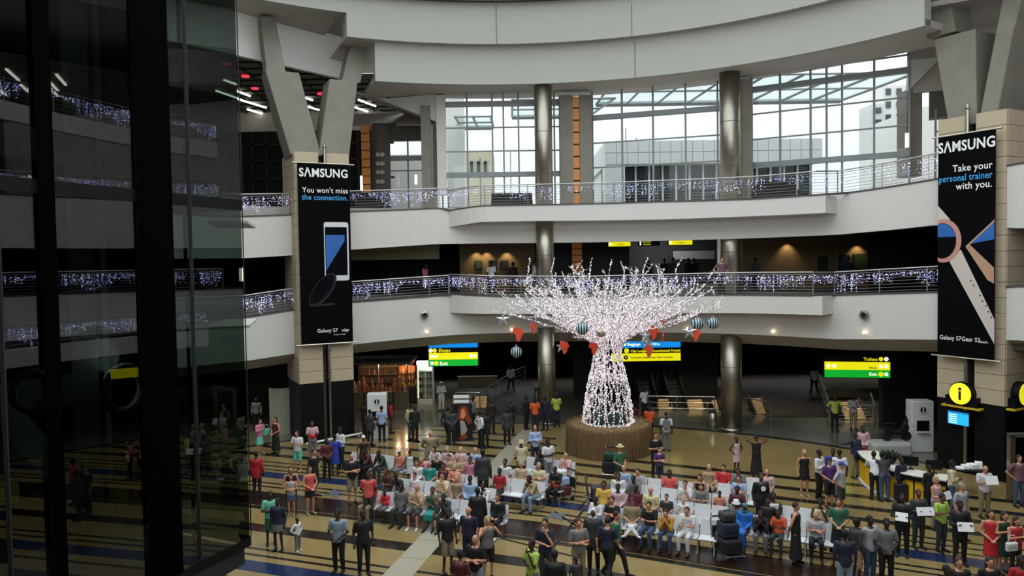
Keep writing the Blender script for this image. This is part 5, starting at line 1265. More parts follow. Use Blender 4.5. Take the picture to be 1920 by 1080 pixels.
def cloth_mesh(kind, pn):
    if (kind, pn) in _pm: return _pm[kind, pn]
    p = POSES[pn]; mb = MB(); sit = pn.startswith('sit')
    if kind in ('tee', 'long', 'tank', 'coat'):
        torso(mb, p, .022 if kind != 'coat' else .035, zt=.93 if kind == 'tank' else .95)
        if kind == 'coat' and not sit: mb.loft([[V(((.19)*math.cos(2*PI*i/14), (.135)*math.sin(2*PI*i/14)-.0, z)) for i in range(14)] for z in (.72, 1.0)])
        for s in (-1, 1):
            a, e, w = J(p, 'sh', s), J(p, 'el', s), J(p, 'wr', s)
            if kind == 'tank': continue
            limb(mb, p['neck']-V((0, 0, .075)), a, .066, .07)
            limb(mb, a, a.lerp(e, .72 if kind == 'tee' else 1), .068, .06 if kind == 'tee' else .054)
            if kind != 'tee': limb(mb, e, e.lerp(w, .93), .054, .042)
    elif kind in ('trousers', 'shorts', 'skinny'):
        torso(mb, p, .018, zt=.3)
        for s in (-1, 1):
            h, k, a = J(p, 'hip', s), J(p, 'knee', s), J(p, 'ank', s)
            i = .0 if kind == 'skinny' else .014
            if kind == 'shorts': limb(mb, h, h.lerp(k, .96), .102, .088)
            else: limb(mb, h, k, .094+i, .062+i); limb(mb, k, k.lerp(a, .93), .062+i, .046+i)
    elif kind in ('skirt', 'longskirt', 'mini'):
        torso(mb, p, .018, zt=.3)
        if not sit:
            zb_, r = {'skirt': (.5, .2), 'longskirt': (.16, .24), 'mini': (.66, .19)}[kind]
            mb.loft([[V((rx*math.cos(2*PI*i/18), ry*math.sin(2*PI*i/18)+p['pel'].y, z)) for i in range(18)] for z, rx, ry in ((zb_, r*1.05, r*.8), ((zb_+.95)/2, (r+.18)/2, .145), (1.0, .16, .12))])
        else:
            for s in (-.6, 0, .6): a = p['hip'].lerp(mir(p['hip']), .5+s/2); b = p['knee'].lerp(J(p, 'knee', -1), .5+s/2); limb(mb, a, b, .1, .085)
            if kind != 'mini':
                for s in (-.7, 0, .7): b = p['knee'].lerp(J(p, 'knee', -1), .5+s/2); limb(mb, b, b.lerp(V((b.x, b.y+.03, .1)), .3 if kind == 'skirt' else .85), .08, .085)
    r = remesh(mb, .024, kind); r.materials.append(M_BLACK); _pm[kind, pn] = r; return r
def shoe_mesh(pn, s):
    k = ('shoe', pn, s)
    if k in _pm: return _pm[k]
    p = POSES[pn]; mb = MB(); a, t = J(p, 'ank', s), J(p, 'toe', s); d = (t-a); d.z *= .7
    limb(mb, a+V((0, .02, -.035)), t+V((0, -.02, 0)), .046, .034, 8); me = mb.mesh('shoe', [M_BLACK], True); _pm[k] = me; return me
def hair_mesh(kind):
    k = ('hair', kind)
    if k in _pm: return _pm[k]
    mb = MB()
    if kind in ('short', 'long', 'bun', 'bob', 'afro'): mb.ell((0, .022, .032), (.084, .095, .1) if kind != 'afro' else (.11, .115, .115), 14, 9)
    if kind == 'long': mb.ell((0, .055, -.1), (.088, .06, .19), 12, 8)
    if kind == 'bob': mb.ell((0, .04, -.03), (.1, .08, .11), 12, 8)
    if kind == 'bun': mb.ell((0, .08, .11), .045, 10, 7)
    if kind == 'balding': mb.ell((0, .05, -.01), (.081, .066, .07), 12, 8)
    if kind == 'cap': mb.lathe([(.088, .02), (.09, .05), (.075, .1), (.03, .128)], 14, (0, .012, 0)); mb.box((0, -.12, .035), (.12, .1, .012))
    if kind == 'hat': mb.lathe([(.17, .05), (.17, .06), (.09, .065), (.088, .12), (.06, .15), (.02, .155)], 18)
    if kind == 'bucket': mb.lathe([(.15, .0), (.15, .01), (.098, .05), (.085, .13), (.02, .14)], 18)
    if kind == 'scarf': mb.ell((0, .025, .01), (.09, .1, .12), 14, 9); mb.ell((0, .03, -.14), (.1, .09, .07), 12, 7)
    me = mb.mesh('hair', [M_BLACK], True); _pm[k] = me; return me
CM = {}
CN = {'black': '#0f0f12', 'white': '#c9c9cb', 'cream': '#c4b896', 'grey': '#6a6a6c', 'dark grey': '#333336', 'navy': '#1a2036', 'blue': '#2438a0', 'light blue': '#8fa3c4', 'bright blue': '#1a62b4', 'teal': '#1f8078', 'mint': '#62b8a0', 'green': '#2f6048', 'dark green': '#1a3626', 'lime': '#a0bf50',
      'khaki': '#82765a', 'tan': '#9c8468', 'beige': '#b09c80', 'brown': '#42301f', 'dark brown': '#231a14', 'red': '#a01c22', 'bright red': '#b8222c', 'maroon': '#501a22', 'coral': '#c8524e', 'orange': '#c85030', 'yellow': '#c8a040', 'mustard': '#a87a26', 'pale yellow': '#c4bc8c', 'pink': '#b87088', 'pale pink': '#c0a0a4', 'peach': '#c88068', 'purple': '#4a2a60', 'mauve': '#6a4a52', 'denim': '#3c4e68', 'light denim': '#7c90a0', 'blond': '#a08a60', 'grey hair': '#8a8680', 'brown hair': '#2e1f14', 'black hair': '#0c0a0a', 'red hair': '#4a2418', 'hi-vis': '#a8b84a', 'hi-vis orange': '#d85a28', 'straw': '#b8a880', 'silver': '#9a9aa0'}
def cm(n):
    if n not in CM: CM[n] = mat('cloth_'+n.replace(' ', '_'), CN[n], .8, noise=.1, scale=8)
    return CM[n]
def put(name, me, parent, m, loc=None):
    o = bpy.data.objects.new(name, me); COL.objects.link(o); o.parent = parent
    if m is not None: o.material_slots[0].link = 'OBJECT'; o.material_slots[0].material = m
    if loc is not None: o.location = loc
    return o
SHO = {'black': 'black', 'white': 'white', 'brown': 'brown'}
ALLP = []
def person(loc, yaw, ps, h, top, topc, bot, botc, hair, hairc, skin, label, shoe='black', group=None, wide=1.0):
    """h = overall size relative to 1.75 m"""
    t_ = thing('person', label, 'person', loc, R_(yaw), group); s = h/1.75; t_.scale = (s*wide, s*(wide**.5), s)
    put('body', body_mesh(ps), t_, M_SKIN[skin])
    if bot: put({'trousers': 'trousers', 'skinny': 'trousers', 'shorts': 'shorts'}.get(bot, 'skirt'), cloth_mesh(bot, ps), t_, cm(botc))
    if top: put({'tee': 'shirt', 'long': 'shirt', 'tank': 'top', 'coat': 'coat'}[top], cloth_mesh(top, ps), t_, cm(topc))
    hn = {'cap': 'cap', 'hat': 'hat', 'bucket': 'hat', 'scarf': 'headscarf'}.get(hair, 'hair')
    if hair != 'bald': put(hn, hair_mesh(hair), t_, cm(hairc), POSES[ps]['head'])
    for s_ in (-1, 1): put('shoe', shoe_mesh(ps, s_), t_, cm(shoe))
    ALLP.append(t_); return t_
def stand(px, py, yaw, ps, h, *a, z=0.0, Y=None, **k):
    """px, py: top of the head in the photograph"""
    if Y is None: q = atZ(px, py, z+h)
    else: q = atY(px, py, Y)
    return person((q.x, q.y, z), yaw, ps, h, *a, **k)
# ---- benches: rows given by the line of the backrest tops
M_SEAT = mat('bench_silver', '#cfcfd2', .4, .0, noise=.06, scale=12); M_BEAM = mat('bench_frame', '#8d8d90', .35, .7)
def seat_meshes():
    mb = MB()
    rings = []
    for y, z in ((.28, .9), (.22, .62), (.2, .47), (.12, .43), (-.15, .44), (-.26, .46)):
        rings.append((y, z))
    a = [[V((x, y, z)) for y, z in rings[:3]]+[V((x, y-.025, z)) for y, z in rings[:3][::-1]] for x in (-.265, .265)]
    b = [[V((x, y, z)) for y, z in rings[2:]]+[V((x, y, z-.03)) for y, z in rings[2:][::-1]] for x in (-.265, .265)]
    back = MB().loft(a).mesh('backrest', [M_SEAT]); seat = MB().loft(b).mesh('seat', [M_SEAT])
    leg = MB().tube((0, -.22, 0), (0, .0, .38), .022, n=6).tube((0, .25, 0), (0, .0, .38), .022, n=6).mesh('leg_frame', [M_BEAM])
    arm_ = MB().path([V((0, .2, .62)), V((0, -.1, .66)), V((0, -.2, .64)), V((0, -.2, .42))], .016, 6).mesh('armrest', [M_BEAM])
    return back, seat, leg, arm_
BK, SE, LG, AR_ = seat_meshes()
BENCH_NEAR = []
def bench(l, r, n, label):
    zb_ = .9; a = atZ(l[0], l[1], zb_); b = atZ(r[0], r[1], zb_); a.z = b.z = 0
    d = (b-a); L = d.length; d.normalize(); ang = math.atan2(d.y, d.x); bk = V((-d.y, d.x, 0)); pit = L/n
    o0 = a-bk*.28; mid = (a+b)/2-bk*.28
    t_ = thing('seat_row', label, 'bench', mid, ang)
    MB().box((0, 0, .4), (L-.1, .07, .05)).build('beam', M_BEAM, t_)
    MB().box((0, -.2, .41), (L-.1, .03, .03)).build('front_bar', M_BEAM, t_)
    out = []
    for i in range(n):
        x = -L/2+(i+.5)*pit; s = pit/.56
        for me, nm in ((BK, 'backrest'), (SE, 'seat')):
            q = link(nm, me, t_, (x, 0, 0)); q.scale = (s, 1, 1)
        out.append(mid+d*x)
    for i in range(n+1):
        x = -L/2+i*pit
        if i % 2 == 0 or i == n: link('leg_frame', LG, t_, (max(-L/2+.1, min(L/2-.1, x)), 0, 0))
        link('armrest', AR_, t_, (x, 0, 0)) if i in (0, n) or (i+n) % 3 == 0 else None
    return out, math.degrees(ang)
ORD = ['leftmost', 'second from left', 'third from left', 'fourth from left', 'fifth from left', 'sixth from left', 'seventh from left', 'eighth from left', 'rightmost']
TOPW = {'tee': 'short-sleeved top', 'long': 'long-sleeved top', 'tank': 'sleeveless top', 'coat': 'jacket', None: 'clothes'}
BOTW = {'trousers': 'trousers', 'skinny': 'trousers', 'shorts': 'shorts', 'skirt': 'skirt', 'longskirt': 'long skirt', 'mini': 'short skirt'}
def row(l, r, n, where, people):
    """people: {seat: (pose,h,top,topc,bot,botc,hair,hairc,skin[,shoe,extra])}"""
    seats, ang = bench(l, r, n, 'row of %s white metal seats, %s' % (['no', 'one', 'two', 'three', 'four', 'five', 'six', 'seven', 'eight', 'nine'][n], where))
    for i, q in people.items():
        ps, h, top, tcol, bot, bc, hair, hc, sk = q[:9]; shoe = q[9] if len(q) > 9 else 'black'
        rk = random.Random(i*31+int(l[0])); jit = rk.uniform(-.04, .04)
        pos = 'rightmost' if i == n-1 else ORD[i]
        lab = 'person in %s %s, %s, %s' % (tcol, TOPW[top], pos, where.replace('of the ', 'of '))
        f = h/1.75
        person((seats[i].x+jit, seats[i].y, .45-.45*f), ang+rk.uniform(-14, 14), ps, h, top, tcol, bot, bc, hair, hc, sk, lab, shoe=shoe)
BH, BRH, BLD, GRH = 'black hair', 'brown hair', 'blond', 'grey hair'
# right block
row((1105, 945), (1350, 976), 7, 'front row of the right block', {
 0: ('sitread', 1.62, 'long', 'white', 'trousers', 'dark grey', 'short', BH, 'd'), 1: ('sitx', 1.7, 'tee', 'black', 'trousers', 'dark grey', 'short', BRH, 'l'),
 2: ('sitleg', 1.75, 'tee', 'khaki', 'trousers', 'white', 'cap', 'maroon', 'l', 'white'), 3: ('sitread', 1.75, 'tee', 'black', 'trousers', 'denim', 'short', BRH, 'l'),
 4: ('sitlean', 1.72, 'long', 'mustard', 'trousers', 'denim', 'short', BRH, 'l'), 5: ('sitread', 1.7, 'tee', 'white', 'trousers', 'white', 'short', 'red hair', 'l', 'brown')})
row((1385, 961), (1580, 986), 6, 'front row right of loaded trolley', {
 0: ('sit', 1.65, 'long', 'bright blue', 'longskirt', 'bright blue', 'scarf', 'teal', 'd'), 1: ('sitlean', 1.75, 'long', 'black', 'trousers', 'grey', 'short', BH, 'd'), 2: ('sitread', 1.6, 'tee', 'orange', 'trousers', 'dark grey', 'short', BH, 'd'),
 4: ('sitx', 1.66, 'tee', 'silver', 'trousers', 'black', 'short', 'blond', 'l')})
row((1122, 921), (1400, 955), 9, 'second row of the right block', {
 0: ('sitwide', 1.78, 'tee', 'yellow', 'trousers', 'dark grey', 'short', BH, 'm'), 1: ('sit', 1.68, 'long', 'pale pink', 'trousers', 'black', 'short', BH, 'd'), 2: ('sitwide', 1.74, 'long', 'maroon', 'trousers', 'black', 'short', BH, 'd'),
 3: ('sit', 1.74, 'tee', 'pale yellow', 'trousers', 'black', 'balding', GRH, 'l'), 4: ('sit', 1.4, 'tee', 'dark grey', 'trousers', 'navy', 'short', BRH, 'l'), 5: ('sit', 1.3, 'tee', 'white', 'shorts', 'khaki', 'short', BLD, 'p'),
 8: ('sitread', 1.62, 'tee', 'grey', 'skirt', 'brown', 'bucket', 'white', 'm')})
row((1440, 944), (1582, 962), 5, 'short seat row by the red-haired woman', {
 0: ('sit', 1.75, 'tank', 'white', 'trousers', 'dark grey', 'short', BH, 'd'), 3: ('sitchin', 1.72, 'tank', 'cream', 'trousers', 'dark grey', 'short', BH, 'd')})
row((1149, 903), (1402, 933), 8, 'third row of the right block', {
 0: ('sit', 1.72, 'long', 'white', 'trousers', 'grey', 'short', BH, 'm'), 1: ('sitread', 1.7, 'tee', 'grey', 'trousers', 'black', 'short', BH, 'd'), 4: ('sitchin', 1.66, 'tee', 'white', 'trousers', 'black', 'short', BRH, 'l'),
 5: ('sitread', 1.66, 'tee', 'grey', 'skirt', 'khaki', 'bob', 'brown hair', 'l'), 6: ('sit', 1.25, 'tee', 'peach', 'shorts', 'grey', 'short', BH, 'd'), 7: ('sitx', 1.7, 'tee', 'maroon', 'trousers', 'dark grey', 'short', BH, 'd')})
row((1160, 890), (1330, 908), 6, 'fourth row of the right block', {
 0: ('sit', 1.76, 'tee', 'light blue', 'trousers', 'grey', 'balding', GRH, 'l'), 1: ('sitread', 1.68, 'tee', 'silver', 'trousers', 'grey', 'short', BRH, 'l'), 3: ('sitwide', 1.74, 'tee', 'coral', 'trousers', 'black', 'short', BH, 'd'), 5: ('sit', 1.64, 'tank', 'black', 'skirt', 'black', 'long', BH, 'l')})
row((1345, 905), (1432, 915), 3, 'three-seat row before the rearmost right row', {1: ('sitx', 1.7, 'tee', 'light blue', 'trousers', 'navy', 'short', BRH, 'l')})
row((1320, 887), (1452, 899), 5, 'rearmost row of the right block', {
 0: ('sit', 1.66, 'tank', 'tan', 'skirt', 'black', 'long', BLD, 'l'), 1: ('sitwide', 1.76, 'tee', 'bright red', 'shorts', 'khaki', 'short', BRH, 'l'), 2: ('sitread', 1.66, 'tee', 'grey', 'trousers', 'dark grey', 'short', BH, 'm'), 4: ('sit', 1.7, 'tee', 'pale pink', 'trousers', 'black', 'balding', GRH, 'l')})
# left block
row((690, 918), (955, 947), 9, 'front row of the left block', {
 0: ('sitread', 1.72, 'tee', 'red', 'trousers', 'khaki', 'short', BH, 'd'), 1: ('sitread', 1.2, 'long', 'bright red', 'shorts', 'grey', 'short', BH, 'd'), 2: ('sit', 1.72, 'tee', 'grey', 'trousers', 'dark grey', 'short', BH, 'd'),
 3: ('sitchin', 1.78, 'tee', 'beige', 'shorts', 'dark grey', 'balding', GRH, 'l', 'white'), 4: ('sitchin', 1.68, 'tank', 'green', 'skirt', 'teal', 'short', BRH, 'm'), 5: ('sitlean', 1.74, 'long', 'dark grey', 'trousers', 'dark grey', 'short', BH, 'd'),
 8: ('sit', 1.68, 'long', 'black', 'trousers', 'black', 'bob', 'red hair', 'l', 'white')})
row((720, 893), (932, 917), 8, 'second row of the left block', {
 0: ('sitread', 1.68, 'tee', 'brown', 'trousers', 'dark grey', 'short', BRH, 'm'), 1: ('sitlean', 1.76, 'tee', 'black', 'trousers', 'light denim', 'cap', 'black', 'd'), 2: ('sit', 1.55, 'tee', 'white', 'trousers', 'grey', 'short', BRH, 'l'),
 4: ('sitchin', 1.76, 'tee', 'cream', 'shorts', 'grey', 'short', BRH, 'l'), 5: ('sit', 1.66, 'tank', 'khaki', 'skirt', 'black', 'long', BLD, 'l'), 6: ('sit', 1.76, 'long', 'light blue', 'trousers', 'navy', 'short', BH, 'd', 'white'), 7: ('sitlean', 1.72, 'long', 'white', 'trousers', 'dark grey', 'short', BH, 'd')})
row((780, 878), (897, 893), 5, 'third row of the left block', {
 0: ('sit', 1.68, 'long', 'white', 'trousers', 'grey', 'bob', BRH, 'l'), 1: ('sit', 1.74, 'tee', 'teal', 'shorts', 'khaki', 'balding', GRH, 'l'), 2: ('sitleg', 1.66, 'tee', 'maroon', 'trousers', 'dark grey', 'short', BRH, 'm'), 3: ('sitx', 1.7, 'tee', 'peach', 'shorts', 'khaki', 'short', BLD, 'l')})
row((795, 864), (897, 875), 5, 'fourth row of the left block', {
 0: ('sitlean', 1.66, 'tee', 'pink', 'trousers', 'grey', 'short', BLD, 'l'), 1: ('sit', 1.7, 'coat', 'black', 'trousers', 'black', 'short', GRH, 'l'), 2: ('sitx', 1.72, 'tank', 'tan', 'shorts', 'beige', 'short', BRH, 'l'), 3: ('sitx', 1.74, 'tee', 'tan', 'shorts', 'green', 'short', BLD, 'l'), 4: ('sit', 1.72, 'tee', 'pink', 'trousers', 'maroon', 'short', BRH, 'm')})
row((806, 850), (907, 857), 4, 'rearmost row of the left block', {
 0: ('sitread', 1.66, 'tee', 'white', 'skirt', 'black', 'bob', BH, 'l'), 1: ('sit', 1.68, 'tee', 'pale pink', 'skirt', 'grey', 'short', GRH, 'p'), 2: ('sit', 1.74, 'tee', 'pale pink', 'shorts', 'beige', 'balding', GRH, 'p'), 3: ('sitx', 1.76, 'tee', 'light blue', 'trousers', 'navy', 'balding', GRH, 'l')})
row((660, 847), (768, 858), 4, 'row by the left pillar', {
 1: ('sitlean', 1.74, 'tee', 'maroon', 'trousers', 'black', 'short', BH, 'd'), 2: ('sitlean', 1.74, 'tee', 'dark green', 'trousers', 'dark grey', 'short', BH, 'd'), 3: ('sit', 1.6, 'tee', 'peach', 'shorts', 'grey', 'cap', 'white', 'm')})
# middle block
row((928, 893), (1024, 905), 3, 'front row of the middle block', {0: ('sit', 1.66, 'tee', 'red', 'trousers', 'black', 'short', BH, 'd'), 2: ('sitlean', 1.8, 'coat', 'tan', 'trousers', 'light denim', 'short', BH, 'd')})
row((938, 878), (1062, 892), 4, 'second row of the middle block', {0: ('sit', 1.76, 'tee', 'white', 'trousers', 'dark grey', 'short', BH, 'm'), 1: ('sit', 1.72, 'tee', 'beige', 'trousers', 'tan', 'short', GRH, 'l'), 2: ('sitx', 1.76, 'tee', 'cream', 'trousers', 'grey', 'short', GRH, 'l'), 3: ('sitread', 1.66, 'long', 'black', 'trousers', 'black', 'short', BH, 'd')})
row((985, 855), (1080, 867), 4, 'rear row beside the reed drum', {1: ('sitread', 1.66, 'long', 'dark grey', 'longskirt', 'green', 'long', BH, 'd'), 3: ('sitchin', 1.7, 'tee', 'pale pink', 'trousers', 'beige', 'balding', GRH, 'l')})
# ---- standing people (head top px, py, yaw, pose, height, clothes...)
S = stand
S(480, 846, 175, 'stand', 1.7, 'coat', 'red', 'trousers', 'black', 'short', BH, 'd', 'person in a long red coat at the edge of the dark glass lift')
S(506, 921, 20, 'cross', 1.66, 'tee', 'mint', 'skirt', 'green', 'long', BH, 'd', 'woman in mint top and green skirt near the lift, arms crossed')
S(520, 934, -10, 'stand', 1.6, 'long', 'navy', 'mini', 'grey', 'short', BH, 'd', 'woman in navy top and short grey skirt beside the mint-topped woman')
S(545, 874, 15, 'clasp', 1.7, 'tank', 'black', 'trousers', 'navy', 'long', BRH, 'l', 'woman in black top hugging a girl from behind')
S(545, 889, 5, 'cross', 1.45, 'tank', 'silver', 'mini', 'denim', 'short', BRH, 'l', 'girl in silver top and denim skirt standing before a woman', shoe='tan')
S(580, 874, 40, 'clasp', 1.68, 'tank', 'coral', 'mini', 'black', 'long', BRH, 'l', 'woman in coral strapless top and short black skirt', shoe='tan')
S(588, 842, 60, 'stand', 1.78, 'tee', 'black', 'shorts', 'black', 'short', BRH, 'l', 'man in black polo and black shorts left of the crossed-arm man')
S(557, 971, 60, 'hips', 1.02, 'long', 'white', 'trousers', 'grey', 'short', BH, 'd', 'small child in white top and grey trousers standing alone', shoe='white')
S(633, 955, -10, 'clasp', 1.78, 'tee', 'light denim', 'trousers', 'black', 'short', BH, 'd', 'young man in pale blue-grey tee and black trousers, front left')
S(680, 957, 20, 'stand', 1.8, 'tee', 'black', 'trousers', 'black', 'cap', 'black', 'd', 'man all in black with white print on the chest')
S(659, 850, 25, 'cross', 1.8, 'tee', 'black', 'shorts', 'khaki', 'balding', BRH, 'l', 'man in black polo and khaki shorts with crossed arms', shoe='brown')
S(690, 884, 5, 'back', 1.7, 'tee', 'coral', 'trousers', 'dark grey', 'short', BH, 'd', 'man in bright coral tee at the left end of the benches')
S(557, 807, -10, 'phone', 1.72, 'tee', 'white', 'shorts', 'mint', 'short', BRH, 'l', 'man in white tee and mint shorts looking at his phone', shoe='tan')
S(480, 745, 10, 'stand', 1.7, 'long', 'grey', 'trousers', 'black', 'short', BH, 'd', 'distant person in grey far left beside the lift glass')
S(486, 785, 60, 'phone', 1.64, 'long', 'pink', 'skirt', 'mint', 'short', BRH, 'l', 'woman in pink cardigan and mint skirt by the partition', shoe='tan')
S(516, 782, -30, 'clasp', 1.68, 'tank', 'maroon', 'longskirt', 'black', 'long', BRH, 'l', 'woman in maroon top and long black skirt leaning at the partition')
S(585, 789, 20, 'hold', 1.72, 'tee', 'pale pink', 'trousers', 'grey', 'short', BH, 'm', 'woman in pale pink holding a baby at the left pillar')
S(627, 815, 180, 'cross', 1.66, 'tee', 'blue', 'skirt', 'blue', 'bun', BH, 'd', 'woman in royal blue dress in front of the left pillar')
S(638, 801, -40, 'cross', 1.76, 'long', 'white', 'trousers', 'black', 'short', BH, 'd', 'man in white shirt behind the royal blue dress')
S(612, 822, 30, 'clasp', 1.66, 'long', 'maroon', 'trousers', 'black', 'short', BH, 'd', 'person in maroon just left of the royal blue dress')
S(681, 816, 15, 'stand', 1.7, 'tank', 'dark brown', 'trousers', 'black', 'cap', 'white', 'm', 'person in dark tank top and pale cap behind the rear seats')
S(682, 752, -60, 'stand', 1.78, 'coat', 'black', 'trousers', 'black', 'short', BH, 'd', 'dark-clad man left of the left white kiosk')
S(693, 768, 150, 'stand', 1.72, 'coat', 'dark grey', 'trousers', 'black', 'short', BH, 'd', 'person in dark grey beside the left white kiosk')
S(715, 761, 180, 'stand', 1.76, 'tee', 'light blue', 'trousers', 'black', 'short', BH, 'm', 'man in pale blue shirt seen from behind at the left kiosk')
S(732, 750, 100, 'stand', 1.7, 'tee', 'red', 'trousers', 'brown', 'short', BH, 'd', 'person in red half hidden by the left kiosk')
S(770, 757, 150, 'stand', 1.8, 'long', 'pale yellow', 'trousers', 'denim', 'short', BH, 'm', 'man in pale yellow shirt and jeans seen from behind')
S(777, 760, 30, 'stand', 1.76, 'coat', 'black', 'trousers', 'black', 'short', BH, 'd', 'man in black suit behind the pale yellow shirt')
S(786, 703, 0, 'hold', 1.74, 'long', 'grey', 'trousers', 'dark grey', 'short', BH, 'd', 'distant grey-clad person in front of the lit fridge')
S(827, 716, 20, 'cross', 1.68, 'long', 'white', 'trousers', 'white', 'scarf', 'white', 'd', 'woman all in white standing in the dark hall')
S(838, 762, 160, 'walk', 1.76, 'coat', 'black', 'trousers', 'black', 'short', BH, 'd', 'man in dark suit walking left of the poster stand')
S(846, 764, 10, 'clasp', 1.78, 'coat', 'dark grey', 'trousers', 'black', 'short', BH, 'd', 'man in dark jacket immediately left of the poster stand')
S(900, 770, 120, 'hips', 1.76, 'long', 'white', 'trousers', 'black', 'short', BH, 'd', 'man in white shirt immediately right of the poster stand')
S(909, 769, -20, 'stand', 1.76, 'coat', 'black', 'trousers', 'black', 'short', BH, 'd', 'man in black jacket right of the white shirt by the poster')
S(921, 747, 20, 'stand', 1.76, 'long', 'dark brown', 'trousers', 'dark brown', 'short', BH, 'd', 'dark brown-clad man by the brown walkway')
S(887, 743, -90, 'stand', 1.74, 'long', 'grey', 'trousers', 'black', 'short', BH, 'd', 'grey-clad person behind the brochure rack')
S(957, 747, -20, 'stand', 1.84, 'coat', 'black', 'trousers', 'black', 'bald', BH, 'd', 'tall bald man in black suit at the top of the cream path')
S(950, 764, 20, 'stand', 1.76, 'coat', 'dark grey', 'trousers', 'black', 'short', BH, 'd', 'man in dark suit with white shirt beside the bald man')
S(1003, 745, 10, 'stand', 1.74, 'tee', 'hi-vis orange', 'trousers', 'navy', 'cap', 'black', 'd', 'worker in orange safety vest left of the scanner')
S(1043, 737, 10, 'stand', 1.76, 'tee', 'hi-vis', 'trousers', 'navy', 'cap', 'navy', 'd', 'worker in yellow-green safety vest right of the scanner')
S(986, 742, 60, 'stand', 1.74, 'coat', 'black', 'trousers', 'black', 'cap', 'black', 'd', 'guard in black left of the orange vest')
S(1022, 742, -30, 'stand', 1.76, 'long', 'navy', 'trousers', 'navy', 'cap', 'navy', 'd', 'guard in navy between the two safety vests')
S(1003, 797, 10, 'cross', 1.78, 'long', 'light blue', 'trousers', 'navy', 'balding', GRH, 'l', 'man in pale blue shirt, arms crossed, left of the reed drum')
S(807, 807, 10, 'back', 1.8, 'long', 'khaki', 'trousers', 'khaki', 'bald', BH, 'l', 'large man in khaki behind the left seat block', wide=1.25)
S(977, 825, 0, 'back', 1.68, 'coat', 'cream', 'trousers', 'brown', 'bucket', 'beige', 'd', 'woman in beige hat and cream waistcoat')
S(1027, 823, 30, 'cross', 1.76, 'tee', 'white', 'trousers', 'grey', 'short', BH, 'd', 'man in white tee with dark backpack straps left of the drum')
S(957, 684, 20, 'walk', 1.74, 'long', 'white', 'trousers', 'black', 'short', BH, 'd', 'distant person in white on the brown walkway')
S(1208, 725, 30, 'stand', 1.76, 'tee', 'white', 'trousers', 'black', 'short', BH, 'd', 'distant person in white with dark strap right of the trunk')
S(1217, 760, -30, 'stand', 1.74, 'tee', 'hi-vis orange', 'trousers', 'black', 'short', BH, 'd', 'worker in orange and yellow vest right of the trunk base')
S(1186, 755, 10, 'stand', 1.74, 'long', 'maroon', 'trousers', 'black', 'short', BH, 'd', 'dim maroon-clad person directly right of the trunk')
S(1249, 773, 175, 'stand', 1.76, 'tee', 'white', 'trousers', 'grey', 'short', BH, 'd', 'man in white shirt with grey backpack right of the drum')
S(1229, 811, 10, 'cross', 1.78, 'tee', 'black', 'trousers', 'black', 'short', BRH, 'l', 'man in black tee, arms crossed, at the right of the drum')
S(1236, 839, 5, 'cross', 1.4, 'tee', 'purple', 'shorts', 'navy', 'short', BRH, 'p', 'girl in purple top standing before the man in black')
S(1162, 834, 30, 'clasp', 1.72, 'tee', 'green', 'trousers', 'dark green', 'hat', 'straw', 'l', 'man in straw hat and dull green shirt at the reed drum')
S(1381, 820, 20, 'hips', 1.4, 'tank', 'pale pink', 'skirt', 'pale pink', 'short', BH, 'd', 'girl in pale pink dress on the open floor')
S(1418, 815, -10, 'hair', 1.72, 'tank', 'black', 'longskirt', 'black', 'afro', BH, 'm', 'woman in long black dress with raised elbows')
S(1508, 843, 0, 'stand', 1.7, 'tank', 'black', 'mini', 'black', 'long', BLD, 'l', 'blond woman in short black dress on the open floor', shoe='tan')
S(1536, 843, 40, 'cross', 1.76, 'long', 'white', 'trousers', 'black', 'short', BH, 'd', 'man in white shirt and black trousers next to the purple shirt')
S(1562, 841, -30, 'stand', 1.72, 'long', 'blue', 'trousers', 'black', 'short', BH, 'd', 'man in blue top behind the purple shirt')
S(1555, 858, 10, 'clasp', 1.72, 'tee', 'purple', 'shorts', 'black', 'cap', 'navy', 'l', 'man in purple tee and black shorts left of the help desk')
S(1574, 843, 170, 'stand', 1.74, 'tee', 'white', 'trousers', 'grey', 'short', BH, 'd', 'person in white tee behind the blue cap')
S(1577, 866, 40, 'hips', 1.72, 'tee', 'silver', 'shorts', 'dark grey', 'cap', 'blue', 'l', 'man in silvery tee with bright blue cap')
S(1604, 811, 15, 'point', 1.78, 'coat', 'navy', 'trousers', 'khaki', 'short', BH, 'd', 'man in navy waistcoat pointing left beside the help desk')
S(1618, 798, 0, 'clasp', 1.74, 'long', 'pale pink', 'trousers', 'coral', 'short', BH, 'd', 'person in pale pink shirt at the end of the help desk')
S(1565, 741, 0, 'hips', 1.78, 'tee', 'hi-vis', 'trousers', 'black', 'short', BH, 'd', 'guard in yellow-green vest at the right stairwell barrier')
S(1600, 739, 0, 'cross', 1.78, 'long', 'silver', 'trousers', 'khaki', 'short', BH, 'd', 'man in silvery shirt and khaki trousers at the stairwell barrier')
S(1527, 687, 180, 'walk', 1.74, 'tee', 'white', 'trousers', 'black', 'short', BH, 'd', 'distant person in white walking away at the right')
S(1659, 846, 175, 'lean', 1.78, 'tee', 'dark grey', 'trousers', 'denim', 'short', BH, 'd', 'man in dark grey leaning on the help desk')
S(1641, 845, 165, 'lean', 1.76, 'long', 'white', 'trousers', 'black', 'short', BH, 'd', 'man in white shirt leaning on the help desk')
S(1427, 887, 5, 'stand', 1.78, 'coat', 'black', 'trousers', 'black', 'short', BRH, 'm', 'person in black with a round white badge on the chest')
S(1492, 942, 60, 'back', 1.74, 'tank', 'black', 'longskirt', 'black', 'short', BRH, 'l', 'woman in long black dress standing by the seated lady in silver')
S(1572, 934, -20, 'clasp', 1.72, 'tee', 'green', 'longskirt', 'black', 'bob', 'red hair', 'l', 'red-haired woman in green top standing right of the empty seats')
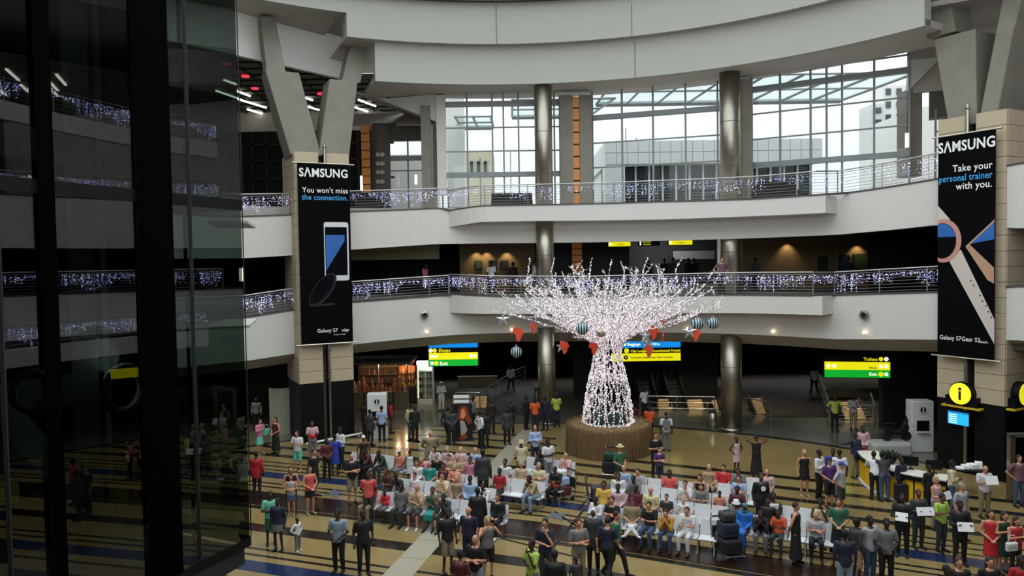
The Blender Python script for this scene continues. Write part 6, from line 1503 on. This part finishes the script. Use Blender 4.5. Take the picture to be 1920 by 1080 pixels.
S(1584, 993, 170, 'stand', 1.8, 'tee', 'navy', 'trousers', 'light denim', 'short', BH, 'd', 'man in navy tee and pale jeans seen from behind')
S(1606, 971, 100, 'stand', 1.78, 'long', 'dark grey', 'shorts', 'tan', 'short', BH, 'd', 'man in dark grey top and tan shorts at the right')
S(1631, 967, 20, 'back', 1.8, 'tee', 'silver', 'trousers', 'denim', 'short', BH, 'd', 'man in silvery tee and jeans, left of two greys at the right')
S(1662, 972, -10, 'clasp', 1.8, 'tee', 'grey', 'trousers', 'black', 'short', BH, 'd', 'man in grey tee and black trousers, right of the silvery tee')
S(1692, 926, -30, 'hold', 1.8, 'coat', 'black', 'trousers', 'black', 'short', BH, 'd', 'man in black suit holding a name paper, leftmost of the sign holders')
S(1722, 918, 0, 'hold', 1.74, 'coat', 'dark grey', 'trousers', 'dark grey', 'short', 'red hair', 'm', 'person in dark grey holding a wide white paper')
S(1755, 893, 30, 'hold', 1.7, 'tank', 'pale pink', 'trousers', 'grey', 'bob', BLD, 'l', 'blond woman in pale pink holding a white paper')
S(1765, 924, 20, 'phone', 1.72, 'tee', 'lime', 'trousers', 'dark grey', 'short', BH, 'm', 'person in lime polo among the sign holders')
S(1785, 863, 60, 'cross', 1.78, 'long', 'cream', 'trousers', 'denim', 'short', BH, 'd', 'man in cream shirt and jeans at the right end of the help desk')
S(1803, 905, 20, 'stand', 1.76, 'tee', 'silver', 'trousers', 'grey', 'short', GRH, 'l', 'grey-haired man in silvery tee behind the sign holders')
S(1800, 939, -10, 'hold', 1.8, 'coat', 'black', 'trousers', 'black', 'short', BH, 'd', 'man in black suit holding a white board, rightmost sign holder')
S(1846, 871, 0, 'phone', 1.76, 'tee', 'white', 'trousers', 'khaki', 'bald', BH, 'l', 'bald man in white shirt reading a paper at the black pillar')
S(1859, 956, -20, 'clasp', 1.72, 'tank', 'bright red', 'skirt', 'bright red', 'long', BRH, 'l', 'woman in bright red dress at the lower right')
S(1881, 957, 10, 'phone', 1.72, 'tank', 'dark green', 'skirt', 'dark green', 'long', BRH, 'l', 'woman in dark green dress at the lower right')
S(1904, 967, 10, 'phone', 1.7, 'tank', 'red', 'skinny', 'black', 'long', BRH, 'l', 'woman in red top and black leggings with a white bag')
S(1775, 1060, 20, 'stand', 1.74, 'coat', 'black', 'trousers', 'black', 'short', BH, 'd', 'dark head and shoulders at the bottom edge, right')
S(1798, 1045, -10, 'stand', 1.72, 'tee', 'black', 'trousers', 'black', 'bun', 'red hair', 'l', 'woman with auburn bun at the bottom edge, right')
S(1855, 1044, 0, 'stand', 1.7, 'long', 'black', 'trousers', 'black', 'long', BRH, 'l', 'woman in black V-neck at the bottom edge, right')
S(1914, 1042, 0, 'stand', 1.7, 'tee', 'red', 'trousers', 'black', 'short', BH, 'd', 'person in red in the bottom right corner')
S(1911, 853, 0, 'hips', 1.78, 'tee', 'mauve', 'trousers', 'denim', 'short', BRH, 'l', 'man in mauve tee standing in the doorway at the right edge')
S(1690, 857, 20, 'stand', 1.6, 'long', 'navy', 'trousers', 'black', 'short', BH, 'd', 'clerk in navy behind the help desk, left')
S(1742, 872, 20, 'stand', 1.55, 'long', 'black', 'trousers', 'black', 'short', BH, 'd', 'clerk in black behind the help desk, right')
S(905, 842, 175, 'stand', 1.9, 'coat', 'dark grey', 'trousers', 'dark brown', 'short', BH, 'd', 'tall man in dark grey standing in the aisle by the cream path')
S(895, 914, 170, 'stand', 1.78, 'coat', 'black', 'trousers', 'black', 'short', BH, 'd', 'person in black walking before the left block empty seats')
S(838, 954, 30, 'stand', 1.78, 'tee', 'black', 'shorts', 'khaki', 'short', BH, 'd', 'man in black tee and khaki shorts on the cream path', shoe='brown')
S(878, 949, -20, 'stand', 1.76, 'tee', 'navy', 'trousers', 'navy', 'balding', GRH, 'l', 'grey-haired man in navy behind the photographing woman')
S(891, 1002, -20, 'cross', 1.8, 'tee', 'black', 'trousers', 'light denim', 'balding', BRH, 'l', 'man in black tee and pale jeans, arms crossed, bottom centre')
S(914, 968, 20, 'photo', 1.7, 'tank', 'grey', 'shorts', 'black', 'long', BLD, 'l', 'blond woman in grey tank top taking a photograph', shoe='brown')
S(863, 1031, 150, 'clasp', 1.72, 'tee', 'maroon', 'trousers', 'black', 'short', BH, 'm', 'person in maroon shirt at the bottom edge, centre left')
S(997, 1012, -50, 'chin', 1.72, 'tee', 'lime', 'trousers', 'grey', 'short', BH, 'd', 'person in lime polo at the bottom centre')
S(1022, 972, -20, 'chin', 1.8, 'tee', 'navy', 'trousers', 'dark grey', 'short', BRH, 'l', 'man in navy polo with hand on chin, bottom centre')
S(1040, 1031, 170, 'stand', 1.78, 'coat', 'black', 'trousers', 'black', 'short', BH, 'd', 'dark figure at the bottom edge right of the navy polo')
S(1084, 972, 15, 'cross', 1.78, 'tee', 'grey', 'trousers', 'khaki', 'short', 'red hair', 'l', 'man in grey polo with crossed arms, bottom centre right')
S(1112, 953, -10, 'stand', 1.78, 'coat', 'dark grey', 'trousers', 'black', 'scarf', 'white', 'd', 'person in dark jacket and white hood')
S(1138, 969, 150, 'walk', 1.76, 'tee', 'navy', 'trousers', 'black', 'short', BRH, 'l', 'man in navy tee walking, left of the green shirt')
S(1152, 957, 60, 'walk', 1.82, 'tee', 'green', 'trousers', 'black', 'short', BRH, 'l', 'man in dull green shirt walking, bottom centre right')
S(1080, 1043, 20, 'stand', 1.2, 'tee', 'dark grey', 'shorts', 'white', 'short', BH, 'd', 'child in dark top at the bottom edge by the grey polo')
S(768, 845, 10, 'stand', 1.25, 'tank', 'white', 'skirt', 'white', 'bun', BH, 'd', 'little girl in white dress between the left seat rows')
S(1440, 935, -20, 'stand', 1.5, 'coat', 'dark brown', 'trousers', 'dark brown', 'short', BH, 'd', 'person in dark brown among the right seats')
# first-floor people
FL = 6.85
for px, py, Y, yaw, ps, h, q, lab in [(797, 503, 42.3, 60, 'walk', 1.7, ('long', 'pink', 'skirt', 'white', 'short', BH, 'd'), 'woman in pink walking on the first floor, left'),
    (921, 488, 42, 160, 'stand', 1.78, ('tee', 'white', 'trousers', 'black', 'short', BH, 'd'), 'man in white tee on the first floor before the pictures'),
    (962, 491, 42.6, 20, 'stand', 1.7, ('coat', 'black', 'trousers', 'black', 'afro', BH, 'd'), 'dark-clad person on the first floor right of the pictures'),
    (1001, 486, 42, 90, 'walk', 1.8, ('long', 'white', 'trousers', 'black', 'short', BH, 'm'), 'man in white shirt with backpack on the first floor'),
    (1353, 483, 36.75, 10, 'hips', 1.8, ('tee', 'mauve', 'trousers', 'black', 'short', BRH, 'l'), 'man in mauve tee leaning on the first-floor rail by the steel column'),
    (1416, 488, 40.5, -60, 'stand', 1.74, ('coat', 'dark grey', 'trousers', 'black', 'afro', BH, 'd'), 'dark-clad person on the first floor right of the steel column'),
    (1217, 470, 47.5, 20, 'stand', 1.78, ('coat', 'black', 'trousers', 'black', 'short', BH, 'd'), 'black silhouette in the first-floor passage, leftmost'),
    (1246, 468, 46, 160, 'stand', 1.8, ('coat', 'black', 'trousers', 'black', 'short', BH, 'd'), 'black silhouette in the first-floor passage, second from left'),
    (1262, 466, 45.5, 10, 'stand', 1.84, ('coat', 'dark grey', 'longskirt', 'black', 'short', BH, 'd'), 'black silhouette in the first-floor passage, tallest in the middle'),
    (1290, 468, 47, 200, 'stand', 1.8, ('coat', 'black', 'longskirt', 'black', 'scarf', 'black', 'd'), 'black silhouette in the first-floor passage, second from right'),
    (1301, 469, 47, 170, 'stand', 1.8, ('coat', 'black', 'longskirt', 'black', 'scarf', 'black', 'd'), 'black silhouette in the first-floor passage, rightmost'),
    (1592, 478, 39.5, 20, 'stand', 1.74, ('coat', 'navy', 'trousers', 'black', 'short', BH, 'd'), 'dark navy-clad person on the first floor before the right pictures')]:
    p = atY(px, py, Y); person((p.x, Y, FL), yaw, ps, h, *q, lab)
# ---- things people carry; papers, bags
def near(i, dx, dy, z):
    t_ = next(p for p in ALLP if i in p['label']); a = t_.rotation_euler.z; return V((t_.location.x+dx*math.cos(a)-dy*math.sin(a), t_.location.y+dx*math.sin(a)+dy*math.cos(a), z)), a
for who, w_, h_, z, lab in [('leftmost of the sign holders', .32, .24, 1.25, 'white name paper held by the leftmost man in black suit'), ('holding a wide white paper', .5, .24, 1.22, 'wide white paper held by the person in dark grey'),
                            ('pale pink holding a white paper', .32, .24, 1.2, 'white paper held by the blond woman in pale pink'), ('rightmost sign holder', .4, .25, 1.2, 'white board held by the rightmost man in black suit'), ('reading a paper', .4, .28, 1.35, 'white newspaper held by the bald man')]:
    p, a = near(who, 0, -.38, z); o = MB().box((0, 0, 0), (w_, .012, h_)).build('paper_sheet', M_WT, None, False, p); o.rotation_euler = (R_(-22), 0, a); tag(o, lab, 'paper')
def bag(who, dx, dy, z, size, m, name, lab, cat='bag'):
    p, a = near(who, dx, dy, z); t_ = thing(name, lab, cat, p, a)
    bev(MB().box((0, 0, 0), size).build('pouch', m, t_), .04, 3)
    MB().path([V((-size[0]*.35, 0, size[2]/2)), V((-size[0]*.2, 0, size[2]/2+.18)), V((size[0]*.2, 0, size[2]/2+.18)), V((size[0]*.35, 0, size[2]/2))], .012, 5).build('strap', m, t_)
    bev(MB().box((0, -size[1]/2, size[2]*.2), (size[0]*.8, .03, size[2]*.4)).build('flap', m, t_), .01)
bag('grey backpack right', 0, .2, 1.25, (.3, .16, .42), cm('grey'), 'backpack', 'grey backpack on the man in white right of the drum')
bag('with backpack on the first floor', 0, .2, FL+1.25, (.3, .16, .4), cm('black'), 'backpack', 'dark backpack on the man in white on the first floor')
bag('black leggings', -.25, -.15, .95, (.34, .1, .24), cm('white'), 'handbag', 'white handbag of the woman in red top and leggings')
bag('mint skirt by the partition', .25, -.15, 1.0, (.36, .1, .3), cm('mint'), 'shopping_bag', 'mint bag carried by the woman in the pink cardigan')
bag('dark grey leaning on the help desk', -.45, .25, .42, (.42, .25, .6), cm('black'), 'suitcase', 'black suitcase beside the men at the help desk', 'suitcase')
bag('white tee with dark backpack straps', 0, .18, 1.25, (.3, .14, .4), cm('navy'), 'backpack', 'navy backpack on the man left of the reed drum')
# baby
p, a = near('holding a baby', .0, -.2, 1.05); t_ = thing('person', 'baby in red held by the woman at the left pillar', 'person', p, a)
o = MB(); o.ell((0, 0, .02), (.16, .1, .1), 10, 7); o.build('red_suit', cm('bright red'), t_, True); MB().ell((.17, 0, .1), .075, 10, 8).build('body', M_SKIN['d'], t_, True)
# white prints / badge
p, a = near('round white badge', 0, -.17, 1.33); o = MB().loft([[V((.08*math.cos(2*PI*i/14), y, .08*math.sin(2*PI*i/14))) for i in range(14)] for y in (0, -.01)]).build('badge', M_WT, None, False, p); o.rotation_euler.z = a; tag(o, 'round white badge on the chest of the person in black', 'badge')
# ---- luggage trolleys
def trolley(px, py, rot, lab, bags):
    p = Z0(px, py); t_ = thing('luggage_trolley', lab, 'trolley', p, R_(rot))
    for s in (-.28, .28):
        MB().path([V((s, -.5, .18)), V((s, .45, .2)), V((s, .55, 1.0)), V((s, .5, 1.05))], .018, 6).build('side_frame', M_STEEL, t_)
        MB().tube((s-.02, .35, .08), (s+.02, .35, .08), .08, n=10).build('wheel', M_BLACKM, t_)
    MB().tube((-.02, -.45, .07), (.02, -.45, .07), .07, n=10).build('wheel', M_BLACKM, t_)
    MB().tube((-.28, .52, 1.04), (.28, .52, 1.04), .025, n=6).build('push_bar', M_BLACKM, t_)
    for k in range(5): MB().tube((-.28, -.45+k*.22, .19), (.28, -.45+k*.22, .19), .012, n=5).build('deck_bar', M_STEEL, t_)
    MB().box((0, .5, .6), (.5, .02, .35)).build('back_panel', M_DARK, t_)
    for (x, y, z, sx_, sy_, sz, c, nm, lb) in bags:
        q = p+Matrix.Rotation(R_(rot), 3, 'Z')@V((x, y, z+sz/2+.205)); b = thing(nm, lb, 'luggage', q, R_(rot))
        bev(MB().box((0, 0, 0), (sx_, sy_, sz)).build('shell', cm(c), b), .06, 3); MB().path([V((-.08, 0, sz/2)), V((-.07, 0, sz/2+.05)), V((.07, 0, sz/2+.05)), V((.08, 0, sz/2))], .012, 5).build('handle', M_BLACKM, b)
        MB().box((0, -sy_/2-.005, 0), (sx_*.7, .02, .02)).build('zip', M_BLACKM, b)
trolley(1050, 938, -60, 'luggage trolley piled with coloured bags in the middle', [(0, 0, 0, .5, .7, .32, 'maroon', 'suitcase', 'pink-red suitcase at the bottom of the middle trolley'), (-.05, .1, .34, .5, .45, .3, 'light blue', 'duffel_bag', 'pale blue bag on the middle trolley'), (.1, -.25, .34, .3, .3, .22, 'orange', 'duffel_bag', 'orange bag on the middle trolley'), (-.1, .1, .68, .45, .35, .2, 'white', 'pillow_bag', 'white bundle on top of the middle trolley')])
trolley(1365, 1045, 10, 'dark loaded luggage trolley before the front row of the right block', [(0, 0, 0, .55, .75, .4, 'black', 'suitcase', 'black suitcase at the bottom of the front trolley'), (0, 0, .42, .5, .5, .42, 'navy', 'duffel_bag', 'navy bag stacked on the front trolley'), (0, .05, .86, .4, .4, .25, 'dark grey', 'backpack', 'dark grey rucksack on top of the front trolley')])
trolley(1144, 893, -20, 'luggage trolley in front of the reed drum', [(0, 0, 0, .5, .7, .45, 'black', 'suitcase', 'black suitcase on the trolley at the reed drum'), (0, .0, .47, .45, .5, .3, 'dark green', 'duffel_bag', 'dark green bag on the trolley at the reed drum')])
trolley(1128, 948, 90, 'empty-looking dark trolley left of the right block front row', [(0, 0, 0, .5, .7, .5, 'dark grey', 'suitcase', 'dark grey case on the trolley left of the right block')])
# ================================================================== DARK GLASS LIFT at the left
lf = thing('glass_lift_shaft', 'dark tinted glass lift shaft filling the left of the picture', 'lift shaft')
DS = 14.5
E_ = V((-.3523*DS, DS, 0)); M1 = V((-.385*DS, .914*DS, 0)); L1_ = V((-.467*DS, .693*DS, 0)); L2_ = V((-8.6, 6.0, 0))
zbot = atY(468, 1005, E_.y).z; zbar = atY(458, 385, E_.y).z; ztop = 20.5
B_ = E_+V((-2.6, 1.2, 0))
def wpanel(a, b, z0, z1_, m, name, inset=.04, parent=lf):
    d = (b-a).normalized()*inset; a = a+d; b = b-d; n_ = V((d.y, -d.x, 0)).normalized()*.02
    return fixn(MB().loft([[a+V((0, 0, z)), b+V((0, 0, z)), b+n_+V((0, 0, z)), a+n_+V((0, 0, z))] for z in (z0, z1_)]).build(name, m, parent))
def ztab(P): # bottom of the glass at plan point
    return zbot
for a, b in ((E_, M1), (M1, L1_), (L1_, L2_), (B_, E_)):
    for z0, z1_ in ((zbot-1.2 if False else zbot, zbar-.1), (zbar+.1, ztop)):
        wpanel(a, b, z0, z1_, G_LIFT, 'glass_pane')
    wpanel(a, b, zbar-.1, zbar+.1, M_BLACKM, 'transom', 0); wpanel(a, b, zbot-.18, zbot, M_BLACKM, 'bottom_rail', 0)
for p, r in ((M1, .06), (E_, .02), (L1_, .05), (B_, .05)):
    MB().box((p.x, p.y, (zbot+ztop)/2), (r, r, ztop-zbot), .25).build('mullion', M_BLACKM, lf)
# dark uprights just inside the glass
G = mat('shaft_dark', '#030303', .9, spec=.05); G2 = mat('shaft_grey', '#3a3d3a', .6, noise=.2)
def face_pt(px, py, back=0.0):
    """point on the glass face seen at px (plus a distance behind it)"""
    for a, b in ((E_, M1), (M1, L1_), (L1_, L2_)):
        d = (b-a).normalized(); n_ = V((-d.y, d.x, 0))
        if n_.x > 0: n_ = -n_
        o = a+n_*back; r = ray(px, py); q = onplane(px, py, o, n_); t = (q-o).dot(d)
        if t <= (b-a).length+1e-6 or (a is L1_): return q
    return q
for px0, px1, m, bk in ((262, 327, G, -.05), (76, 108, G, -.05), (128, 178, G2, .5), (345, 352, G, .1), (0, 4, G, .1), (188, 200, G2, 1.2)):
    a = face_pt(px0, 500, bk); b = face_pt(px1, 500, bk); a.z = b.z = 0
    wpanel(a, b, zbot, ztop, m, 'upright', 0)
# back wall of the shaft, floor, pipe, escalator, rings
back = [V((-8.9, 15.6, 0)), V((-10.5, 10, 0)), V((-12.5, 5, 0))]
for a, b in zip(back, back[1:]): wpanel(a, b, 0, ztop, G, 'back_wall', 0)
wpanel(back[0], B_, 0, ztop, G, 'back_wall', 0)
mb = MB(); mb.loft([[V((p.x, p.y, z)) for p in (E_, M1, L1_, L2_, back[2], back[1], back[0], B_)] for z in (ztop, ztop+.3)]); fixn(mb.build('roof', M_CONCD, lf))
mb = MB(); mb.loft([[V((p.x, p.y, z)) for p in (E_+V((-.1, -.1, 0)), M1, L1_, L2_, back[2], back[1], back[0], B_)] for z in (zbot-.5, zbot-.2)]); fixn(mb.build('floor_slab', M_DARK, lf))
for z in (6.6, 11.2, 15.6):
    a = V((-8.3, 14.9, 0)); b = V((-12.2, 6, 0)); wpanel(a, b, z-.6, z, G2, 'landing_edge', 0)
a = face_pt(291, 545, 1.6); b = face_pt(296, 835, 1.6); MB().tube(a, V((a.x, a.y, b.z)), .16, n=14).build('pipe', mat('pipe_steel', '#6a706a', .35, .8), lf, True)
# sloping escalator inside
a = face_pt(0, 790, .9); b = face_pt(262, 1075, 1.0)
d = (b-a).normalized(); upv = V((0, 0, 1)); 
fixn(MB().loft([[a-d*3+V((0, 0, .45))-V((.3, 0, 0)), a-d*3+V((0, 0, .45))+V((.1, 0, 0)), a-d*3-V((-.1, 0, .25)), a-d*3-V((.3, 0, .25))], [b+d+V((0, 0, .45))-V((.3, 0, 0)), b+d+V((0, 0, .45))+V((.1, 0, 0)), b+d-V((-.1, 0, .25)), b+d-V((.3, 0, .25))]]).build('escalator_side', G2, lf))
for px, py, rad in ((232, 730, 42), (57, 733, 36)):
    c = face_pt(px, py, .3); s = c.y/FPX*rad; N = 24; dd_ = (L1_-M1).normalized(); pts = [c+(-dd_*math.cos(2*PI*i/N)*1.0+V((0, 0, 1))*math.sin(2*PI*i/N))*s for i in range(N+1)]
    MB().path(pts, s*.2, 8).build('wheel_ring', M_BLACKM, lf)
l = bpy.data.lights.new('shaft_fill', 'POINT'); l.energy = 25; l.color = (.8, 1, .9); l.shadow_soft_size = .3  # both point lights are added fill, so the shaft interior shows
o = bpy.data.objects.new('shaft_fill', l); COL.objects.link(o); o.location = (-8.0, 11, 12)
l = bpy.data.lights.new('shaft_fill', 'POINT'); l.energy = 60; l.color = (.85, 1, .95); l.shadow_soft_size = .3
o = bpy.data.objects.new('shaft_fill', l); COL.objects.link(o); o.location = (-6.6, 12.2, 7.2)
q = face_pt(10, 925, 1.6)
o = MB().box((0, 0, 0), (.3, .2, .3)).build('lit_green_panel', mat('green_panel', '#2a3010', emit='#5c6a14', estr=.15), lf, False, q)
# ledges that stick out of the shaft towards the balconies
for px, py in ((475, 422), (478, 604)):
    c = atY(px, py, 17.5); MB().box((c.x-.35, c.y-.3, c.z), (.8, 2.2, .06), .25).build('ledge', M_GREYP, lf)
# things that show up mirrored in the glass: signs and shops on the opposite side
def rsign(x, y, z, rz, w, h, bands, lab, txt):
    t_ = thing('hanging_sign', lab, 'sign', (x, y, z), rz); zz = h/2; s = h/sum(k for k, m in bands)
    for k, m in bands: MB().box((0, 0, zz-k*s/2), (w, .1, k*s-.01)).build('lit_band', m, t_); zz -= k*s
    lettering(txt, frame((-w*.4, -.06, -.05), (1, 0, 0), (0, 0, 1)), M_SWHITE, t_, h*.3, .003, .003, 'LEFT')
    for u in (-.4, .4): MB().tube((u*w, 0, h/2), (u*w, 0, h/2+1), .03, n=5).build('hanger', M_DARK, t_)
rsign(21.5, 16.5, 15.2, -1.2, 1.9, 1.3, [(2, mat('mir_blue', '#1a50b0', emit='#1a50b0', estr=.9)), (1, M_SYEL)], 'blue and yellow sign mirrored in the upper lift glass', 'Toilets')
rsign(22.0, 24, 3.4, -1.3, 2.6, 1.0, [(1, M_BLACKM), (1, M_SYEL)], 'black and yellow sign mirrored in the lower lift glass', 'Gates')
rsign(24.5, 9, 10.2, -1.3, 2.6, .6, [(1, mat('dry_sign', '#d8b878', emit='#c8a868', estr=.6))], 'cream dry cleaner sign with red letters mirrored in the lift glass', 'AIRPORT DRY C')
# two gently sloping walkways on the right side, with rails and lights; they show only as mirror images
for (ta, za), (tb, zb_), w in (((70, 6.3), (112, 8.0), 'upper'), ((72, -3.3), (112, -3.7), 'lower')):
    st = []; pts = []; n = 60
    for i in range(n+1):
        th = R_(ta+(tb-ta)*i/n); z = EYE+za+(zb_-za)*i/n
        st.append([polar(th, 19.9, z), polar(th, 19.9, z-.8), polar(th, 20.3, z-.8), polar(th, 20.3, z)]); pts.append(polar(th, 19.95, z))
    o = fixn(MB().loft(st).build('walkway_edge', M_WHITE)); struct(o, '%s sloping walkway edge on the right side' % w)
    t_ = thing('railing', 'steel railing of the %s sloping walkway, mirrored in the lift glass' % w, 'railing')
    for h in (1.0, .8, .6, .4, .2): MB().path([p+V((0, 0, h)) for p in pts], .02 if h == 1.0 else .009, 4).build('rail_bar', M_RAIL, t_)
    for p in pts[::4]: MB().tube(p, p+V((0, 0, 1.02)), .022, n=5).build('post', M_RAIL, t_)
    fairy(pts, '%s walkway' % w, 'mirrored in the lift glass', 1.3, True)
# big windows on the opposite right side, mirrored as pale rectangles
for k, (y, lab) in enumerate(((8, 'nearer'), (17.5, 'farther'))):
    w_ = bpy.data.objects.new('window_%d' % (6+k), None); COL.objects.link(w_); struct(w_, 'gridded window on the right side, %s one' % lab)
    for j in range(4): MB().box((38.0, y-3+j*2, 14.6), (.15, .1, 4)).build('mullion', M_MULL, w_)
    for z in (12.7, 14.6, 16.5): MB().box((38.0, y, z), (.15, 6, .1)).build('transom', M_MULL, w_)
    for j in range(3):
        for z in (13.65, 15.55): MB().box((38.05, y-2+j*2, z), (.03, 1.9, 1.8)).build('pane', mat('bright_pane', '#ffffff', emit='#cfe6ee', estr=.8), w_)
bpy.context.view_layer.update()
# unseen window wall added behind the viewpoint to go with the rear fill light
w_ = bpy.data.objects.new('window_8', None); COL.objects.link(w_); struct(w_, 'added glowing window wall behind the viewpoint, out of view')
for j in range(23): MB().box((-20+j*2, -11.7, 16), (.1, .15, 9)).build('mullion', M_MULL, w_)
for z in (11.5, 14.5, 17.5, 20.5): MB().box((2, -11.7, z), (44, .15, .1)).build('transom', M_MULL, w_)
for j in range(22):
    for z in (13, 16, 19): MB().box((-19+j*2, -11.74, z), (1.88, .03, 2.88)).build('pane', MATS['bright_pane'], w_)
bpy.context.view_layer.update()
